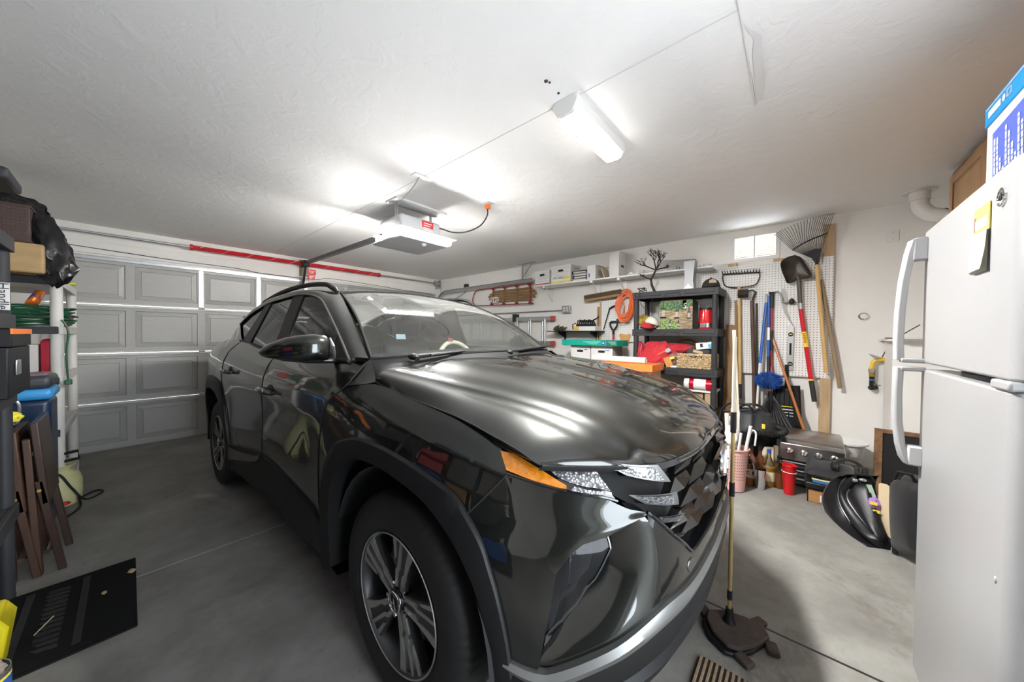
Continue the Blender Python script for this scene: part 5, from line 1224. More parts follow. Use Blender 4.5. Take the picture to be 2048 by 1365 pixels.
# ---- push broom head resting over the small pegboard
t = Thing('push_broom', 'wide push broom head with brown bristles on the wall', 'broom', (4.38, 2.0, 1.82))
ba = (4.36, 2.382, 1.822); bb = (4.36, 1.842, 1.869)
d = Vector(bb) - Vector(ba)
def bq(u_, dz, dx=0): return Vector(ba) + d * u_ + Vector((dx, 0, dz))
m = MB(); m.prism([bq(0, -.03, -.03), bq(1, -.03, -.03), bq(1, 0, -.03), bq(0, 0, -.03)], (0.07, 0, 0)); t.part('block', m, pm('broom_block_wood', (0.40, 0.22, 0.09), 0.5, var=.3), bevel=.004)
m = MB()
for k in range(1500):
 u_ = random.uniform(0.0, 1.0); x = random.uniform(-.028, .036)
 p = bq(u_, 0, x); m.add([p + Vector((0, -.002, 0)), p + Vector((0, .002, 0)), p + Vector((random.uniform(-.02, .006), random.uniform(-.018, .018), random.uniform(.055, .075)))], [(0, 1, 2)])
br = t.part('bristle', m, pm('brown_bristles', (0.10, 0.065, 0.03), 0.9), smooth=0, fix=False); br['kind'] = 'stuff'
m = MB(); m.prism([bq(.01, 0, -.024), bq(.99, 0, -.024), bq(1.0, .058, -.03), bq(-.01, .058, -.03)], (0.055, 0, 0)); t.part('bristle_core', m, pm('brown_bristles', (0, 0, 0)))
# ---- orange extension cord coil
t = Thing('orange_lead', 'coiled orange extension cord hanging on the small pegboard', 'cord', (4.36, 1.72, 1.45))
c = Vector((4.35, 1.774, 1.703)); m = MB()
pts = []
for i in range(16 * 24):
 a = 2 * pi * i / 24; k = i / 24
 ry = 0.092 + 0.034 * sin(k * 2.3) ; rz = 0.17 + 0.04 * sin(k * 1.7 + 1)
 pts.append(c + Vector((-.02 + 0.035 * sin(k * 3.1 + a * .5), ry * cos(a) + .018 * sin(k * 4.1), rz * sin(a) + .018 * sin(k * 2.9) - .01 * cos(a))))
m.tube(pts, 0.0058, 5); t.part('cable_loop', m, pm('orange_cable', (0.80, 0.16, 0.04), 0.45))
m = MB(); m.tube([c + Vector((-.06, .02, .10)), c + Vector((-.06, -.01, -.02)), c + Vector((-.055, .02, -.14))], .006, 5); t.part('tie_end', m, MATS['orange_cable'])
m = MB(); q = Vector((4.37, 1.884, 1.513)); m.box(q - Vector((.015, .02, .03)), q + Vector((.015, .02, .02))); t.part('plug', m, M_DARK, bevel=.005)
# pruning saw
t = Thing('pruning_saw', 'dark pole pruning saw hanging at the small pegboard', 'saw', (4.39, 2.0, 1.45))
a, b_, c_ = Vector((4.385, 2.1, 1.385)), Vector((4.385, 2.015, 1.676)), Vector((4.385, 1.929, 1.713))
m = MB(); m.tube([a, b_], [.007, .010], 6); t.part('blade', m, M_DARK)
m = MB(); m.tube([b_, b_ * .4 + c_ * .6 + Vector((0, 0, .006)), c_], .014, 6); t.part('hook', m, M_BLACK)
# D-handle spade
t = Thing('spade', 'spade with black D-shaped grip hanging at the small pegboard', 'spade', (4.37, 1.88, 1.15))
p = Vector((4.37, 1.946, 1.418)); m = MB()
loop = [(0.035, .055), (-.035, .055), (-.052, .045), (-.048, .0), (-.02, -.045), (0, -.06), (.02, -.045), (.048, 0.0), (.052, .045)]
m.tube([p + Vector((0, y, z + .02)) for y, z in loop], .013, 8, closed=True); t.part('grip', m, M_BLACK)
m = MB(); m.cyl(p + Vector((0, 0, -.03)), p + Vector((0, 0, -.10)), .016, n=10); t.part('socket', m, M_BLACK)
m = MB(); m.cyl(p + Vector((0, 0, -.09)), p + Vector((0, 0, -.30)), .014, n=10); t.part('shaft', m, M_RED)
# hand saw
t = Thing('hand_saw', 'hand saw with carved wooden handle behind the file boxes', 'saw', (4.38, 1.72, 1.05))
p = Vector((4.385, 1.796, 1.302)); m = MB()
o_ = [(-.085, .012), (-.06, .03), (-.03, .016), (.03, .022), (.06, .034), (.08, .01), (.062, -.05), (.055, -.095), (-.05, -.095), (-.062, -.05)]
m.prism([p + Vector((0, y, z)) for y, z in o_], (.018, 0, 0)); t.part('handle', m, pm('saw_handle_wood', (0.62, 0.33, 0.10), .4), bevel=.005)
m = MB(); m.prism([p + Vector((.006, y, z)) for y, z in ((-.05, -.09), (.055, -.09), (.03, -.26), (-.03, -.26))], (.002, 0, 0)); t.part('blade', m, M_STEEL)
# ---- work table behind the car with boxes on it
TZ = 0.70
t = Thing('work_table', 'plain work table behind the car carrying file boxes', 'table', (4.0, 1.95, fz(2)))
m = MB(); m.box((3.866, 1.545, TZ - .03), (4.36, 2.42, TZ)); t.part('table_top', m, M_WOOD, bevel=.004)
for x in (3.895, 4.33):
 for y in (1.58, 2.39):
  m = MB(); m.box((x - .025, y - .025, fz(y)), (x + .025, y + .025, TZ - .03)); t.part('leg', m, M_WOOD)
M_ORB = pm('orange_card', (0.88, 0.22, 0.04), .55)
t, b = file_box('white file box beside the grey-sided box under the green carton', 2.05, 2.345, 0.93, 1.172, 3.90, 4.20, None, False, None, False, group='file boxes on the work table')
m = MB(); m.box((3.903, 2.09, 1.115), (3.9055, 2.14, 1.125)); t.part('blue_print', m, M_BLUEP, b); m = MB(); m.box((3.903, 2.13, 0.975), (3.9055, 2.20, 0.985)); t.part('red_print', m, M_REDP, b)
t, b = file_box('white file box with grey side next to the black shelving', 1.745, 2.045, 0.93, 1.172, 3.90, 4.20, None, False, None, False, group='file boxes on the work table')
m = MB(); m.box((3.903, 1.79, 1.11), (3.9055, 1.85, 1.12)); t.part('blue_print', m, M_BLUEP, b)
m = MB(); m.box((3.905, 1.7475, 0.932), (4.195, 1.7495, 1.17)); t.part('grey_side', m, M_CARD_G, b)
m = MB(); m.box((3.88, 1.74, TZ), (4.22, 2.36, 0.93)); single('storage_crate', 'plain cardboard crate under the two white file boxes', 'box', m, M_CARD, bevel=.004)
t = Thing('green_carton', 'long flat green carton lying on the white file boxes', 'box', (4.0, 2.0, 1.172))
m = MB(); m.box((3.84, 1.66, 1.173), (4.16, 2.44, 1.245)); b = t.part('body', m, pm('green_carton_print', (0.0, 0.36, 0.26), .5), bevel=.003)
m = MB(); m.box((3.838, 1.66, 1.174), (3.8405, 1.80, 1.244)); t.part('dark_green_end', m, pm('dark_green_print', (0.0, 0.16, 0.10), .5), b)
m = MB(); m.box((3.837, 1.82, 1.185), (3.8402, 1.86, 1.235)); bl = t.part('blue_mark', m, pm('blue_mark_print', (0.03, 0.10, 0.42), .5), b)
m = MB(); m.box((3.8355, 1.825, 1.206), (3.8372, 1.855, 1.213)); m.box((3.8355, 1.836, 1.195), (3.8372, 1.844, 1.225)); t.part('white_cross', m, M_WHITE, bl)
for k in range(3):
 m = MB(); m.box((3.838, 1.88 + .02 * k, 1.222 - .013 * k), (3.8402, 2.12 - .04 * k, 1.226 - .013 * k)); t.part('printed_line', m, pm('pale_green_print', (0.5, 0.75, 0.68), .6), b)
 m = MB(); m.box((3.836, 1.68, 1.222 - .013 * k), (3.8385, 1.78 - .02 * k, 1.226 - .013 * k)); t.part('printed_line', m, MATS['pale_green_print'], b)
m2 = MB(); m2.lathe([(.030, 0), (.034, .0), (.034, .62), (.030, .62), (.030, 0)], (0, 0, 0), 24)
R90 = Matrix.Rotation(-pi / 2, 3, 'X'); q0 = Vector((3.62, 1.244, 1.037))
m2.v = [tuple(R90 @ Vector(p) + Vector((3.62, q0[1], q0[2]))) for p in m2.v]
single('paper_roll', 'rolled sheet of cream paper lying on the orange box', 'paper roll', m2, pm('cream_paper', (0.82, 0.79, 0.70), .7))
ob = (3.55, 1.137, 0.928); ot = (3.55, 1.138, 1.015)
t = Thing('orange_box', 'flat orange box under the paper roll beside the shelving', 'box', (3.7, 1.4, ob[2]))
m = MB(); m.box((3.50, ob[1], ob[2]), (3.86, ob[1] + .60, q0[2] - .0355)); t.part('body', m, M_ORB, bevel=.003)
m = MB(); m.box((3.52, ob[1] + .02, 0.55), (3.84, ob[1] + .58, ob[2])); single('under_carton', 'cardboard carton under the flat orange box', 'box', m, M_CARD, bevel=.003)
m = MB(); m.box((3.54, ob[1] + .04, fz(1.3)), (3.82, ob[1] + .56, 0.55)); single('floor_carton', 'tall cardboard carton on the floor under the orange box', 'box', m, M_CARD, bevel=.003)
# ================================================================ black plastic shelving unit and what is on it
FX, BX, RY_, LY_ = 3.95, 4.385, 0.64, 1.525
def shelving(t, x0, x1, y0, y1, tops, lip, mat, zf, legr=0.028, leg_mat=None, face='x', post_gap=0.0):
 for z in tops:
  m = MB()
  m.box((x0, y0, z - lip), (x0 + 0.02, y1, z)); m.box((x1 - 0.02, y0, z - lip), (x1, y1, z)); m.box((x0 + .02, y0, z - lip), (x1 - .02, y0 + 0.02, z)); m.box((x0 + .02, y1 - 0.02, z - lip), (x1 - .02, y1, z))
  m.box((x0 + .02, y0 + .02, z - 0.012), (x1 - .02, y1 - .02, z - 0.004))
  s_ = t.part('shelf', m, mat, bevel=0.008)
  # moulded outline on the front lip
  yc = (y0 + y1) / 2; L = (y1 - y0)
  for a, b in ((-.46, -.14), (.14, .46)):
   m = MB(); m.tube([(x0 - .001, yc + L * a, z - .012), (x0 - .001, yc + L * a, z - lip * .62), (x0 - .001, yc + L * b, z - lip * .62), (x0 - .001, yc + L * b, z - .012)], .0035, 4); t.part('moulding', m, mat, s_)
  m = MB(); m.tube([(x0 - .001, yc - L * .10, z - lip + .008), (x0 - .001, yc - L * .07, z - lip * .45), (x0 - .001, yc + L * .07, z - lip * .45), (x0 - .001, yc + L * .10, z - lip + .008)], .0035, 4); t.part('moulding', m, mat, s_)
 zs_ = sorted(tops)
 for x in (x0 + .035, x1 - .035):
  for y in (y0 + .035, y1 - .035):
   prev = zf
   for z in zs_:
    if z - lip - prev > .02:
     m = MB(); m.cyl((x, y, prev), (x, y, z - lip + .004), legr, n=16); t.part('post', m, leg_mat or mat)
    prev = z - 0.004
T1, T2, T3, T4 = 1.815, 1.382, 0.952, 0.53
t = Thing('plastic_shelving', 'black plastic shelving unit beside the garden tool pegboard', 'shelving', ((FX + BX) / 2, 1.08, fz(1)))
shelving(t, FX, BX, RY_, LY_, (T1, T2, T3, T4, 0.10), 0.08, M_DARK, fz(1.0))
# ---- top tier
t = Thing('twig_tree', 'dark bare twig tree ornament standing on the black shelving', 'ornament', (4.1, 1.31, T1))
M_TWIG = pm('dark_twigs', (0.035, 0.028, 0.024), 0.8)
m = MB(); rnd = random.Random(3)
base = Vector((4.1, 1.315, T1)); k1 = Vector((4.1, 1.365, T1 + .16)); k2 = Vector((4.1, 1.31, T1 + .27))
m.tube([base, base * .4 + k1 * .6 + Vector((0, .01, 0)), k1], [.016, .014, .012], 8); m.tube([k1, k2], [.012, .010], 7); t.part('trunk', m, M_TWIG)
def twig(m, p, d, L, r, dep):
 e = p + d * L; m.tube([p, (p + e) / 2 + Vector((rnd.uniform(-.01, .01), rnd.uniform(-.012, .012), 0)), e], [r, r * .8, r * .6], 5)
 if dep == 0: return
 for k in range(3):
  nd_ = (d + Vector((rnd.uniform(-.5, .5), rnd.uniform(-.95, .95), rnd.uniform(-.3, .5)))).normalized()
  twig(m, p + d * L * rnd.uniform(.55, 1), nd_, L * rnd.uniform(.5, .75), r * .62, dep - 1)
for (p, tgt) in ((k2, (4.08, 1.50, 2.18)), (k2, (4.12, 1.36, 2.30)), (k2, (4.05, 1.20, 2.25)), (k2, (4.14, 1.17, 2.12)), (k1, (4.05, 1.47, 2.03)), (k2, (4.1, 1.27, 2.27))):
 m = MB(); d = (Vector(tgt) - p); twig(m, p, d.normalized(), d.length * .62, .009, 3); t.part('branch', m, M_TWIG)
t = Thing('metal_pedestal', 'grey sheet metal pedestal standing on top of black shelving', 'pedestal', (4.1, .94, T1))
m = MB(); m.prism([(4.05, .885, T1), (4.05, 1.005, T1), (4.05, 1.0, T1 + .05), (4.05, .985, T1 + .10), (4.05, 1.0, T1 + .32), (4.05, .882, T1 + .32), (4.05, .90, T1 + .10)], (.12, 0, 0)); t.part('body', m, pm('dull_sheet_metal', (.30, .30, .31), .45, .6), bevel=.003)
m = MB(); m.prism([(4.047, .89, T1 + .002), (4.047, 1.0, T1 + .002), (4.047, .95, T1 + .07)], (.004, 0, 0)); t.part('folded_seam', m, pm('light_sheet_metal', (.45, .45, .46), .4, .6))
def cap(name, label, c, yaw, mats, brim, tilt=0, s=1.0, group='caps on the black shelving'):
 """baseball cap: crown dome, brim, button; brim towards local -x"""
 t = Thing(name, label, 'cap', c, group=group, local=True, rot=(radians(tilt), 0, radians(yaw)))
 m = MB(); G = []
 for i in range(7):
  a = pi / 2 * i / 6
  G.append([(.092 * s * cos(a) * cos(b) * 1.05, .078 * s * cos(a) * sin(b), .095 * s * sin(a) ** .9 if i else 0) for b in np.linspace(0, 2 * pi, 21)[:-1]])
 m.grid(G, closed_v=True); t.part('crown', m, mats[0], sol=.002)
 m = MB(); G = []
 for q in np.linspace(0, 1, 6):
  G.append([(-(.085 + .075 * q * cos(b)) * s * cos(b * .9), (.078 + .0 * q) * s * sin(b) * (1 - .08 * q), (.004 + brim * q * (1 - cos(b * 1.4)) * .5 - .012 * q * sin(b) ** 2) * s) for b in np.linspace(-1.35, 1.35, 13)])
 m.grid(G); t.part('brim', m, mats[1], sol=.003)
 m = MB(); m.ball((0, 0, .096 * s), .008 * s, 8, 6); t.part('button', m, mats[0])
 return t
M_CAPB = pm('black_cotton', (.02, .02, .022), .85)
M_CAPT = pm('tan_embroidery', (.50, .40, .26), .8)
c1 = cap('baseball_cap', 'black cap with tan badge on top of the black shelving', (4.08, .735, T1 + .001), 20, (M_CAPB, M_CAPB), .02, s=1.12)
m = MB(); m.prism([(-.098, -.035, .045), (-.098, .035, .045), (-.088, .03, .075), (-.088, 0, .085), (-.088, -.03, .075)], (-.004, 0, 0)); c1.part('badge', m, M_CAPT)
t = Thing('wire_tangle', 'small tangle of dark wire on the corner of black shelving', 'wire', (4.0, 1.43, T1))
m = MB(); m.tube([(4.0 + .04 * sin(i * 1.1), 1.43 + .045 * cos(i * .8), T1 + .01 + .045 * abs(sin(i * .53))) for i in range(40)], .003, 4); t.part('strand', m, M_CABLE)
m = MB(); m.tube([tuple(p) for p in curve([(3.945, 1.44, T1 + .01), (3.935, 1.43, T1 - .12), (3.94, 1.36, T1 - .20), (3.94, 1.30, T1 - .12), (3.945, 1.30, T1 - .06)], 20)], .003, 4); t.part('strand', m, M_CABLE)
# ---- second tier
c2 = cap('baseball_cap', 'yellow camouflage cap on the pile of caps', (4.06, 1.42, T2 + .07), 70, (pm('camo_cloth', (.50, .36, .03), .85, var=1, vs=45, col2=(.035, .035, .02)), pm('camo_cloth', (0, 0, 0))), .02, tilt=-12, s=1.1)
c3 = cap('baseball_cap', 'white cap with red trim on the pile of caps', (4.03, 1.34, T2 + .045), 35, (pm('cream_cloth', (.72, .69, .60), .85), pm('cream_cloth', (0, 0, 0))), .06, tilt=18, s=1.1)
c4 = cap('baseball_cap', 'red and black cap lowest in the pile of caps', (4.02, 1.36, T2 + .002), 15, (pm('red_cloth', (.50, .02, .03), .85, var=.2, vs=9), M_CAPB), .05, tilt=5, s=1.15)
t = Thing('sunglasses', 'white rimmed goggles at the front of the second tier', 'goggles', (3.99, 1.33, T2))
m = MB(); m.ball((3.985, 1.37, T2 + .03), (.02, .035, .028), 12, 8); t.part('goggle_cup', m, M_WHITE); m = MB(); m.ball((3.985, 1.29, T2 + .03), (.02, .035, .028), 12, 8); t.part('goggle_cup', m, M_WHITE)
m = MB(); m.ball((3.972, 1.29, T2 + .03), (.012, .014, .012), 10, 6); t.part('goggle_lens', m, M_BLACK)
def foliage_mat(name, a, b, s, stretch=None):
 return pm(name, a, .5, var=1, vs=s, col2=b, stretch=stretch, thr=(.42, .58))
t = Thing('lantern_carton', 'picture carton of garden lanterns standing upside down on shelving', 'box', (4.1, 1.06, T2))
y0, y1, z0, z1, xf = .888, 1.232, T2, T2 + .315, 4.0
m = MB(); m.box((xf, y0, z0), (4.26, y1, z1)); b = t.part('body', m, pm('carton_dark_side', (.05, .045, .04), .5), bevel=.002)
m = MB(); m.box((xf - .0012, y0, z0), (xf + .001, y1, z1)); t.part('picture_ground', m, foliage_mat('picture_path_print', (.42, .30, .17), (.18, .12, .07), 24, (1, .5, 3)), b)
m = MB(); m.box((xf - .002, y0 + .06, z1 - .11), (xf, y1, z1)); m.box((xf - .002, y0, z1 - .07), (xf, y0 + .10, z1)); t.part('picture_foliage', m, foliage_mat('picture_leaf_print', (.10, .22, .06), (.02, .06, .02), 40), b)
m = MB(); m.box((xf - .002, y0 + .13, z0), (xf, y1, z0 + .085)); m.box((xf - .002, y0 + .2, z0 + .08), (xf, y1 - .02, z0 + .12)); t.part('picture_foliage', m, foliage_mat('picture_bush_print', (.30, .42, .14), (.05, .10, .03), 60), b)
for (fy, fz_, s_) in ((.87, .45, 1.25), (.46, .42, 1.0), (.10, .40, .85), (.66, .10, .55), (.40, .10, .5)):
 yy = y0 + (y1 - y0) * fy; zz = z0 + (z1 - z0) * fz_
 m = MB(); m.box((xf - .004, yy - .020 * s_, zz - .012 * s_), (xf - .0015, yy + .020 * s_, zz - .006 * s_ + .004)); m.box((xf - .004, yy - .005, zz + .07 * s_), (xf - .0015, yy + .005, zz + .14 * s_)); m.box((xf - .004, yy - .022 * s_, zz + .060 * s_), (xf - .0015, yy + .022 * s_, zz + .076 * s_)); m.box((xf - .004, yy - .028 * s_, zz - .018 * s_), (xf - .0015, yy + .028 * s_, zz - .004 * s_)); ln = t.part('picture_lantern', m, M_INK, b)
 m = MB(); m.box((xf - .0035, yy - .013 * s_, zz), (xf - .0018, yy + .013 * s_, zz + .064 * s_)); t.part('picture_glow', m, pm('lantern_print', (.42, .36, .30), .5), ln)
text_mesh('numeral', '5', .085, M_WHITE, b, frame4(Vector((xf - .003, y0 + .075, z1 - .055)) - Vector(t.off), (0, 1, 0), (0, 0, -1)))
m = MB(); m.box((4.02, .90, z1), (4.25, 1.22, z1 + .012)); single('wooden_tray', 'dark wooden tray lying on the lantern carton', 'tray', m, pm('dark_red_wood', (.08, .03, .02), .4), bevel=.003)
t = Thing('coffee_grinder', 'red and steel coffee grinder on the black shelving', 'appliance', (4.06, .765, T2))
c = (4.06, .765, T2)
m = MB(); m.lathe([(.0, 0), (.082, 0), (.083, .012), (.080, .016), (0, .016)], c, 32); t.part('base', m, pm('appliance_red', (.62, .01, .015), .18, .3, coat=.6))
m = MB(); m.lathe([(0, .016), (.080, .016), (.078, .06), (0, .06)], c, 32); bd = t.part('steel_band', m, M_CHROME)
m = MB(); m.lathe([(0, .06), (.080, .06), (.080, .075), (.066, .20), (0, .20)], c, 32); t.part('housing', m, MATS['appliance_red'])
m = MB(); m.lathe([(0, .20), (.068, .20), (.066, .225), (0, .225)], c, 32); t.part('collar', m, M_BLACK)
m = MB(); m.lathe([(.060, .225), (.066, .26), (.062, .30), (.045, .325), (0, .335)], c, 28); t.part('hopper', m, M_CLEAR)
m = MB(); m.tube([Vector(c) + Vector((-.065, .065 * cos(a), .225 + .085 * sin(a))) for a in np.linspace(0, pi, 14)], .0025, 5); t.part('wire_bail', m, M_STEEL)
m = MB(); m.cyl((4.03, 1.285, T2), (4.03, 1.285, T2 + .19), .036, .040, 20); single('clear_jar', 'clear plastic jar between caps and lantern carton', 'jar', m, M_CLEAR)
# ---- third tier: clothes and baskets
def heap(m, c, r, seed, amp=.22, n=40, k=24, fold=7, zmin=None):
 rn = random.Random(seed); ph = [rn.uniform(0, 6.3) for _ in range(8)]
 G = []
 for i in range(k + 1):
  th = pi * i / k; row = []
  for j in range(n):
   a = 2 * pi * j / n
   d = 1 + amp * (.5 * sin(3 * a + ph[0] + 2 * th) * sin(2 * th + ph[1]) + .35 * sin(fold * a + ph[2] + 3 * th) + .25 * sin(fold * 1.7 * a - 5 * th + ph[3]) + .2 * sin(9 * th + 4 * a + ph[4])) * sin(th) ** .5
   p = [c[0] + r[0] * d * sin(th) * cos(a), c[1] + r[1] * d * sin(th) * sin(a), c[2] + r[2] * d * cos(th)]
   if zmin is not None: p[2] = max(zmin, p[2])
   row.append(p)
  G.append(row)
 return m.grid(G, closed_v=True)
M_JACK = pm('red_jacket_cloth', (.55, .015, .03), .75, var=.25, vs=18, sheen=.2)
t = Thing('red_jacket', 'crumpled red jacket heaped on the black shelving', 'jacket', (4.1, 1.3, T3))
m = MB(); heap(m, (4.08, 1.25, T3 + .13), (.11, .20, .15), 4, .26, fold=9, zmin=T3 + .002); t.part('jacket_body', m, M_JACK, smooth=60)
m = MB(); heap(m, (4.00, 1.29, T3 + .06), (.05, .12, .10), 9, .30, fold=6, zmin=T3 + .002); heap(m, (4.14, 1.08, T3 + .21), (.09, .15, .06), 19, .25, fold=6); t.part('sleeve', m, M_JACK, smooth=60)
m = MB(); heap(m, (4.05, 1.46, T3 + .13), (.07, .045, .15), 12, .25, fold=8, zmin=T3 + .002); single('red_tote', 'faded red cloth bag squeezed beside the red jacket', 'bag', m, pm('faded_red_cloth', (.55, .05, .08), .7, var=.35, vs=22), smooth=60)
def weave_mat(name, a, b, s):
 m = bpy.data.materials.new(name); m.use_nodes = True; nt = m.node_tree; L = nt.links.new
 bb = nt.nodes['Principled BSDF']; bb.inputs['Roughness'].default_value = .65
 tc = nd(nt, 'ShaderNodeTexCoord'); n = nd(nt, 'ShaderNodeTexNoise', Scale=s, Detail=3.0); L(tc.outputs['Object'], n.inputs['Vector'])
 r = nd(nt, 'ShaderNodeValToRGB'); r.color_ramp.elements[0].color = (*b, 1); r.color_ramp.elements[1].color = (*a, 1); r.color_ramp.elements[0].position = .35; r.color_ramp.elements[1].position = .65
 L(n.outputs['Fac'], r.inputs[0]); L(r.outputs[0], bb.inputs['Base Color'])
 return m
M_WICK = weave_mat('seagrass_weave', (.66, .52, .32), (.34, .23, .11), 60)
M_WICK2 = weave_mat('brown_wicker', (.50, .28, .09), (.20, .09, .03), 60)
t = Thing('seagrass_basket', 'rectangular woven seagrass basket at the front of shelving', 'basket', (4.1, .86, T3))
x0, x1, y0, y1, z0, z1 = 3.985, 4.22, .682, 1.022, T3, T3 + .155
rows = 7
for k in range(rows):
 za = z0 + (z1 - z0) * k / rows; r_ = (z1 - z0) / rows / 2
 m = MB(); pts = []
 per = [(x0, y0), (x0, y1), (x1, y1), (x1, y0)]
 for e in range(4):
  (xa, ya), (xb, yb_) = per[e], per[(e + 1) % 4]; nseg = 22 if e % 2 == 0 else 14
  nx, ny = ((-1, 0), (0, 1), (1, 0), (0, -1))[e]
  for i in range(nseg):
   q = i / nseg; w = .006 * (1 if (i + k) % 2 else -1)
   pts.append((xa + (xb - xa) * q + nx * w, ya + (yb_ - ya) * q + ny * w, za + r_ + .002 * sin(i * 1.3 + k)))
 m.tube(pts, r_ * 1.1, 5, closed=True); t.part('woven_strand', m, M_WICK)
m = MB(); m.box((x0 + .006, y0 + .006, z0), (x1 - .006, y1 - .006, z1 - .02)); t.part('lining', m, pm('seagrass_dark', (.12, .08, .04), .8))
m = MB(); m.tube([(x0, y0, z1), (x0, y1, z1), (x1, y1, z1), (x1, y0, z1)], .009, 6, closed=True); t.part('rim', m, M_WICK)
for yy in (.80, .845, .89):
 m = MB(); m.box((x0 - .010, yy - .014, z1 - .036), (x0 - .006, yy + .014, z1 - .016)); t.part('handle_gap', m, M_HOLE)
t = Thing('wicker_basket', 'round brown wicker basket with handle behind the seagrass basket', 'basket', (4.27, 1.0, T3))
c = Vector((4.27, 1.0, T3)); m = MB()
for k in range(15):
 z = .008 + k * .0165; R = .085 + .03 * sin(pi * min(1, k / 16 * .8)) ; m.tube([c + Vector((R * cos(a) * (1 + .03 * (-1) ** (i + k)), R * 1.15 * sin(a) * (1 + .03 * (-1) ** (i + k)), z)) for i, a in enumerate(np.linspace(0, 2 * pi, 33)[:-1])], .0085, 5, closed=True)
t.part('woven_wall', m, M_WICK2)['kind'] = 'stuff'
m = MB(); m.tube([c + Vector((0, .125 * cos(a), .235 + .07 * sin(a))) for a in np.linspace(0, pi, 16)], .013, 6); t.part('handle', m, M_WICK2)
m = MB(); m.tube([c + Vector((.095 * cos(a), .11 * sin(a), .25)) for a in np.linspace(0, 2 * pi, 25)[:-1]], .012, 6, closed=True); t.part('rim', m, M_WICK2)
t = Thing('mask_carton', 'small white and blue carton lying on the seagrass basket', 'box', (4.06, .775, z1 + .06))
rt_ = euler(x=-7, z=4)
m = MB(); m.box((4.01, .70, T3 + .215), (4.11, .855, T3 + .285), rot=rt_); b = t.part('body', m, M_CARD_W, bevel=.002)
m = MB(); m.box((4.0085, .70, T3 + .222), (4.0105, .74, T3 + .265), rot=rt_, piv=(4.06, .7775, T3 + .25)); m.box((4.012, .698, T3 + .216), (4.108, .7005, T3 + .284), rot=rt_, piv=(4.06, .7775, T3 + .25)); t.part('blue_print', m, pm('sky_blue_print', (.10, .45, .65), .5), b)
m = MB(); m.box((4.0085, .79, T3 + .235), (4.0105, .815, T3 + .275), rot=rt_, piv=(4.06, .7775, T3 + .25)); t.part('photo_print', m, M_INK, b)
m = MB(); m.box((4.02, .72, T3 + .14), (4.18, .95, T3 + .215)); single('folded_cloth', 'dark folded cloth filling the seagrass basket', 'cloth', m, pm('dark_cloth', (.05, .05, .055), .9), bevel=.02)
m = MB(); m.box((4.00, .79, T3 + .165), (4.07, .885, T3 + .195), rot=euler(x=14, z=25)); single('tan_sponge', 'tan sponge block on top of the seagrass basket', 'sponge', m, pm('tan_foam', (.60, .47, .28), .9, var=.2, vs=40), bevel=.004)
t = Thing('snack_bag', 'brown paper bag with an orange picture card at the shelf front', 'bag', (4.0, 1.10, T3))
m = MB(); heap(m, (4.05, 1.09, T3 + .085), (.05, .075, .09), 22, .2, fold=8, zmin=T3 + .002); t.part('paper_bag', m, pm('dark_brown_paper', (.09, .06, .045), .5, var=.6, vs=14, col2=(.22, .18, .15)), smooth=60)
m = MB(); m.box((3.965, 1.085, T3 + .004), (3.975, 1.155, T3 + .115), rot=euler(x=-20)); cd = t.part('picture_card', m, pm('orange_print', (.70, .33, .08), .5, var=.4, vs=12), bevel=.001)
m = MB(); m.box((3.963, 1.055, T3 + .095), (3.966, 1.10, T3 + .12), rot=euler(x=-20)); t.part('yellow_corner', m, M_YEL, cd)
m = MB(); m.box((3.96, 1.16, T3 + .001), (4.0, 1.235, T3 + .045), rot=euler(x=12)); single('seed_packet', 'dark printed packet leaning below the red jacket', 'packet', m, pm('dark_packet_print', (.10, .10, .07), .5, var=.8, vs=30, col2=(.35, .2, .12)), bevel=.003)
m = MB(); m.box((3.965, 1.03, T3), (4.02, 1.10, T3 + .02)); single('white_case', 'small white plastic case beside the seagrass basket', 'case', m, M_WHITE, bevel=.005)
m = MB(); m.box((3.97, 1.225, T3), (4.01, 1.29, T3 + .014)); single('white_cloth', 'small white cloth at the shelf edge below jacket', 'cloth', m, M_WHITE, bevel=.005)
t = Thing('scraper', 'scraper with orange handle lying over the red jacket', 'scraper', (3.99, 1.16, T3 + .14))
m = MB(); m.tube([(3.98, 1.235, T3 + .135), (3.97, 1.15, T3 + .18)], [.013, .010], 8); t.part('handle', m, pm('orange_plastic', (.85, .15, .05), .4))
m = MB(); m.prism([(3.968, 1.155, T3 + .165), (3.968, 1.15, T3 + .20), (3.968, 1.115, T3 + .222), (3.968, 1.09, T3 + .19), (3.968, 1.12, T3 + .165)], (.006, 0, 0)); t.part('blade', m, pm('grey_plastic', (.42, .44, .46), .4))
m = MB(); heap(m, (4.25, .86, T3 + .19), (.06, .08, .06), 31, .2); single('dark_helmet', 'rounded dark object behind the wicker basket', 'helmet', m, M_DARK, smooth=60)
# ---- fourth tier
t = Thing('paper_canister', 'red and white wrapped roll lying on the lower shelf', 'canister', (4.0, .81, .72))
zc = .787; rr = .062
for (a, b_, mt, r2) in ((.945, .955, M_WHITE, .06), (.905, .945, M_WHITE, rr), (.86, .905, pm('foil_red', (.55, .01, .03), .25, .3), rr), (.745, .86, M_WHITE, rr), (.69, .745, MATS.get('foil_red'), rr)):
 mt = mt or MATS['foil_red']; m = MB(); m.cyl((4.02, a, zc), (4.02, b_, zc), r2, n=24); t.part('wrap_band', m, mt)
m = MB(); m.box((3.99, .665, .705), (4.30, .99, .724)); t2 = Thing('carton_board', 'flat white board carrying the red and white roll', 'board', (4.1, .83, .705)); t2.part('sheet', m, M_CARD_W)
m = MB(); m.box((4.01, .67, T4), (4.2, .76, .705)); single('brown_carton', 'tall brown carton on the lower shelf by the post', 'box', m, M_CARD, bevel=.003)
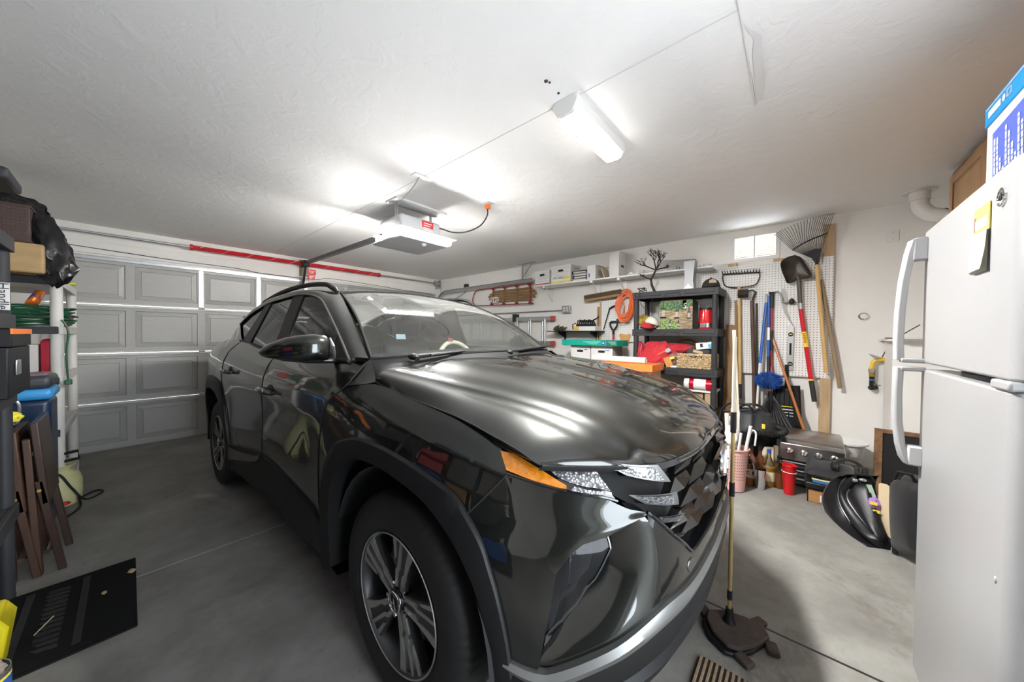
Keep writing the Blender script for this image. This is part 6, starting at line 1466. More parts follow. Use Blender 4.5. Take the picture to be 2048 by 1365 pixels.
m = MB(); m.box((4.03, .78, T4), (4.2, .86, .69)); single('brown_carton', 'shorter brown carton beside the tall one on lower shelf', 'box', m, M_CARD, bevel=.003)
m = MB(); m.box((4.05, .90, T4), (4.3, 1.45, .70)); single('dark_case', 'dark storage case on the lower shelf behind the car', 'case', m, M_DARK, bevel=.01)
# ================================================================ tools on and in front of the pegboard
def L3(p, X=None): return Vector(p)
def pole(t, name, pts, r, mat, n=10, parent=None): 
 m = MB(); m.tube(pts, r, n); return t.part(name, m, mat, parent)
M_IRON = pm('dark_forged_iron', (.06, .05, .042), .55, .5, var=.4, vs=20)
M_GRIP = pm('black_rubber_grip', (.02, .02, .02), .6)
# bow rake
t = Thing('bow_rake', 'garden bow rake with yellow wooden handle on the pegboard', 'rake', (4.36, .5, .63))
hd = MB(); ha, hb = Vector((4.375, .672, 2.0)), Vector((4.375, .341, 1.985)); so = Vector((4.36, .519, 1.835))
hd.tube([ha, hb], .008, 6); h_ = t.part('head_bar', hd, M_IRON)
for k in range(14):
 p = ha.lerp(hb, k / 13); m = MB(); m.tube([p, p + Vector((-.03, 0, .012)), p + Vector((-.055, 0, .035))], [.006, .005, .002], 5); t.part('tine', m, M_IRON, h_)
for e in (ha, hb):
 m = MB(); q = e.lerp(so, .5) + Vector((0, (e.y - so.y) * .28, -.055)); m.tube([tuple(p) for p in curve([tuple(e), tuple(e + Vector((0, -(e.y - so.y) * .0, -.06))), tuple(q), tuple(so)], 14)], .006, 6); t.part('bow', m, M_IRON, h_)
pole(t, 'handle', [(4.36, .518, 1.85), (4.34, .488, .78)], .016, M_WOOD_H); pole(t, 'paper_label', [(4.359, .5165, 1.72), (4.358, .5145, 1.65)], .0168, M_WHITE); pole(t, 'grip', [(4.34, .488, .79), (4.337, .486, .631)], .0175, M_GRIP)
# small hand rake shape hooked in front
t = Thing('garden_hoe', 'garden hoe with dark brown handle on the pegboard', 'hoe', (4.37, .4, .47))
pole(t, 'handle', [(4.375, .402, 1.69), (4.36, .372, .95), (4.33, .34, fz(0))], .017, pm('dark_stained_handle', (.12, .06, .035), .5, var=.4, vs=10))
m = MB(); m.tube([(4.375, .402, 1.68), (4.37, .37, 1.78), (4.36, .40, 1.80), (4.35, .47, 1.785)], [.010, .009, .008, .008], 6); t.part('neck', m, M_IRON)
m = MB(); m.box((4.30, .43, 1.73), (4.36, .52, 1.80), rot=euler(y=30)); t.part('blade', m, M_IRON, bevel=.004)
pole(Thing('thin_stake', 'thin dark stake leaning beside the hoe handle', 'stake', (4.35, .36, .5)), 'stake_rod', [(4.39, .362, 1.66), (4.34, .325, fz(0))], .009, M_IRON)
for k, (ya, yb, zt_) in enumerate(((.60, .615, 1.435), (.56, .56, 1.43), (.545, .50, 1.70))):
 t = Thing('wood_plank', ['wide brown plank leaning behind the black shelving', 'narrow brown plank leaning next to the bow rake', 'tall thin wood strip leaning behind the bow rake'][k], 'plank', (4.33, ya, fz(0)), group='planks beside the pegboard')
 w = (.03, .018, .013)[k]
 m = MB(); m.prism([(4.375, ya - w, zt_), (4.375, ya + w, zt_), (4.30, yb + w, fz(0)), (4.30, yb - w, fz(0))], (.018, 0, 0)); t.part('board', m, pm('aged_brown_wood', (.30, .16, .06), .55, var=.4, vs=5, stretch=(6, 6, .5)))
# dusters and poles
M_BLUE = pm('blue_enamel', (.01, .10, .42), .35)
t = Thing('extension_pole', 'blue and white telescopic pole leaning on the pegboard', 'pole', (4.3, .3, fz(0)))
pole(t, 'white_tube', [(4.21, .35, fz(0)), (4.30, .315, 1.03)], .011, M_WHITE); pole(t, 'blue_tube', [(4.30, .315, 1.03), (4.365, .278, 1.66)], .0135, M_BLUE); pole(t, 'tip', [(4.365, .278, 1.66), (4.372, .276, 1.75)], .012, pm('grey_plastic', (.42, .44, .46), .4))
t = Thing('blue_duster', 'fluffy blue duster head on a blue pole', 'duster', (4.27, .24, .75))
pole(t, 'handle', [(4.37, .258, 1.72), (4.345, .25, 1.05)], .013, M_BLUE); pole(t, 'label_band', [(4.3575, .2535, 1.40), (4.352, .252, 1.27)], .0136, M_WHITE); pole(t, 'grip', [(4.345, .25, 1.10), (4.33, .245, .93)], .0145, M_GRIP)
c = Vector((4.27, .24, .857)); m = MB(); rn = random.Random(5)
for k in range(2600):
 d = Vector((rn.gauss(0, 1), rn.gauss(0, 1), rn.gauss(0, 1))).normalized(); p = c + Vector((d.x * .035, d.y * .085, d.z * .06)); e = c + Vector((d.x * .07, d.y * .128, d.z * .098)) * rn.uniform(.9, 1.08); s_ = Vector((rn.uniform(-1, 1), rn.uniform(-1, 1), rn.uniform(-1, 1))) * .003
 m.add([p + s_, p - s_, e], [(0, 1, 2)])
f = t.part('fibre', m, pm('blue_fibre', (.02, .14, .55), .7, var=.6, vs=25, col2=(.01, .05, .25)), smooth=0, fix=False); f['kind'] = 'stuff'
m = MB(); m.ball(c, (.045, .10, .07)); t.part('core', m, pm('blue_core', (.02, .08, .3), .8))
t = Thing('pole_pruner', 'red pole pruner with black grip beside the blue duster', 'pruner', (4.36, .23, .34))
pole(t, 'shaft', [(4.375, .232, 1.62), (4.37, .226, .90), (4.34, .224, .60)], .0115, pm('dark_red_tube', (.32, .03, .04), .35)); pole(t, 'upper_sleeve', [(4.375, .232, 1.75), (4.375, .232, 1.60)], .016, M_GRIP); pole(t, 'lower_sleeve', [(4.373, .229, 1.37), (4.372, .228, 1.16)], .0145, M_GRIP)
m = MB(); m.tube([(4.375, .26, 1.64), (4.375, .27, 1.72), (4.375, .25, 1.775), (4.375, .20, 1.775)], .007, 6); t.part('hook', m, M_STEEL)
t = Thing('hand_brace', 'crank hand brace hung beside the level', 'hand brace', (4.38, .13, 1.64))
m = MB(); m.tube([tuple(p) for p in curve([(4.38, .215, 1.77), (4.37, .18, 1.765), (4.36, .16, 1.72), (4.36, .145, 1.66), (4.37, .115, 1.65), (4.37, .09, 1.655)], 18)], .008, 7); t.part('crank', m, M_STEEL)
m = MB(); m.ball((4.365, .075, 1.66), (.028, .022, .032), 12, 8); t.part('knob', m, M_IRON); m = MB(); m.cyl((4.38, .215, 1.755), (4.38, .262, 1.76), .014, n=8); t.part('chuck', m, M_IRON)
t = Thing('scythe_blade', 'curved grey scythe blade hung behind the crank brace', 'blade', (4.40, .12, 1.38))
oc = curve([(.155, 1.80), (.158, 1.70), (.14, 1.58), (.10, 1.48), (.045, 1.385)], 18); ic = curve([(.125, 1.79), (.105, 1.70), (.108, 1.60), (.085, 1.50), (.045, 1.385)], 18)
m = MB(); m.prism([(4.398, y, z) for y, z in oc] + [(4.398, y, z) for y, z in ic[-2::-1]], (.003, 0, 0)); t.part('steel_blade', m, pm('weathered_blade', (.36, .35, .33), .5, .5), smooth=0)
t = Thing('spirit_level', 'aluminium spirit level hung upright on the pegboard', 'level', (4.395, .075, .96))
m = MB(); m.box((4.392, .050, .962), (4.403, .103, 1.412)); bd = t.part('beam', m, M_ALU, bevel=.003)
for z in (1.33, 1.03):
 m = MB(); m.lathe([(.0, 0), (.021, 0), (.021, .004), (.015, .005), (.0, .005)], (4.3915, .0765, z), 20, axis='x', rot=Matrix.Rotation(pi, 3, 'Z')); v_ = t.part('vial_ring', m, M_BLACK, bd)
 m = MB(); m.cyl((4.388, .063, z), (4.388, .090, z), .006, n=8); t.part('vial', m, pm('yellow_vial', (.55, .6, .2), .2), v_)
m = MB(); m.box((4.390, .068, 1.12), (4.3925, .085, 1.24)); t.part('slot', m, M_HOLE, bd)
# broom with orange handle
t = Thing('deck_broom', 'broom with orange-brown handle and yellow ferrule leaning on wall', 'broom', (4.25, .06, .3))
pole(t, 'handle', [(4.38, .222, 1.29), (4.20, -.045, .40)], .012, pm('varnished_orange_wood', (.42, .14, .03), .3, coat=.4)); pole(t, 'ferrule', [(4.203, -.042, .41), (4.195, -.055, .365)], .019, M_YEL)
m = MB(); m.box((4.195, -.12, .32), (4.29, .0, .37)); m.prism([(4.195, -.13, .32), (4.195, .01, .32), (4.195, .03, fz(0)), (4.195, -.15, fz(0))], (.11, 0, 0)); t.part('broom_head', m, pm('grey_bristles', (.25, .25, .24), .9))
# digging shovel
t = Thing('digging_shovel', 'round point shovel with red handle hung on the pegboard', 'shovel', (4.37, 0, .68))
out = [(.057, 2.118), (.12, 2.10), (.165, 2.055), (.160, 1.98), (.13, 1.885), (.11, 1.84), (.07, 1.845), (.035, 1.868), (.02, 1.868), (-.02, 1.872), (-.073, 1.885), (-.055, 1.95), (-.027, 2.013), (.01, 2.085)]
cy, cz = .045, 1.97; m = MB()
o2 = curve(out + [out[0]], 57)[:-1]; rings = []
for q, d in ((1, 0), (.97, .006), (.75, .020), (.45, .032), (.15, .036)):
 rings.append([(4.335 + d + .018 * ((y - cy) / .1) ** 2 * -1 * q, cy + (y - cy) * q, cz + (z - cz) * q) for y, z in o2])
m.grid(rings, closed_v=True); m.add(rings[-1], [tuple(range(len(o2)))]); t.part('blade', m, pm('shovel_steel', (.10, .085, .07), .4, .7, var=.6, vs=9, col2=(.03, .028, .026)), sol=.003)
pole(t, 'socket', [(4.35, .035, 1.92), (4.352, .024, 1.86), (4.36, .008, 1.62)], [.010, .019, .018], pm('socket_steel', (.10, .09, .08), .5, .5)); pole(t, 'collar', [(4.36, .009, 1.64), (4.36, .006, 1.58)], .0195, M_STEEL)
hnd = pole(t, 'handle', [(4.36, .006, 1.585), (4.345, -.083, .89)], .0185, pm('glossy_red_tube', (.58, .01, .025), .3)); pole(t, 'sticker', [(4.3551, -.023, 1.355), (4.352, -.043, 1.205)], .0192, M_YEL, parent=hnd)
pole(t, 'yellow_ring', [(4.345, -.083, .895), (4.3448, -.0845, .88)], .0195, M_YEL); pole(t, 'grip', [(4.3448, -.0845, .88), (4.34, -.112, .68)], .020, M_GRIP)
for k, z in enumerate((1.335, 1.315, 1.295, 1.275, 1.255)):
 m = MB(); y = -.020 - (1.355 - z) * .13; m.box((4.334, y - .012, z - .005), (4.3362, y + .010 - .003 * (k % 2), z + .005)); t.part('sticker_print', m, M_RED, hnd)
# leaf rake
t = Thing('leaf_rake', 'steel leaf rake with wide fan of tines hung under the ceiling', 'rake', (4.34, -.1, .96))
sk_ = Vector((4.345, -.108, 2.03)); tips = curve([(.221, 2.348), (.15, 2.385), (.04, 2.425), (-.07, 2.452), (-.15, 2.462), (-.215, 2.462)], 24); brs = curve([(.075, 2.165), (.02, 2.205), (-.06, 2.245), (-.174, 2.285)], 24)
for k in range(24):
 b_ = Vector((4.33, *brs[k])); e = Vector((4.30, *tips[k])); m = MB()
 m.tube([sk_ + Vector((0, (b_.y - sk_.y) * .12, .03)), b_, b_.lerp(e, .75) + Vector((.01, 0, .008)), e + Vector((0, 0, -.004)), e + Vector((-.045, 0, -.022))], [.0022, .0024, .0024, .0022, .0018], 5); t.part('tine', m, M_IRON)
m = MB(); m.tube([(4.322, y, z) for y, z in brs], .006, 6); t.part('cross_bar', m, M_BLACK)
m = MB(); m.prism([(4.335, -.108 - .015, 2.02), (4.335, -.108 + .018, 2.02), (4.335, -.035, 2.13), (4.335, -.09, 2.155), (4.335, -.135, 2.15)], (.006, 0, 0)); t.part('head_plate', m, pm('black_sheet', (.03, .03, .032), .3, .5))
pole(t, 'ferrule', [(4.345, -.108, 2.07), (4.345, -.103, 1.97)], [.010, .016], M_BLACK); pole(t, 'handle', [(4.345, -.103, 2.0), (4.33, -.188, .966)], .0165, M_WOOD_H)
pole(Thing('tool_handle', 'grey-brown wooden handle hung beside the leaf rake', 'handle', (4.39, -.2, .82)), 'wooden_shaft', [(4.388, -.138, 1.86), (4.375, -.288, .823)], .0165, pm('weathered_handle', (.34, .24, .14), .6, var=.3, vs=12))
# black snow pusher / dustpan
t = Thing('snow_pusher', 'black plastic snow pusher blade standing behind the fan rake', 'shovel', (4.37, .1, .38))
m = MB(); G = []
for q in np.linspace(0, 1, 9):
 z = .80 - .42 * q; w0, w1 = .205 + .01 * q, -.005 - .022 * q
 G.append([(4.375 - .05 * q - .02 * sin(pi * p), w0 * (1 - p) + w1 * p, z + .02 * p * (1 - q)) for p in np.linspace(0, 1, 9)])
m.grid(G); bl = t.part('blade', m, M_BLACK, sol=.006)
for k in range(6):
 p = (k + .5) / 6; m = MB(); m.tube([(4.37 - .02 * sin(pi * p), .205 * (1 - p) - .005 * p, .78), (4.325 - .02 * sin(pi * p), .212 * (1 - p) - .022 * p, .42)], .006, 5); t.part('rib', m, M_BLACK, bl)
for k in range(4):
 m = MB(); m.box((4.318, .05 - .004 * k, .60 - .03 * k), (4.321, .135, .608 - .03 * k)); t.part('printed_line', m, (M_YEL, M_WHITE, M_WHITE, M_WHITE)[k], bl)
pole(t, 'handle', [(4.38, .10, .80), (4.395, .10, 1.02)], .016, M_BLACK)
# large plastic fan rake, head down
t = Thing('fan_rake', 'large black plastic fan rake standing head down', 'rake', (4.25, .15, .1))
ap = Vector((4.28, .225, .72)); bl_ = Vector((4.20, .40, .22)); br_ = Vector((4.20, -.015, .345))
m = MB(); m.prism([ap + Vector((0, .02, 0)), ap + Vector((0, -.02, 0)), br_, bl_], (.008, 0, 0)); t.part('head', m, pm('matt_black_plastic', (.03, .03, .03), .55))
for k in range(12):
 q = k / 11; p = bl_.lerp(br_, q); m = MB(); m.tube([ap.lerp(p, .15) + Vector((-.004, 0, 0)), p + Vector((-.004, 0, 0)), p + (p - ap).normalized() * .07 + Vector((-.02, 0, -.01))], [.004, .007, .006], 5); t.part('tine', m, M_BLACK)
pole(t, 'socket', [ap + Vector((-.01, 0, .03)), ap.lerp((bl_ + br_) / 2, .35) + Vector((-.01, 0, 0))], [.020, .012], M_BLACK); pole(t, 'handle', [ap + Vector((-.01, 0, .02)), (4.36, .222, 1.0)], .013, pm('dark_red_tube', (.32, .03, .04), .35))
# ================================================================ things on the floor by the wall
# shop vacuum
t = Thing('shop_vacuum', 'black shop vacuum with ribbed hose under the tools', 'vacuum', (3.97, .30, fz(0)))
c = (3.97, .335, fz(0)); m = MB(); m.lathe([(0, .04), (.165, .04), (.175, .10), (.185, .38), (.195, .40), (0, .40)], c, 32); t.part('drum', m, M_BLACK)
m = MB(); m.lathe([(0, .40), (.198, .40), (.198, .43), (.17, .47), (.14, .56), (.10, .585), (0, .59)], c, 32); t.part('motor_head', m, M_DARK)
m = MB(); m.tube([Vector(c) + Vector((-.02, .07 * cos(a) * 1.5, .58 + .06 * sin(a))) for a in np.linspace(0, pi, 12)], .012, 8); t.part('carry_handle', m, M_BLACK)
hp = curve([(3.80, .36, .43), (3.73, .30, .43), (3.70, .20, .44), (3.72, .12, .455), (3.80, .09, .47), (3.90, .13, .47), (3.95, .19, .47)], 80)
m = MB(); m.tube([tuple(p) for p in hp], [.028 if i % 2 else .023 for i in range(80)], 10); t.part('hose', m, M_BLACK)
m = MB(); m.box((3.80, .23, .46), (3.815, .255, .50)); t.part('yellow_tag', m, M_YEL)
for k in range(3):
 a = 2.1 * k + .5; m = MB(); m.ball(Vector(c) + Vector((.16 * cos(a), .16 * sin(a), .025)), .025, 10, 6); t.part('caster', m, M_BLACK)
# folded chair of black tubes behind the vacuum
t = Thing('folding_cart', 'black tubular folding cart behind the front of the car', 'cart', (3.75, .50, fz(0)))
m = MB(); m.tube([tuple(p) for p in curve([(3.80, .58, fz(0) + .01), (3.85, .60, .45), (3.87, .55, .62), (3.87, .42, .66), (3.86, .33, .60), (3.82, .36, .40)], 30)], .010, 8); t.part('frame_tube', m, M_BLACK)
m = MB(); m.tube([(3.87, .57, .56), (3.87, .36, .60)], .008, 6); m.tube([(3.86, .50, .65), (3.86, .50, .71)], .006, 6); t.part('cross_tube', m, M_BLACK)
# pink bin with pipes
def lattice_bin(t, c, r0, r1, h, mat):
 m = MB(); m.lathe([(0, .004), (r0, .004), (r1, h), (r1 + .008, h), (r1 + .008, h - .012), (r1 - .003, h - .012), (r0 - .003, .010), (0, .010)], c, 36); b = t.part('tub', m, mat)
 m = MB()
 for i in range(9):
  for k in range(36):
   a = 2 * pi * k / 36; z = h * (.30 + .55 * i / 8); r = r0 + (r1 - r0) * z / h + .0006
   p = Vector(c) + Vector((r * cos(a), r * sin(a), z)); n = Vector((cos(a), sin(a), 0)); s_ = Vector((-sin(a), cos(a), 0)) * .0035
   m.add([p - s_ - Vector((0, 0, .004)) + n * .0008, p + s_ - Vector((0, 0, .004)) + n * .0008, p + s_ + Vector((0, 0, .004)) + n * .0008, p - s_ + Vector((0, 0, .004)) + n * .0008], [(0, 1, 2, 3)])
 q = t.part('perforation', m, pm('bin_hole_dark', (.25, .13, .12), .8), b, smooth=0, fix=False); q['kind'] = 'stuff'
t = Thing('pink_bin', 'small pink perforated bin full of white pipes', 'bin', (3.36, .405, fz(0)))
BC = (3.36, .405, fz(0)); lattice_bin(t, BC, .075, .098, .36, pm('pink_plastic', (.72, .42, .38), .5))
pip = [((3.33, .43, .02), (3.37, .47, .64), .016), ((3.36, .42, .02), (3.36, .425, .69), .014), ((3.38, .40, .02), (3.42, .39, .66), .011), ((3.35, .38, .02), (3.38, .30, .56), .012), ((3.40, .43, .02), (3.46, .46, .60), .010), ((3.34, .41, .02), (3.33, .36, .50), .010)]
for k, (a, b_, r) in enumerate(pip):
 m = MB(); m.tube([Vector(a) + Vector((0, 0, fz(0))), Vector(a).lerp(Vector(b_), .6), b_], r, 10)
 single('plastic_pipe', ['thick white plastic pipe leaning out of the pink bin', 'straight white pipe standing upright in the pink bin', 'slim white pipe behind the upright one in bin', 'short white pipe tilting towards the bottles from bin', 'thin white pipe at the back of the pink bin', 'short white rod at the front of the bin'][k], 'pipe', m, M_PLASTIC_W, group='pipes in the pink bin')
m = MB(); m.tube([tuple(p) for p in curve([(3.37, .34, .30), (3.38, .315, .42), (3.385, .30, .50), (3.39, .285, .525), (3.39, .265, .50), (3.385, .27, .40)], 18)], .007, 7); single('wire_hanger', 'white bent hook hanging over the bin edge', 'hook', m, M_PLASTIC_W)
m = MB(); heap(m, (3.35, .43, .44), (.045, .05, .10), 41, .25); single('white_bag', 'crumpled white plastic bag in the pink bin', 'bag', m, M_PLASTIC_W, smooth=60)
for k, (a, b_) in enumerate((((3.40, .375, .03), (3.52, .455, 1.36)), ((3.41, .36, .03), (3.52, .44, 1.36)))):
 m = MB(); m.cyl(Vector(a), Vector(b_), .0075, n=8); single('dowel', ['tall thin pale dowel leaning from the bin', 'second thin pale dowel right against the first'][k], 'dowel', m, pm('pale_dowel', (.78, .70, .55), .5), group='pale dowels in the bin')
# bottles
def bottle(name, label, c, prof, glass, liquid, lev, capc, labelc=None, capr=.016, txt=None):
 t = Thing(name, label, 'bottle', c, group='bottles on the floor by the grill')
 m = MB(); m.lathe(prof, c, 28); b = t.part('glass_body', m, glass)
 H = prof[-1][1]
 inner = [(0, .006)] + [(max(0, r - .005), h) for r, h in prof[1:] if h < lev] + [(max(0, np.interp(lev, [p[1] for p in prof], [p[0] for p in prof]) - .005), lev), (0, lev)]
 m = MB(); m.lathe(inner, c, 24); t.part('liquor', m, liquid, b)
 m = MB(); m.lathe([(0, H - .002), (capr, H - .002), (capr, H + .03), (0, H + .03)], c, 18); t.part('stopper', m, capc)
 if labelc:
  m = MB(); r = max(p[0] for p in prof) + .0008; z0, z1 = .05, .13
  m.grid([[(c[0] + r * cos(a), c[1] + r * sin(a), c[2] + z) for a in np.linspace(2.2, 4.4, 14)] for z in (z0, z1)]); lb = t.part('paper_label', m, labelc, b)
  if txt: text_mesh('label_text', txt, .04, M_INK, lb, frame4(Vector((c[0] - r - .002, c[1], c[2] + .10)) - Vector(c), (0, -1, 0), (0, 0, 1)), ext=.0003)
 return t
M_BG = pm('bottle_glass', (.95, .95, .93), .03, trans=1.0); M_WHISKY = pm('amber_liquor', (.35, .10, .01), .1); M_GOLD = pm('gold_liquor', (.72, .40, .03), .1); M_BROWNG = pm('brown_bottle_glass', (.10, .03, .01), .08, coat=.5)
bottle('liquor_bottle', 'large brown liquor bottle with black stopper and cream label', (3.62, .315, fz(0)), [(0, .0), (.055, .0), (.058, .02), (.058, .15), (.05, .20), (.022, .245), (.016, .26), (.016, .30)], M_BROWNG, M_WHISKY, .18, M_BLACK, pm('cream_label', (.75, .66, .45), .6), .019, 'KE')
bottle('liquor_bottle', 'dark bottle half hidden behind the steel shaker', (3.70, .255, fz(0)), [(0, 0), (.04, 0), (.042, .02), (.042, .17), (.03, .21), (.014, .24), (.013, .28)], M_BROWNG, M_WHISKY, .15, M_BLACK)
bottle('liquor_bottle', 'gold liquor bottle with blue stopper next to the shaker', (3.64, .19, fz(0)), [(0, 0), (.042, 0), (.045, .02), (.045, .17), (.034, .21), (.016, .25), (.015, .285)], M_BG, M_GOLD, .16, pm('blue_stopper', (.03, .08, .4), .4), pm('cream_label', (0, 0, 0)))
bottle('liquor_bottle', 'short amber bottle beside the red cups', (3.66, .12, fz(0)), [(0, 0), (.045, 0), (.048, .02), (.048, .12), (.036, .17), (.015, .205), (.014, .24)], M_BG, M_WHISKY, .13, M_BLACK)
bottle('liquor_bottle', 'clear bottle in front of the large brown bottle', (3.54, .315, fz(0)), [(0, 0), (.032, 0), (.034, .02), (.034, .11), (.025, .14), (.012, .165), (.011, .19)], M_BG, M_WHISKY, .06, M_BLACK, capr=.013)
c = (3.52, .24, fz(0)); t = Thing('cocktail_shaker', 'steel cocktail shaker cup on the floor', 'shaker', c)
m = MB(); m.lathe([(0, .002), (.032, .002), (.034, .006), (.043, .16), (.045, .165), (.041, .165), (.031, .008), (0, .008)], c, 32); t.part('tumbler', m, M_CHROME)
m = MB(); m.tube([(c[0] - .02, c[1] + .03, c[2] + .10), (c[0] - .01, c[1] + .045, c[2] + .18), (c[0] + .0, c[1] + .055, c[2] + .205)], .008, 8); t.part('bar_spoon', m, M_CHROME)
c = (3.555, .052, fz(0))
for k, dz in enumerate((0, .050)):
 t = Thing('plastic_cup', ('lower red plastic cup with white rim on the floor', 'upper red plastic cup nested in the lower one')[k], 'cup', (c[0], c[1], c[2] + dz), group='nested red cups')
 m = MB(); m.lathe([(0, .002), (.032, .002), (.036, .04), (.047, .15 + .03 * (1 - k)), (.050, .155 + .03 * (1 - k)), (.045, .155 + .03 * (1 - k)), (.031, .006), (0, .006)], (c[0], c[1], c[2] + dz + (.035 if k else 0)), 32); cu = t.part('cup', m, pm('red_cup_plastic', (.62, .01, .015), .3))
 m = MB(); z = c[2] + dz + (.035 if k else 0) + .156 + .03 * (1 - k); m.tube([(c[0] + .049 * cos(a), c[1] + .049 * sin(a), z) for a in np.linspace(0, 2 * pi, 33)[:-1]], .0022, 6, closed=True); t.part('rolled_rim', m, M_WHITE if k == 0 else pm('red_cup_plastic', (0, 0, 0)), cu)
m = MB(); m.box((3.80, .11, .02), (3.825, .36, .29), rot=euler(x=-8, y=8)); single('cream_board', 'cream wooden board leaning behind the bottles', 'board', m, pm('cream_wood', (.66, .56, .40), .6, var=.2, vs=8), bevel=.004)
m = MB(); m.box((3.76, .128, fz(0)), (3.80, .165, .33)); single('striped_carton', 'dark striped carton standing beside the grill', 'box', m, pm('stripe_print', (.07, .06, .05), .5, var=1, vs=5, col2=(.35, .28, .18), stretch=(30, 30, 0), thr=(.48, .52)), bevel=.003)
# stainless tabletop grill
t = Thing('gas_grill', 'stainless steel tabletop gas grill with four knobs', 'grill', (3.93, -.08, fz(0)))
M_INOX = pm('brushed_stainless', (.45, .44, .43), .28, 1.0, var=.18, vs=8, stretch=(1, .15, 6))
m = MB(); m.prism([(3.76, .125, .235), (3.75, .125, .375), (3.775, .125, .39), (4.14, .125, .43), (4.18, .125, .30), (4.18, .125, .235)], (0, -.415, 0)); bd = t.part('control_housing', m, M_INOX, bevel=.006)
m = MB(); m.prism([(3.80, .115, .388), (3.83, .115, .41), (4.10, .115, .445), (4.15, .115, .43)], (0, -.395, 0)); t.part('lid', m, M_INOX, bevel=.004)
for k in range(4):
 y = .055 - k * .093; m = MB(); m.lathe([(0, 0), (.026, 0), (.026, .004), (.019, .008), (.019, .026), (.015, .030), (0, .030)], (3.752, y, .312), 24, axis='x', rot=Matrix.Rotation(pi, 3, 'Z')); kn = t.part('knob', m, M_CHROME, bd)
 m = MB(); m.box((3.716, y - .003, .297), (3.722, y + .003, .327)); t.part('knob_mark', m, M_DARK, kn)
for k, z in enumerate((.195, .13, .06)):
 m = MB(); m.box((3.775, -.285, z - .028), (3.79, .115, z + .026)); gr_ = t.part('louvred_panel', m, M_DARK, bd, bevel=.003)
 m = MB(); m.cyl((3.768, -.27, z + .018), (3.768, .10, z + .018), .007, n=8); t.part('rack_bar', m, M_INOX, gr_)
m = MB(); m.box((3.79, -.285, fz(0)), (4.10, .12, .235)); t.part('cabinet_body', m, M_BLACK)
# white basin
t = Thing('plastic_basin', 'white oval plastic basin behind the grill', 'basin', (4.20, -.34, fz(0)))
m = MB(); m.lathe([(0, .18), (.11, .18), (.125, .22), (.15, .37), (.168, .375), (.168, .362), (.148, .35), (.12, .20), (0, .185)], (4.22, -.30, 0), 36, sx=.9, sy=1.0); t.part('tub', m, M_PLASTIC_W)
m = MB(); m.box((4.075, -.385, .27), (4.08, -.33, .30), rot=euler(z=35)); t.part('printed_label', m, pm('print_grey_pale', (.55, .54, .53), .7))
m = MB(); m.box((4.10, -.42, fz(0)), (4.40, -.18, .178)); single('grey_tote', 'low grey tote under the white basin', 'tote', m, pm('grey_tote_plastic', (.30, .30, .28), .6), bevel=.01)
# soft case pile
def pillow(m, c00, c10, c11, c01, th, bulge=.03, n=14, rn=.8):
 c00, c10, c11, c01 = map(Vector, (c00, c10, c11, c01)); nrm = (c10 - c00).cross(c01 - c00).normalized()
 A, B = [], []
 for i in range(n + 1):
  ra, rb = [], []
  for j in range(n + 1):
   u_, v_ = i / n, j / n
   p = (c00 * (1 - u_) * (1 - v_) + c10 * u_ * (1 - v_) + c11 * u_ * v_ + c01 * (1 - u_) * v_)
   e = (max(0, 1 - (2 * u_ - 1) ** 6) * max(0, 1 - (2 * v_ - 1) ** 6)) ** .5
   b_ = bulge * sin(pi * u_) * sin(pi * v_)
   ra.append(p + nrm * (th * .5 * e + b_)); rb.append(p - nrm * (th * .5 * e + b_ * .3))
  A.append(ra); B.append(rb)
 m.grid(A); m.grid(B); return m
M_NYL = pm('black_nylon', (.012, .012, .0135), .55, spec=.3, bump=.35, bs=160, sheen=.15)
M_LEAT = pm('black_leather', (.011, .011, .0125), .38, spec=.35, bump=.2, bs=60, var=.3, vs=9)
t = Thing('wooden_box', 'small wooden cigar box with cut-out on the floor', 'box', (3.58, -.13, fz(0)))
m = MB(); m.box((3.50, -.215, fz(0)), (3.70, -.060, .115)); b = t.part('body', m, pm('cedar_wood', (.48, .24, .09), .5, var=.3, vs=8, stretch=(1, .3, 6)), bevel=.002)
m = MB(); m.box((3.497, -.215, fz(0) + .002), (3.4995, -.060, .012)); m.box((3.497, -.215, .105), (3.4995, -.060, .115)); m.box((3.497, -.067, .0), (3.4995, -.060, .115)); t.part('dark_edging', m, M_BLACK, b)
m = MB(); m.box((3.496, -.150, .025), (3.4995, -.135, .075)); t.part('cut_out', m, M_WHITE, b)
m = MB(); m.box((3.49, -.24, .116), (3.72, -.045, .165)); single('flat_case', 'flat black case on the wooden box', 'case', m, M_LEAT, bevel=.01)
t = Thing('document_folder', 'blue folder with papers on the flat black case', 'folder', (3.6, -.15, .166))
m = MB(); m.box((3.50, -.235, .167), (3.72, -.09, .190)); t.part('cover', m, pm('blue_folder', (.05, .20, .48), .5), bevel=.003); m = MB(); m.box((3.495, -.23, .190), (3.70, -.085, .199)); t.part('papers', m, pm('cream_label', (.75, .66, .45), .6))
t = Thing('laptop_sleeve', 'black soft laptop sleeve on top of the blue folder', 'bag', (3.62, -.18, .20))
m = MB(); pillow(m, (3.48, -.04, .235), (3.50, -.32, .225), (3.80, -.34, .25), (3.78, -.06, .26), .07, .012); t.part('padded_body', m, M_NYL, smooth=50)
m = MB(); m.tube([(3.475, -.05, .235), (3.49, -.18, .228), (3.50, -.32, .222)], .004, 6); t.part('zip', m, M_BLACK)
t = Thing('headphones', 'black over-ear headphones lying on the laptop sleeve', 'headphones', (3.58, -.30, .27))
m = MB(); m.tube([Vector((3.60 + .03 * sin(a), -.29 + .085 * cos(a), .30 + .055 * sin(a))) for a in np.linspace(0, pi, 18)], .011, 8, flat=.6); t.part('headband', m, M_BLACK)
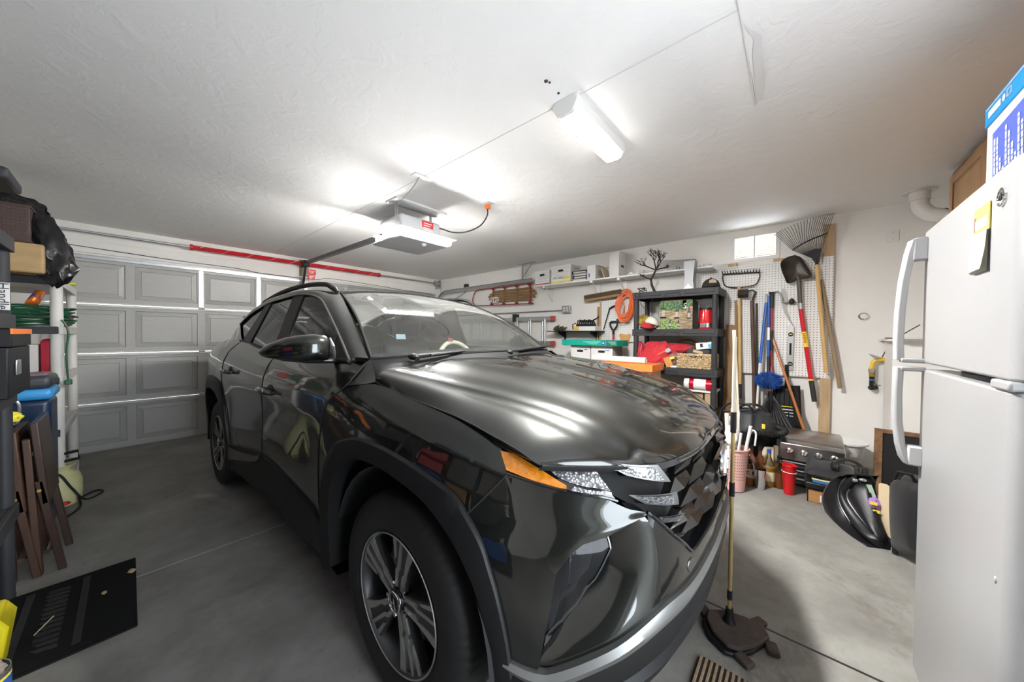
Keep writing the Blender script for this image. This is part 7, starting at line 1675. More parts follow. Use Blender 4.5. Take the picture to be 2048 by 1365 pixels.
for y in (-.215, -.375):
 m = MB(); m.lathe([(0, -.018), (.030, -.018), (.040, -.008), (.040, .010), (.030, .018), (0, .02)], (3.58, y, .295), 22, axis='y'); e = t.part('ear_cup', m, M_BLACK)
 m = MB(); m.tube([Vector((3.58 + .033 * cos(a), y + (.018 if y < -.3 else -.018), .295 + .033 * sin(a))) for a in np.linspace(0, 2 * pi, 21)[:-1]], .010, 8, closed=True); t.part('cushion', m, M_LEAT, e)
# two briefcase bags
def zipper(t, pts, par=None):
 m = MB(); m.tube(pts, .0045, 6); z = t.part('zip', m, pm('zip_teeth', (.22, .22, .22), .35, .7), par)
 e = Vector(pts[-1]); m = MB(); m.box(e + Vector((-.005, -.006, -.05)), e + Vector((.001, .006, -.004))); t.part('zip_pull', m, M_CHROME, z, bevel=.002)
t = Thing('messenger_bag', 'black leather messenger bag with open flaps leaning beside carton', 'bag', (3.2, -.27, fz(0)))
O1 = [(3.25, -0.266, 0.347), (3.34, -0.201, 0.271), (3.4, -0.15, 0.115), (3.36, -0.164, 0.008), (3.134, -0.242, 0.012), (2.99, -0.336, 0.012)]
O2 = [(3.22, -0.3, 0.369), (3.28, -0.247, 0.297), (3.27, -0.224, 0.176), (3.2, -0.263, 0.077), (3.08, -0.323, 0.028), (2.999, -0.389, 0.012)]
O3 = [(3.18, -0.32, 0.351), (3.22, -0.262, 0.224), (3.15, -0.298, 0.144), (3.07, -0.349, 0.098), (3, -0.399, 0.062), (3.034, -0.443, 0.012)]
O4 = [(3.2, -0.38, 0.375), (3.14, -0.362, 0.301), (3.08, -0.378, 0.217), (3.03, -0.399, 0.135), (3, -0.421, 0.08), (3.042, -0.452, 0.012)]
cs = [curve(o, 24) for o in (O1, O2, O3, O4)]
for k, nm in enumerate(('outer_pocket', 'middle_pocket', 'main_body')):
 A, B = cs[k], cs[k + 1]; G = []
 for q in np.linspace(0, 1, 9): G.append([tuple(A[i] * (1 - q) + B[i] * q + np.array([-.022, .030, .004]) * sin(pi * q)) for i in range(24)])
 m = MB(); m.grid(G); m.grid([[tuple(A[i]) for i in range(24)], [tuple(A[i] + np.array([.10, -.05, -.004])) for i in range(24)]]); t.part(nm, m, M_LEAT, smooth=50, sol=.004)
 zipper(t, [tuple(A[i] + np.array([-.004, .004, .003])) for i in range(3, 15 + k)])
m = MB(); m.grid([[tuple(p) for p in cs[0]], [tuple(np.array(p) * .5 + np.array(cs[3][i]) * .5 + np.array([.12, -.10, 0])) for i, p in enumerate(cs[0])], [tuple(p + np.array([.10, -.03, 0])) for p in cs[3]]]); t.part('back_panel', m, M_LEAT, smooth=50)
tp = Vector(O3[0]); m = MB(); m.tube([tp + Vector((.0, .03, 0)), tp + Vector((-.01, .025, .04)), tp + Vector((-.01, -.04, .045)), tp + Vector((.0, -.06, .0))], .009, 8); t.part('carry_handle', m, M_LEAT)
m = MB(); m.ball(tp + Vector((-.02, .03, .0)), (.016, .016, .013)); t.part('buckle', m, M_CHROME); m = MB(); m.ball(tp + Vector((-.02, -.005, .012)), (.012, .02, .011)); t.part('buckle', m, M_CHROME)
m = MB(); m.prism([tp + Vector((-.03, -.02, -.01)), tp + Vector((-.03, -.045, -.005)), tp + Vector((-.06, -.075, -.11)), tp + Vector((-.06, -.06, -.12))], (.002, 0, 0)); t.part('green_strap', m, pm('pale_green_strap', (.30, .42, .32), .6))
t = Thing('tape_pouch', 'purple and yellow packet inside the open messenger bag', 'packet', (3.08, -.42, .18))
q = Vector((3.12, -0.374, 0.232)); m = MB(); heap(m, q, (.035, .035, .045), 51, .15); t.part('purple_wrap', m, pm('purple_wrap', (.30, .15, .45), .5), smooth=60); m = MB(); m.box(q + Vector((-.045, -.01, .012)), q + Vector((-.04, .025, .03))); t.part('yellow_print', m, M_YEL); m = MB(); m.box(q + Vector((-.045, -.02, -.035)), q + Vector((-.04, .01, -.018))); t.part('yellow_print', m, M_YEL)
C0, C1, C2, C3 = (Vector((3.1, -0.392, 0.086)), Vector((3.02, -0.446, 0.075)), Vector((3.04, -0.447, 0.364)), Vector((3.12, -0.391, 0.372)))
t = Thing('kraft_folder', 'beige cardboard folder standing between two black bags', 'folder', (3.07, -.46, .05))
m = MB(); m.prism([C0, C1, C2, C2.lerp(C3, .6) + Vector((0, 0, .012)), C3], (.025, -.012, 0)); t.part('card', m, pm('beige_card', (.58, .46, .30), .75), smooth=0)
B0, B1, B2, B3 = (Vector((3, -0.456, 0.01)), Vector((2.8, -0.506, 0.121)), Vector((2.84, -0.505, 0.501)), Vector((3.06, -0.446, 0.44)))
B0.z = max(.012, B0.z); B1.z = max(.012, B1.z)
t = Thing('laptop_bag', 'black laptop bag with shoulder strap beside the refrigerator', 'bag', (2.95, -.5, fz(0)))
m = MB(); pillow(m, B0, B1, B2, B3, .07, .015); t.part('front_panel', m, M_NYL, smooth=50)
bk2 = Vector((.10, -.06, 0)); m = MB(); pillow(m, B0 + bk2, B1 + bk2, B2 + bk2 + Vector((0, 0, .02)), B3 + bk2 + Vector((0, 0, .02)), .08, .01); t.part('rear_panel', m, M_NYL, smooth=50)
m = MB(); m.tube([B0 + Vector((-.035, .01, .01)), B0.lerp(B3, .5) + Vector((-.035, .01, 0)), B0.lerp(B3, .62) + Vector((-.035, .005, 0))], .012, 8, flat=.4); t.part('strap', m, M_BLACK); zipper(t, [tuple(B0.lerp(B3, q_) + Vector((-.03, .02, 0))) for q_ in (.9, .6, .3, .10)])
m = MB(); tp = B3.lerp(B2, .35); m.tube([tp + Vector((0, .03, 0)), tp + Vector((-.02, .02, .05)), tp + Vector((-.03, -.03, .05)), tp + Vector((-.02, -.05, 0))], .009, 8); t.part('carry_handle', m, M_BLACK)
# framed chalkboard
t = Thing('chalkboard', 'chalkboard in a rough wooden frame leaning on the post', 'chalkboard', (4.0, -.65, fz(0)))
CX0, cy0, cy1, cz1 = 4.0, -.885, -.472, .56
M_RUST = pm('rough_barn_wood', (.34, .18, .08), .75, var=.6, vs=14, col2=(.10, .05, .025), bump=.3, bs=40)
m = MB(); m.box((CX0 + .008, cy0 + .03, .03), (CX0 + .016, cy1 - .03, cz1 - .02)); t.part('slate', m, pm('chalk_slate', (.012, .012, .013), .5))
for a, b_ in (((cy0, 0.0), (cy0 + .045, cz1)), ((cy1 - .045, 0.0), (cy1, cz1)), ((cy0 + .045, cz1 - .03), (cy1 - .045, cz1)), ((cy0 + .045, 0.0), (cy1 - .045, .04))):
 m = MB(); m.box((CX0 - .004, a[0], a[1]), (CX0 + .026, b_[0], b_[1])); t.part('frame_rail', m, M_RUST, bevel=.003)
# boxed-in post with ledge, gas valve, wall plates
t = Thing('drywall_post', 'boxed white post with a ledge beside the gas valve', 'post', (4.25, -.75, fz(0)))
m = MB(); m.box((4.08, -.93, fz(0)), (4.42, -.567, 1.275)); t.part('casing', m, M_WALL); m = MB(); m.box((4.02, -.99, 1.275), (4.43, -.53, 1.293)); t.part('ledge', m, M_WHITE, bevel=.002)
m = MB(); m.box((3.98, -.85, 1.294), (4.22, -.56, 1.304), rot=euler(z=12)); single('paper_pad', 'white paper pad on the ledge of the post', 'paper', m, pm('loose_paper', (.75, .74, .72), .7)); m = MB(); m.box((4.0, -.82, 1.305), (4.20, -.52, 1.309), rot=euler(z=-9)); single('paper_sheet', 'loose paper lying crooked on top of the pad', 'paper', m, pm('loose_paper', (0, 0, 0)))
t = Thing('gas_valve', 'yellow gas pipe with black valve on the wall', 'valve', (4.40, -.5, .95))
g = [Vector((4.395, -0.627, 1.106)), Vector((4.395, -0.556, 1.107)), Vector((4.395, -0.502, 1.09)), Vector((4.395, -0.488, 1.022)), Vector((4.395, -0.489, 0.99)), Vector((4.395, -0.49, 0.913)), Vector((4.395, -0.491, 0.85))]
m = MB(); m.tube([tuple(p) for p in curve([tuple(p) for p in g[:4]], 20)], .015, 10); t.part('yellow_pipe', m, pm('yellow_gas_coating', (.80, .50, .02), .4)); m = MB(); m.cyl(g[3], g[4], .022, n=8); t.part('union_nut', m, M_STEEL); m = MB(); m.cyl(g[4], g[4].lerp(g[5], .5), .018, n=10); t.part('brass_body', m, pm('brass', (.55, .36, .08), .35, .8)); m = MB(); m.cyl(g[4].lerp(g[5], .5), g[6], .015, n=10); t.part('black_nipple', m, M_BLACK); m = MB(); m.ball(g[6], (.028, .024, .022)); m.cyl(g[6], g[6] + Vector((.05, -.03, 0)), .02, n=8); t.part('elbow', m, M_BLACK); m = MB(); m.cyl(g[5] + Vector((0, 0, .012)), g[5] + Vector((0, 0, .004)), .0165, n=10); t.part('blue_collar', m, pm('cyan_plastic', (.05, .35, .6), .4))
m = MB(); m.prism([Vector((4.38, -0.465, 1.157)), Vector((4.38, -0.548, 1.125)), Vector((4.38, -0.5, 1.113))], (-.02, 0, .002)); t.part('shutoff_lever', m, M_STEEL)
m = MB(); m.tube([tuple(p) for p in curve([(4.4, -0.551, 1.129), (4.38, -0.588, 1.232), (4.3, -0.624, 1.303), (4.2, -0.728, 1.41)], 16)], .004, 6); single('black_wire', 'thin black wire rising from the gas valve', 'wire', m, M_CABLE)
m = MB(); m.tube([tuple(p) for p in curve([(4.42, -0.513, 1.013), (4.44, -0.511, 0.911), (4.44, -0.524, 0.876), (4.44, -0.554, 0.87)], 12)], .003, 5); single('valve_wire', 'short thin wire looping behind the gas valve', 'wire', m, M_CABLE)
p0 = (4.45, -0.567, 2.156); p1 = (4.45, -0.639, 2.257); m = MB(); m.box((WX - .007, min(p0[1], p1[1]), p0[2]), (WX, max(p0[1], p1[1]), p1[2])); t = Thing('blank_plate', 'blank white wall plate above the gas valve', 'wall plate', (WX, p0[1], p0[2])); pl = t.part('plate', m, M_WHITE, bevel=.003)
for z in (p0[2] + .022, p1[2] - .022): m = MB(); m.cyl((WX - .008, (p0[1] + p1[1]) / 2, z), (WX - .006, (p0[1] + p1[1]) / 2, z), .004, n=8); t.part('screw', m, M_STEEL, pl)
p0 = (4.44, -0.434, 1.499); t = Thing('push_light', 'small round push light stuck on the bare wall', 'light', (WX, p0[1], p0[2]))
m = MB(); m.lathe([(0, 0), (.034, 0), (.036, .012), (.028, .022), (.024, .024)], (WX, p0[1], p0[2]), 28, axis='x', rot=Matrix.Rotation(pi, 3, 'Z')); t.part('chrome_ring', m, M_CHROME); m = MB(); m.lathe([(0, .026), (.016, .025), (.026, .021)], (WX, p0[1], p0[2]), 24, axis='x', rot=Matrix.Rotation(pi, 3, 'Z')); t.part('dome_lens', m, M_WHITE)
# PVC flue
t = Thing('flue_pipe', 'white plastic flue pipe elbowing out of the ceiling', 'pipe', (4.18, -.70, 2.2)); M_PVC = pm('pvc_white', (.78, .76, .72), .4)
c = Vector((4.17, -.70, CZ)); m = MB(); m.lathe([(.095, 0), (.097, -.008), (.058, -.010), (.058, 0)], c, 32); t.part('ceiling_flange', m, M_PVC); m = MB(); m.cyl(c + Vector((0, 0, -.002)), c + Vector((0, 0, -.075)), .058, n=28); t.part('coupling', m, M_PVC)
m = MB(); m.tube([tuple(p) for p in curve([tuple(c + Vector((0, 0, -.06))), tuple(c + Vector((0, -.01, -.13))), tuple(c + Vector((-.01, -.05, -.19))), tuple(c + Vector((-.03, -.12, -.23)))], 14)], .050, 20); t.part('elbow', m, M_PVC); m = MB(); m.cyl(c + Vector((-.03, -.115, -.227)), c + Vector((-.12, -.36, -.36)), .045, n=20); t.part('flue_run', m, M_PVC); m = MB(); m.tube([c + Vector((-.032 + .053 * cos(a) * .9, -.12 + .053 * cos(a) * .5 * 0 + .02 * cos(a), -.23 + .053 * sin(a))) for a in np.linspace(0, 2 * pi, 25)[:-1]], .003, 5, closed=True); t.part('joint_ring', m, M_DARK)
# ================================================================ duster, mats and sweepings in the open floor
t = Thing('floor_duster', 'flat brown dust mop with slim brass pole beside the bumper', 'mop', (1.70, .17, fz(0)))
b = Vector((1.72, .215, fz(0)))
poly = [(1.735, .30), (1.78, .245), (1.80, .17), (1.80, .10), (1.745, .075), (1.66, .115), (1.60, .16), (1.585, .20), (1.62, .26), (1.68, .295)]
m = MB(); m.prism([(x, y, fz(0) + .022) for x, y in poly], (0, 0, .018)); mt = pm('dirty_brown_pad', (.075, .055, .045), .85, var=.5, vs=12, col2=(.03, .022, .02)); t.part('pad_top', m, mt, bevel=.006)
m = MB(); m.prism([((x - 1.69) * 1.04 + 1.675, (y - .19) * 1.02 + .20, fz(0) + .002) for x, y in poly], (0, 0, .018)); t.part('pad_base', m, M_BLACK, bevel=.005)
for (x, y, a) in ((1.745, .315, 40), (1.83, .12, -30), (1.715, .065, 15), (1.58, .145, 60)):
 m = MB(); m.box((x - .03, y - .022, fz(0) + .006), (x + .03, y + .022, fz(0) + .026), rot=euler(z=a)); t.part('corner_tab', m, mt, bevel=.006)
top = Vector((1.725, .215, 1.33)); m = MB(); m.tube([b + Vector((0, 0, .035)), b + Vector((0, 0, .06)), b + Vector((0, 0, .10))], [.028, .018, .014], 12); t.part('swivel_socket', m, M_BLACK)
for (z0, z1, r, mt2) in ((.09, .14, .0075, pm('brass_tube', (.62, .48, .22), .3, .8)), (.14, .18, .010, M_BLACK), (.17, .62, .0078, pm('brass_tube', (0, 0, 0))), (.60, .66, .0105, M_BLACK), (.65, .90, .0078, pm('brass_tube', (0, 0, 0))), (.88, .97, .011, M_BLACK), (.96, 1.30, .0078, pm('pale_dowel', (.78, .70, .55), .5))):
 m = MB(); m.cyl(b.lerp(top, z0 / 1.33), b.lerp(top, z1 / 1.33), r, n=10); t.part('pole_section', m, mt2)
t = Thing('rubber_mat', 'black ribbed rubber mat on the floor beside the car', 'mat', (-.35, 2.53, fz(2.5)))
m = MB(); m.prism([(-.95, 2.20, 0), (.015, 2.20, 0), (.015, 2.885, 0), (-.95, 2.885, 0)], (0, 0, .010)); m.v = [(x, y, z + fz(y)) for x, y, z in m.v]
M_RUB = pm('black_mat_rubber', (.007, .007, .007), .8, spec=.15); t.part('base', m, M_RUB, bevel=.004)
m = MB()
for k in range(62):
 y = 2.215 + k * .0106; m.add([(-.94, y, fz(y) + .010), (.005, y, fz(y) + .010), (.005, y + .005, fz(y) + .0135), (-.94, y + .005, fz(y) + .0135), (.005, y + .0075, fz(y) + .010), (-.94, y + .0075, fz(y) + .010)], [(0, 1, 2, 3), (3, 2, 4, 5)])
r_ = t.part('rib', m, M_RUB, smooth=0, fix=False); r_['kind'] = 'stuff'
for x in (-.155, -.325):
 m = MB(); m.box((x - .012, 2.25, fz(2.5) + .008), (x + .012, 2.83, fz(2.5) + .0155)); t.part('raised_bar', m, pm('grey_mat_rubber', (.03, .03, .03), .8, spec=.2), bevel=.001)
rn = random.Random(2)
for k in range(13):
 y = 2.30 + k * .04; a_ = rn.uniform(.0, .02); m = MB(); m.prism([(-.275 + a_, y, fz(y) + .009), (-.205, y - .012, fz(y) + .009), (-.205, y + .012, fz(y) + .009), (-.235, y + .02, fz(y) + .009), (-.275, y + .027, fz(y) + .009)], (0, 0, .0055)); t.part('raised_motif', m, MATS['grey_mat_rubber'], smooth=0)
t = Thing('striped_mat', 'brown striped door mat corner by the front bumper', 'mat', (1.2, 0.0, fz(0)))
m = MB(); m.prism([(.85, -.35, fz(0)), (1.50, -.35, fz(0)), (1.50, .27, fz(0)), (1.485, .288, fz(0)), (.85, .288, fz(0))], (0, 0, .010)); t.part('backing', m, pm('dark_mat_backing', (.03, .025, .02), .9), bevel=.004)
for k in range(34):
 y = .278 - k * .018; m = MB(); m.box((.86, y - .006, fz(0) + .008), (1.495, y + .004, fz(0) + .0145)); t.part('pile_stripe', m, pm('tan_pile', (.34, .24, .15), .95, var=.5, vs=90), bevel=.002)
# litter
def litter(name, label, pts, r, mat, cat='straw'):
 m = MB(); m.tube(pts, r, 5); single(name, label, cat, m, mat)
M_STRAW = pm('dry_straw', (.72, .58, .36), .7)
litter('straw', 'thin dry straw lying on the black rubber mat', [(-.275, 2.44, fz(2.4) + .016), (-.235, 2.54, fz(2.5) + .017)], .0022, M_STRAW)
m = MB(); m.ball((.0, 2.72, fz(2.7) + .016), (.015, .02, .004), 8, 5, jit=.3); single('dry_leaf', 'curled dry leaf at the edge of rubber mat', 'leaf', m, pm('dry_leaf_brown', (.48, .36, .22), .8))
m = MB(); m.ball((-.09, 2.585, fz(2.6) + .018), (.009, .018, .004), 8, 5, jit=.3); single('dry_leaf', 'small dry leaf in the middle of rubber mat', 'leaf', m, pm('dry_leaf_brown', (0, 0, 0)))
# ================================================================ shelving and clutter along the other wall
t = Thing('white_shelving', 'white plastic shelving unit next to the garage door', 'shelving', (-.62, 4.7, fz(4.7)))
WS = [.10, .56, .955, 1.335, 1.70]; wx0, wx1, wy0, wy1 = -.92, -.325, 4.20, 5.25
M_WSH = pm('aged_white_plastic', (.72, .70, .66), .5, var=.12, vs=8)
for z in WS:
 m = MB(); m.box((wx1 - .02, wy0, z - .06), (wx1, wy1, z)); m.box((wx0, wy0, z - .06), (wx0 + .02, wy1, z)); m.box((wx0 + .02, wy1 - .02, z - .06), (wx1 - .02, wy1, z)); m.box((wx0 + .02, wy0, z - .014), (wx1 - .02, wy1 - .02, z - .006))
 s_ = t.part('shelf', m, M_WSH, bevel=.006)
 m = MB(); m.box((wx0 + .02, wy0 - .012, z - .055), (wx1 - .02, wy0 + .01, z)); t.part('black_lip', m, M_DARK, s_, bevel=.006)
for x in (wx0 + .03, wx1 - .03):
 for y in (wy0 + .03, wy1 - .03):
  m = MB(); m.cyl((x, y, fz(y)), (x, y, WS[-1] - .02), .031, n=16); t.part('post', m, M_WSH)
t = Thing('black_shelving', 'black plastic shelving unit at the picture edge', 'shelving', (-.66, 2.5, fz(2.5)))
shelving(t, -.92, -.365, 1.95, 2.93, (.45, 1.02, 1.38, 1.754), .07, M_DARK, fz(2.5), .026)
t = Thing('storage_rack', 'black plastic storage rack mirrored in the car paint', 'shelving', (-.70, 1.0, fz(1)))  # rack added out of view so the car paint reflects dark shapes
shelving(t, -.93, -.50, .15, 1.85, (.10, .62, 1.12, 1.62), .06, M_BLACK, fz(1), .026)
for k, (y, z, w, h, c) in enumerate(((.20, .10, .50, .40, (.015, .06, .25)), (.75, .10, .48, .36, (.02, .02, .022)), (1.28, .10, .50, .40, (.015, .06, .25)), (.22, .62, .60, .36, (.02, .02, .022)), (.88, .62, .40, .30, (.25, .13, .06)), (1.32, .62, .48, .38, (.02, .05, .16)), (.20, 1.12, .46, .34, (.07, .05, .04)), (.70, 1.12, .52, .36, (.02, .02, .022)), (1.26, 1.12, .50, .30, (.30, .02, .03)), (.22, 1.62, .7, .40, (.05, .045, .04)), (1.0, 1.62, .75, .36, (.02, .03, .08)))):
 b = Thing('storage_tote', ['blue tote at the bottom of the storage rack near the house door', 'black tote at the middle of the lowest rack tier', 'blue tote at the bottom of the storage rack near the mat', 'black tote on the second rack tier', 'brown carton tote on the second rack tier', 'navy tote on the second rack tier', 'dark brown tote on the third rack tier', 'black tote on the third rack tier', 'red tote on the third rack tier', 'wide dark tote on top of the rack', 'wide navy tote on top of the rack'][k], 'tote', (-.72, y + w / 2, z), group='totes on the storage rack')  # totes added out of view to put colour into the car's reflections
 mt = pm('tote_colour_%s' % 'abcdefghijk'[k], c, .5); m = MB(); m.prism([(-.90, y + .02, z), (-.54, y + .02, z), (-.54, y + w - .02, z), (-.90, y + w - .02, z)], (0, 0, h - .04)); b.part('tub', m, mt, bevel=.02); m = MB(); m.box((-.92, y, z + h - .04), (-.52, y + w, z + h)); b.part('lid', m, mt, bevel=.01)
# on the black shelving
E1 = Vector((-0.337, 2.9, 1.962)); 
t = Thing('black_tool_case', 'black flat case on top of the stack by the ceiling', 'case', (-.6, 2.6, 1.93))
m = MB(); m.box((-.80, 2.62, E1.z - .0), (E1.x, 2.90, E1.z + .055)); t.part('body', m, M_DARK, bevel=.015); m = MB(); m.box((E1.x - .06, 2.612, E1.z + .02), (E1.x - .03, 2.621, E1.z + .035)); t.part('latch', m, M_CHROME)
m = MB(); m.box((-.82, 2.30, 1.754), (-.47, 2.88, E1.z - .001)); single('dark_carton', 'dark carton under the flat black case', 'box', m, pm('dark_brown_card', (.06, .045, .04), .8), bevel=.005)
# brown woven box on a plywood sheet
t = Thing('tan_box', 'tan wooden box under the woven storage box', 'box', (-.6, 4.3, 1.77))
pA, pB = (-0.383, 4, 1.904), (-0.385, 4, 1.775)
m = MB(); m.box((-.92, 4.0, 1.702), (pA[0], 4.62, pA[2])); t.part('body', m, pm('plywood', (.48, .32, .15), .6, var=.25, vs=6, stretch=(1, .3, 4)), bevel=.012)
t = Thing('woven_hamper', 'dark brown woven storage box on the tan wooden box', 'box', (-.6, 4.2, pA[2]))
hA, hB = (-0.439, 4.02, 2.162), (-0.457, 4.02, 1.932)
m = MB(); m.box((-.85, 4.02, pA[2] + .001), (hA[0], 4.40, hA[2])); b = t.part('body', m, pm('woven_brown', (.075, .045, .04), .6, bump=.8, bs=90), bevel=.006)
for z in (pA[2] + .012, hA[2] - .008):
 m = MB(); m.tube([(-.85, 4.016, z), (hA[0] + .003, 4.016, z), (hA[0] + .003, 4.40, z)], .008, 6); t.part('rim_braid', m, MATS['woven_brown'], b)
m = MB()
for i in range(9):
 for k in range(26):
  x = -.84 + k * .0165; z = pA[2] + .03 + i * (hA[2] - pA[2] - .05) / 9
  if x < hA[0] - .01: m.box((x, 4.0165, z), (x + .010, 4.0205, z + .012))
w_ = t.part('weave', m, MATS['woven_brown'], b, smooth=0, fix=False); w_['kind'] = 'stuff'
# black bin bag slumped over the end
M_BAG = pm('glossy_bin_bag', (.010, .010, .011), .22, bump=1.0, bs=16)
t = Thing('garbage_bag', 'shiny black garbage bag slumped over the white shelving', 'bag', (-.5, 4.1, 1.45))
def bag_blob(ctrl, rad, n=26, k=30, seed=1):
 C = curve(ctrl, k); R = curve([(a, b_) for a, b_ in rad], k); rn = random.Random(seed); ph = [rn.uniform(0, 6) for _ in range(6)]; G = []
 for i in range(k):
  row = []
  for j in range(n):
   a = 2 * pi * j / n; w = 1 + .10 * sin(5 * a + ph[0] + i * .35) + .08 * sin(9 * a + ph[1] - i * .5) + .05 * sin(3 * a + i * .8 + ph[2])
   row.append((C[i][0] + R[i][0] * w * cos(a), C[i][1] + R[i][1] * w * sin(a) * .6, C[i][2] + R[i][1] * w * sin(a) * .5 + .01 * sin(4 * a + i)))
  G.append(row)
 m = MB(); m.grid(G, closed_v=True); m.f.append(tuple(range(n))); m.f.append(tuple((k - 1) * n + j for j in range(n))); return m
q = [(-0.418, 4.1, 2.107), (-0.378, 4.1, 1.993), (-0.351, 4.1, 1.855), (-0.338, 4.1, 1.731), (-0.341, 4.1, 1.632)]
t.part('slumped_end', bag_blob([tuple(p) for p in q], [(.06, .07), (.075, .09), (.085, .10), (.078, .10), (.02, .03)]), M_BAG, smooth=60)
q = [(-0.638, 4.5, 2.284), (-0.566, 4.5, 2.288), (-0.497, 4.45, 2.221), (-0.437, 4.35, 2.121)]
t.part('bag_top', bag_blob([tuple(p) for p in q], [(.03, .07), (.09, .10), (.09, .11), (.03, .04)], seed=4), M_BAG, smooth=60)
m = MB(); q = Vector((-0.305, 4.1, 1.706)); m.ball(q, (.02, .02, .018)); m.tube([q, q + Vector((.035, .1, .005))], .002, 5); t.part('twisted_tie', m, M_BLACK)
m = MB(); q = Vector((-0.338, 4.9, 1.789)); m.ball((q.x, 4.9, 1.72), (.04, .06, .016)); single('yellow_trowel', 'small yellow plastic piece on the white shelving', 'tool', m, pm('lime_yellow', (.70, .72, .03), .4))
# snack bag, green cable, red pouch
t = Thing('chips_bag', 'crumpled orange and blue snack bag above the green cable', 'bag', (-.5, 4.33, 1.48))
q = [Vector((-0.504, 4.33, 1.586)), Vector((-0.41, 4.33, 1.584))]
m = MB(); pillow(m, (q[0].x, 4.30, 1.495), (q[1].x - .03, 4.30, 1.50), (q[1].x + .0, 4.36, 1.60), (q[0].x + .05, 4.36, 1.61), .05, .02); t.part('foil_pouch', m, pm('snack_foil', (.85, .20, .02), .25, .3, var=1, vs=9, col2=(.03, .10, .35), thr=(.45, .5)), smooth=60)
c = Vector((-0.484, 4.4, 1.469)); M_GC = pm('green_cable', (.02, .10, .05), .4)
t = Thing('green_lead', 'thick coil of dark green extension cable on white shelving', 'cable', (c.x, 4.40, 1.337))
m = MB(); pts = []
for i in range(18 * 28):
 a = 2 * pi * i / 28; k = i / 28; pts.append((c.x - .02 + (.20 + .02 * sin(k * 2.1)) * cos(a) + .015 * sin(k * 3.3), 4.44 + (.15 + .02 * cos(k * 1.9)) * sin(a), 1.343 + .0075 * k + .010 * sin(a * 2 + k * 1.7) + .008))
m.tube(pts, .0065, 6); t.part('cable_coil', m, M_GC)
d = [(-0.331, 4.17, 1.387), (-0.312, 4.17, 1.35), (-0.299, 4.17, 1.282), (-0.309, 4.17, 1.162), (-0.308, 4.17, 1.03), (-0.302, 4.17, 0.928)]
m = MB(); m.tube([tuple(p) for p in curve(d, 30)], .0065, 6); t.part('hanging_end', m, M_GC); m = MB(); e = Vector(d[-1]); m.box(e + Vector((-.018, -.015, -.03)), e + Vector((.018, .015, .01))); t.part('plug', m, M_GC, bevel=.006)
t = Thing('red_pouch', 'red nylon pouch standing on the white shelving', 'pouch', (-.45, 4.3, .957))
qa, qb = Vector((-0.465, 4.26, 1.009)), Vector((-0.367, 4.26, 1.244)); m = MB(); m.box((qa.x + .03, 4.26, .957), (qb.x, 4.52, qb.z)); t.part('pouch_body', m, pm('red_nylon', (.55, .02, .05), .55, bump=.4, bs=40), bevel=.03, seg=3); m = MB(); m.tube([(qb.x - .02, 4.255, .99), (qb.x - .05, 4.255, .97), (qb.x + .02, 4.25, .962)], .018, 8, flat=.3); t.part('strap', m, M_BLACK)
m = MB(); m.box((qa.x - .045, 4.28, .957), (qa.x + .022, 4.5, 1.20)); single('white_binder', 'white binder with papers beside the red pouch', 'binder', m, pm('white_paper_stack', (.76, .73, .70), .7, var=.2, vs=60, stretch=(8, 1, .2)), bevel=.004)
m = MB(); heap(m, ((-0.373, 4.9, 1.424)[0], 4.9, 1.40), (.05, .08, .06), 61, .15); single('red_sack', 'small red sack behind the white shelving post', 'sack', m, pm('red_nylon', (0, 0, 0)), smooth=60)
# dark boxes on the black shelving (front edge of picture)
t = Thing('open_carton', 'black carton with orange rim on the latched case', 'box', (-.6, 2.7, 1.2))
ca, cb, da = Vector((-0.316, 2.86, 1.307)), Vector((-0.316, 2.86, 1.233)), Vector((-0.32, 2.86, 1.196)); m = MB(); m.box((-.80, 2.45, cb.z), (ca.x, 2.86, ca.z)); b = t.part('body', m, M_BLACK, bevel=.003); m = MB(); m.box((ca.x - .004, 2.45, ca.z - .02), (ca.x + .003, 2.86, ca.z + .003)); t.part('orange_rim', m, M_ORB, b)
t = Thing('latched_case', 'black plastic case with metal latch under the open carton', 'case', (-.6, 2.7, 1.02))
m = MB(); m.box((-.80, 2.42, 1.021), (da.x, 2.86, cb.z - .002)); b = t.part('body', m, M_BLACK, bevel=.006)
m = MB(); m.box((da.x, 2.52, da.z - .085), (da.x + .008, 2.60, da.z - .02)); t.part('latch', m, M_STEEL, b, bevel=.004)
m = MB(); pw = (-0.394, 2.86, 1.447); m.box((pw[0] - .05, 2.862, 1.40), (pw[0] + .022, 2.866, 1.53)); wl = single('white_sign', 'white paper label hung on the black shelving post', 'label', m, M_WHITE)
text_mesh('sign_text', 'Handle', .045, M_INK, wl, frame4(Vector((pw[0] + .003, 2.8605, 1.465)) - wl.location, (0, 0, -1), (1, 0, 0)))
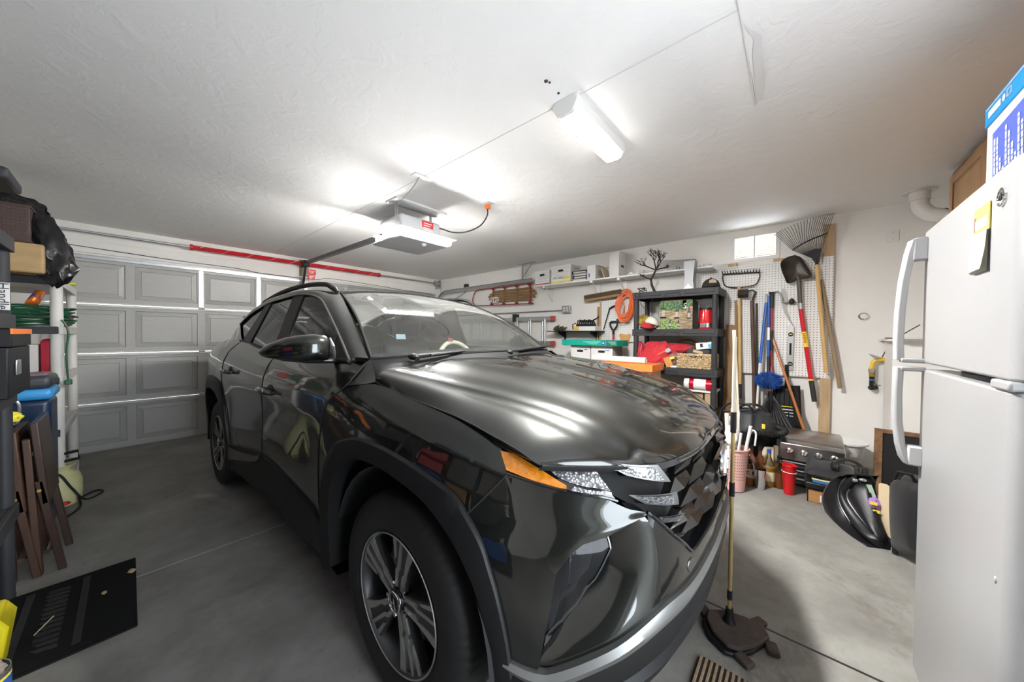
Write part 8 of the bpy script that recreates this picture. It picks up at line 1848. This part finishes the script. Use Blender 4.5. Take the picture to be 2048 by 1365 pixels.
# blue bin
t = Thing('blue_cooler', 'navy cooler bin with light blue band beside the shelving', 'cooler', (-.45, 3.75, fz(3.7)))
ua, ub = Vector((-0.335, 3.75, 1.005)), Vector((-0.475, 3.75, 1.017)); za, zb, zc_ = (-0.345, 3.75, 1.005)[2], (-0.346, 3.75, 0.919)[2], (-0.346, 3.75, 0.846)[2]; xr = (-0.332, 3.75, 0.878)[0]; xl = xr - .26
for (z0, z1, sx, mt, nm) in ((fz(3.7), zc_, .012, pm('navy_plastic', (.012, .03, .07), .35), 'tub'), (zc_, zb, 0, pm('sky_blue_plastic', (.05, .32, .70), .35), 'blue_band'), (zb, za, .006, pm('dark_slate_plastic', (.04, .045, .055), .4), 'lid')):
 m = MB(); m.prism([(xl + sx, 3.75 + sx, z0), (xr - sx, 3.75 + sx, z0), (xr - sx, 4.10 - sx, z0), (xl + sx, 4.10 - sx, z0)], (0, 0, z1 - z0)); t.part(nm, m, mt, bevel=.03, seg=3)
m = MB(); m.box((xl + .02, 3.80, za - .002), (xr - .03, 4.02, za + .012)); t.part('lid_top', m, pm('dusty_maroon', (.22, .16, .17), .5), bevel=.008)
m = MB(); m.tube([tuple(p) for p in curve([(-0.48, 3.7, 0.872), (-0.456, 3.7, 0.837), (-0.461, 3.7, 0.727), (-0.48, 3.7, 0.716)], 16)], .007, 6); t.part('bail_handle', m, M_STEEL)
# yellow gloves
m = MB(); heap(m, (-0.435, 3.1, 0.848), (.06, .08, .03), 71, .25); single('yellow_glove', 'yellow work glove at the edge of the black shelving', 'glove', m, pm('yellow_cloth', (.80, .70, .05), .7), smooth=60)
# folded wooden chairs
M_CHAIR = pm('dark_walnut', (.055, .028, .020), .35, var=.4, vs=8, stretch=(3, 3, .6), coat=.2)
M_CHAIR2 = pm('worn_walnut', (.085, .040, .023), .45, var=.5, vs=8, stretch=(3, 3, .6))
def fchair(label, xb, xt, yn, yf, zt, mt):
 t = Thing('folding_chair', label, 'chair', (xb, (yn + yf) / 2, fz(3.2)), group='folded wooden chairs leaning by the shelving')
 z0 = fz(3.2)
 def pt(q, y, dx=0): return Vector((xb + (xt - xb) * q + dx, y, z0 + (zt - z0) * q))
 m = MB(); m.prism([pt(.46, yn), pt(.46, yf), pt(1, yf), pt(1, yn)], (.028, 0, .006)); t.part('seat_panel', m, mt, bevel=.005)
 for y in (yn, yf - .04):
  m = MB(); m.prism([pt(0, y, .02), pt(0, y + .04, .02), pt(.62, y + .04, -.012), pt(.62, y, -.012)], (.028, 0, 0)); t.part('leg', m, mt, bevel=.003)
  m = MB(); m.prism([pt(0, y + .005, -.055), pt(0, y + .045, -.055), pt(.9, y + .045, -.03), pt(.9, y + .005, -.03)], (.026, 0, 0)); t.part('leg', m, M_CHAIR2, bevel=.003)
 for q in (.14, .80):
  m = MB(); m.tube([pt(q, yn + .02, -.01), pt(q, yf - .02, -.01)], .012, 8); t.part('stretcher', m, mt)
 m = MB(); m.cyl(pt(.56, yn - .004, 0), pt(.56, yn + .002, 0), .008, n=10); t.part('rivet', m, pm('brass', (.55, .36, .08), .35, .8))
fchair('outermost dark folding chair leaning beside the sprayer', -.285, -.350, 3.06, 3.42, .81, M_CHAIR)
fchair('middle dark folding chair of the leaning row', -.365, -.415, 3.05, 3.40, .77, M_CHAIR2)
fchair('innermost folding chair of the row against black shelving', -.445, -.49, 3.04, 3.40, .78, M_CHAIR)
# weathered white board
a, b_ = Vector((-0.381, 2.963, 0)), Vector((-0.423, 2.98, 0.638)); t = Thing('white_board', 'weathered white painted plank leaning in front of chairs', 'plank', (a.x, 2.96, fz(2.96)))
m = MB(); m.prism([(a.x - .05, 2.94, fz(2.9) + .03), (a.x + .0, 2.94, fz(2.9) + .0), (b_.x + .0, 2.97, .60), (b_.x - .05, 2.97, .60)], (0, .035, 0)); t.part('plank_body', m, pm('chipped_white_paint', (.58, .57, .54), .7, var=1, vs=22, col2=(.20, .19, .18), thr=(.3, .42)), bevel=.003)
m = MB(); m.prism([(a.x - .052, 2.938, fz(2.9)), (a.x - .02, 2.938, fz(2.9)), (a.x - .02, 2.938, .055), (a.x - .052, 2.938, .07)], (0, .039, 0)); t.part('rubber_foot', m, M_BLACK)
# pump sprayer
c = Vector((-0.351, 4.252, 0)); c.z = fz(c.y); t = Thing('pump_sprayer', 'pale yellow pump sprayer with black handle on the floor', 'sprayer', tuple(c))
m = MB(); m.lathe([(0, 0), (.085, 0), (.10, .02), (.105, .08), (.105, .18), (.09, .23), (.05, .26), (.06, .285), (.075, .30), (.075, .305), (.05, .295), (0, .29)], c, 32); t.part('tank', m, pm('translucent_yellow_plastic', (.72, .70, .36), .45))
m = MB(); m.cyl(c + Vector((0, 0, .28)), c + Vector((0, 0, .36)), .022, n=14); t.part('pump_tube', m, M_BLACK); m = MB(); m.tube([c + Vector((-.09, -.03, .33)), c + Vector((-.085, -.03, .38)), c + Vector((.085, -.03, .40)), c + Vector((.09, -.03, .34)), c + Vector((-.02, -.03, .33))], .012, 8); t.part('pump_handle', m, M_BLACK)
for k in range(4): m = MB(); m.box(c + Vector((-.05, -.107, .16 - .014 * k)), c + Vector((-.0 - .008 * (k % 2), -.104, .165 - .014 * k))); t.part('printed_line', m, M_INK)
hz = curve([tuple(c + Vector((-.07, -.06, .24))), tuple(c + Vector((.0, -.11, .26))), tuple(c + Vector((.06, -.12, .14))), tuple(c + Vector((.12, -.10, .03))), tuple(c + Vector((.20, .06, .012))), tuple(c + Vector((.15, .12, .012))), tuple(c + Vector((.03, -.08, .012)))], 50); hz2 = curve([tuple(c + Vector((.09, -.12, .07))), tuple(c + Vector((.10, -.20, .012))), tuple(c + Vector((.05, -.36, .010)))], 20)
m = MB(); m.tube([tuple(p) for p in hz], .007, 7); m.tube([tuple(p) for p in hz2], .007, 7); t.part('hose', m, M_BLACK); m = MB(); m.ball(c + Vector((.02, -.115, .035)), (.035, .02, .014)); t.part('red_trigger', m, M_RED)
# paint can and yellow bucket at the frame edge
c = Vector((-.352, 2.05, fz(2.1) - .014)); t = Thing('paint_can', 'open paint can with blue label at the picture corner', 'can', tuple(c))
m = MB(); m.lathe([(0, 0), (.075, 0), (.075, .15), (.072, .15), (.070, .02), (0, .02)], c + Vector((0, 0, .016)), 32); t.part('tin', m, M_STEEL); m = MB(); m.lathe([(.0758, .01), (.0758, .135)], c + Vector((0, 0, .016)), 32); t.part('blue_label', m, pm('blue_can_label', (.03, .12, .40), .5)); m = MB(); m.lathe([(.0762, .125), (.0762, .135)], c + Vector((0, 0, .016)), 32); t.part('yellow_stripe', m, M_YEL)
m = MB(); heap(m, c + Vector((0, 0, .165)), (.06, .06, .03), 81, .25); single('paint_rag', 'stained rag stuffed in the open paint can', 'rag', m, pm('stained_rag', (.40, .32, .26), .9, var=.6, vs=20), smooth=60)
c = Vector((-.388, 2.31, fz(2.4))); t = Thing('yellow_bucket', 'yellow plastic wringer bucket at the picture edge', 'bucket', tuple(c)); m = MB(); m.prism([c + Vector((-.12, -.10, .012)), c + Vector((.06, -.10, .012)), c + Vector((.085, -.10, .20)), c + Vector((.06, -.10, .25)), c + Vector((-.12, -.10, .25))], (0, .16, 0)); t.part('pail', m, pm('wet_floor_yellow', (.85, .70, .02), .4), bevel=.012)
# ================================================================ refrigerator, boxes on it and the wall cabinet
FYF = -.33; fx0, fx1 = 1.165, 1.876; M_FR = pm('white_fridge_enamel', (.34, .34, .343), .30, bump=.06, bs=220, coat=.15)
t = Thing('refrigerator', 'white top-freezer refrigerator with notepad on its door', 'refrigerator', (1.52, -.68, fz(-.5)))
m = MB(); m.box((fx0 + .01, -1.06, fz(0) + .015), (fx1 - .01, FYF - .085, 1.665)); t.part('cabinet', m, M_FR, bevel=.01)
m = MB(); m.box((fx0 + .025, -.50, fz(0)), (fx1 - .025, FYF - .10, .085)); t.part('kick_plate', m, M_DARK)
def fdoor(z0, z1):
 m = MB(); r = .045; P = []
 pts = [(fx0, FYF - .075), (fx1, FYF - .075), (fx1, FYF - .012)] + [(fx1 - .012 + .012 * cos(a), FYF - .012 + .012 * sin(a)) for a in (pi / 4, pi / 2)]
 pts += [(fx0 + r + r * cos(a), FYF - r + r * sin(a)) for a in np.linspace(pi / 2, pi, 9)]
 m.prism([(x, y, z0) for x, y in pts], (0, 0, z1 - z0)); return m
up = t.part('freezer_door', fdoor(1.212, 1.68), M_FR, bevel=.006); lo = t.part('fridge_door', fdoor(.105, 1.190), M_FR, bevel=.006)
for z0, z1, p in ((1.214, 1.678, up), (.107, 1.188, lo)):
 m = MB(); m.box((fx0 + .012, FYF - .088, z0), (fx1 - .012, FYF - .074, z1)); t.part('door_gasket', m, pm('grey_gasket', (.45, .45, .45), .6), p)
hx = fx1 - .018
def handle(zs, par):
 G = []
 for (z, d, w) in zs: G.append([(hx - w, FYF + d - .012, z), (hx + .004, FYF + d - .014, z), (hx + .004, FYF + d + .010, z), (hx - w * .3, FYF + d + .014, z), (hx - w, FYF + d + .006, z)])
 m = MB(); m.grid(G, closed_v=True); m.f.append((4, 3, 2, 1, 0)); n = (len(zs) - 1) * 5; m.f.append((n, n + 1, n + 2, n + 3, n + 4)); return t.part('door_handle', m, M_FR, par, bevel=.004)
handle([(1.655, .012, .032), (1.65, .030, .032), (1.60, .040, .030), (1.50, .052, .026), (1.40, .058, .025), (1.30, .060, .025), (1.22, .058, .026)], up)
m = MB(); m.box((hx - .032, FYF - .004, 1.575), (hx + .004, FYF + .035, 1.655)); t.part('handle_mount', m, M_FR, up, bevel=.006); m = MB(); m.box((hx - .03, FYF - .004, 1.212), (hx + .004, FYF + .055, 1.228)); t.part('handle_mount', m, M_FR, up, bevel=.004)
handle([(1.196, .058, .026), (1.10, .060, .025), (1.00, .058, .025), (.92, .050, .027), (.87, .040, .030), (.845, .026, .032)], lo)
m = MB(); m.box((hx - .032, FYF - .004, .845), (hx + .004, FYF + .034, .915)); t.part('handle_mount', m, pm('handle_grey', (.62, .62, .63), .4), lo, bevel=.006); m = MB(); m.box((hx - .03, FYF - .004, 1.182), (hx + .004, FYF + .055, 1.198)); t.part('handle_mount', m, M_FR, lo, bevel=.004)
m = MB(); m.box((fx0 + .02, FYF - .07, 1.190), (fx0 + .11, FYF + .006, 1.212)); hg = t.part('hinge', m, M_FR, bevel=.006); m = MB(); m.cyl((fx0 + .045, FYF - .03, 1.186), (fx0 + .045, FYF - .03, 1.218), .014, n=14); t.part('hinge_pin', m, M_STEEL, hg)
c = Vector((1.259, -0.33, 1.612)); m = MB(); m.lathe([(0, .003), (.015, .003), (.017, .0045), (.020, .004), (.0205, 0)], c + Vector((0, .0, 0)), 28, axis='y'); em = t.part('round_emblem', m, M_CHROME, up)
m = MB(); m.tube([c + Vector((-.009 + .006 * cos(a), .0045, .004 * sin(a) + .001 * a)) for a in np.linspace(.5, 6.8, 16)], .0013, 5); m.tube([c + Vector((.008 + .006 * cos(a), .0045, .005 * sin(a))) for a in np.linspace(.6, 5.6, 14)], .0013, 5); t.part('emblem_script', m, M_DARK, em)
for p in ((1991, 1160),): m = MB(); q = Vector((1.233, -0.33, 0.775)); m.ball(q, (.006, .003, .008), 10, 8); t.part('paint_chip', m, M_FR, lo)
# notepad magnet
a0, a1 = Vector((1.317, -0.326, 1.61)), Vector((1.408, -0.326, 1.554)); b1 = Vector((1.416, -0.326, 1.461))
t = Thing('magnet_notepad', 'magnetic notepad with yellow header on the freezer door', 'notepad', ((a0.x + b1.x) / 2, -.326, b1.z))
xl_, xr_ = min(a0.x, a1.x), max(a0.x, a1.x); zt_, zm_, zb_ = a0.z + .012, a1.z + .004, b1.z
m = MB(); m.box((xl_, FYF + .001, zm_), (xr_, FYF + .003, zt_)); hd_ = t.part('header_card', m, pm('header_yellow', (.85, .72, .12), .5))
m = MB(); m.box((xl_ + .012, FYF + .0028, zm_ + (zt_ - zm_) * .18), (xr_ - .012, FYF + .0036, zm_ + (zt_ - zm_) * .55)); t.part('printed_name', m, pm('paper_white', (.82, .80, .76), .7), hd_)
m = MB(); m.box((xr_ - .012, FYF + .0028, zm_ + (zt_ - zm_) * .15), (xr_ - .002, FYF + .0037, zm_ + (zt_ - zm_) * .7)); t.part('portrait', m, pm('portrait_print', (.25, .15, .12), .6), hd_)
for k in range(7):
 m = MB(); d = .002 + .0016 * k; m.grid([[(xl_ + .003 * q_ * k * .2, FYF + .003 + d * .3 + (.001 + .0010 * k) * q_ ** 2, zm_ - (zm_ - zb_) * q_ * (1 - .01 * k)) for q_ in np.linspace(0, 1, 7)], [(xr_, FYF + .003 + d * .3 + (.001 + .0006 * k) * q_ ** 2, zm_ - (zm_ - zb_) * q_ * (1 - .01 * k)) for q_ in np.linspace(0, 1, 7)]]); t.part('sheet', m, pm('paper_cream', (.76, .73, .62), .7), fix=False)
# boxes on the refrigerator
q0, q1 = Vector((1.609, -0.4, 1.766)), Vector((1.571, -0.4, 1.889)); t = Thing('blue_carton', 'deep blue printed carton standing on the refrigerator', 'box', (1.2, -.5, 1.68))
M_B1 = pm('deep_blue_print', (.04, .07, .42), .45); xx = q0.x - .01; R_ = euler(y=3)
m = MB(); m.box((xx - .26, -.46, 1.682), (xx, -.40, q1.z), rot=R_, piv=(xx - .13, -.43, 1.682)); b = t.part('body', m, M_B1, bevel=.002)
for k in range(14):
 x = xx - .016 - .017 * k; m = MB(); z0 = 1.70
 while z0 < q1.z - .03 - .03 * ((k * 5) % 4) * (k > 1):
  l_ = random.uniform(.006, .022); m.box((x - .009, -.3995, z0), (x, -.3985, z0 + l_)); z0 += l_ + .004
 m.v = [tuple(Vector((xx - .13, -.43, 1.682)) + R_ @ (Vector(p) - Vector((xx - .13, -.43, 1.682)))) for p in m.v]
 w_ = t.part('printed_text', m, pm('pale_blue_print', (.62, .66, .85), .6), b, smooth=0, fix=False); w_['kind'] = 'stuff'
r0, r1 = Vector((2.138, -0.52, 2.045)), Vector((2.157, -0.52, 2.169)); t = Thing('sky_blue_carton', 'sky blue and white carton behind the deep blue one', 'box', (1.2, -.6, 1.68))
zm = r0.z + (r1.z - r0.z) * .42
m = MB(); m.box((r0.x - .33, -.72, 1.68), (r0.x, -.52, zm)); b = t.part('body', m, M_CARD_W, bevel=.002); m = MB(); m.box((r0.x - .335, -.725, zm), (r0.x + .004, -.515, r1.z)); l_ = t.part('lid', m, pm('bright_blue_print', (.0, .26, .62), .4), bevel=.002)
zz = zm + (r1.z - zm) * .5; m = MB(); m.box((r0.x - .13, -.5148, zz - .012), (r0.x - .03, -.5135, zz + .012)); m.box((r0.x - .33, -.5148, r1.z - .012), (r0.x - .01, -.5135, r1.z - .009)); t.part('white_print', m, M_WHITE, l_); m = MB(); m.lathe([(0, 0), (.012, 0)], (r0.x - .155, -.5135, zz), 18, axis='y'); t.part('white_dot', m, M_WHITE, l_); m = MB(); m.tube([(r0.x - .18, -.5135, zz - .01), (r0.x - .21, -.5135, zz - .01), (r0.x - .21, -.5135, zz + .012), (r0.x - .18, -.5135, zz + .012)], .0018, 4, closed=True); t.part('outline_icon', m, M_WHITE, l_); m = MB(); m.box((r0.x + .0035, -.72, zm + .01), (r0.x + .0055, -.52, r1.z - .01)); t.part('dark_end', m, M_INK, l_)
# wall cabinet
CYF = -.77; cxf = 3.80; M_OAK = pm('honey_oak', (.44, .23, .085), .4, var=.3, vs=5, stretch=(1, 1, .25), coat=.2); M_OAK2 = pm('honey_oak_panel', (.50, .28, .11), .42, var=.3, vs=5, stretch=(2, 1, .25), coat=.2)
t = Thing('wall_cabinet', 'honey oak wall cabinet above the refrigerator', 'cabinet', (2.6, -.93, 1.72))
m = MB(); m.box((1.30, -1.09, 1.72), (cxf, CYF - .02, 2.44)); t.part('carcass', m, M_OAK, bevel=.003)
w = .62; x1_ = cxf - .012
for k in range(4):
 x0_ = x1_ - w + .012; st = .065
 m = MB()
 for a, b_ in (((x0_, 1.73), (x0_ + st, 2.43)), ((x1_ - st, 1.73), (x1_, 2.43)), ((x0_ + st, 1.73), (x1_ - st, 1.73 + st)), ((x0_ + st, 2.43 - st), (x1_ - st, 2.43))): m.box((a[0], CYF - .02, a[1]), (b_[0], CYF, b_[1]))
 d = t.part('cabinet_door', m, M_OAK, bevel=.004); m = MB(); m.box((x0_ + st, CYF - .018, 1.73 + st), (x1_ - st, CYF - .008, 2.43 - st)); t.part('door_panel', m, M_OAK2, d); m = MB(); m.box((x0_ + st + .03, CYF - .012, 1.73 + st + .03), (x1_ - st - .03, CYF - .003, 2.43 - st - .03)); t.part('raised_field', m, M_OAK2, d, bevel=.004)
 x1_ -= w
# tall cabinet added out of view to darken the bumper's reflections
t = Thing('garage_cabinet', 'tall dark grey cabinet mirrored in the front bumper', 'cabinet', (-.42, -.92, fz(-.9))); M_GC2 = pm('slate_grey_laminate', (.05, .048, .046), .5)
m = MB(); m.box((-.92, -1.09, fz(-.9)), (.06, -.76, 1.95)); t.part('carcass', m, M_GC2, bevel=.004)
for x0_, x1_ in ((-.915, -.434), (-.430, .055)):
 m = MB(); m.box((x0_, -.76, .08), (x1_, -.742, 1.94)); d = t.part('cabinet_door', m, M_GC2, bevel=.003); m = MB(); xh = x1_ - .04 if x0_ < -.5 else x0_ + .04; m.cyl((xh, -.725, .95), (xh, -.725, 1.15), .008, n=10); t.part('bar_handle', m, M_STEEL, d)
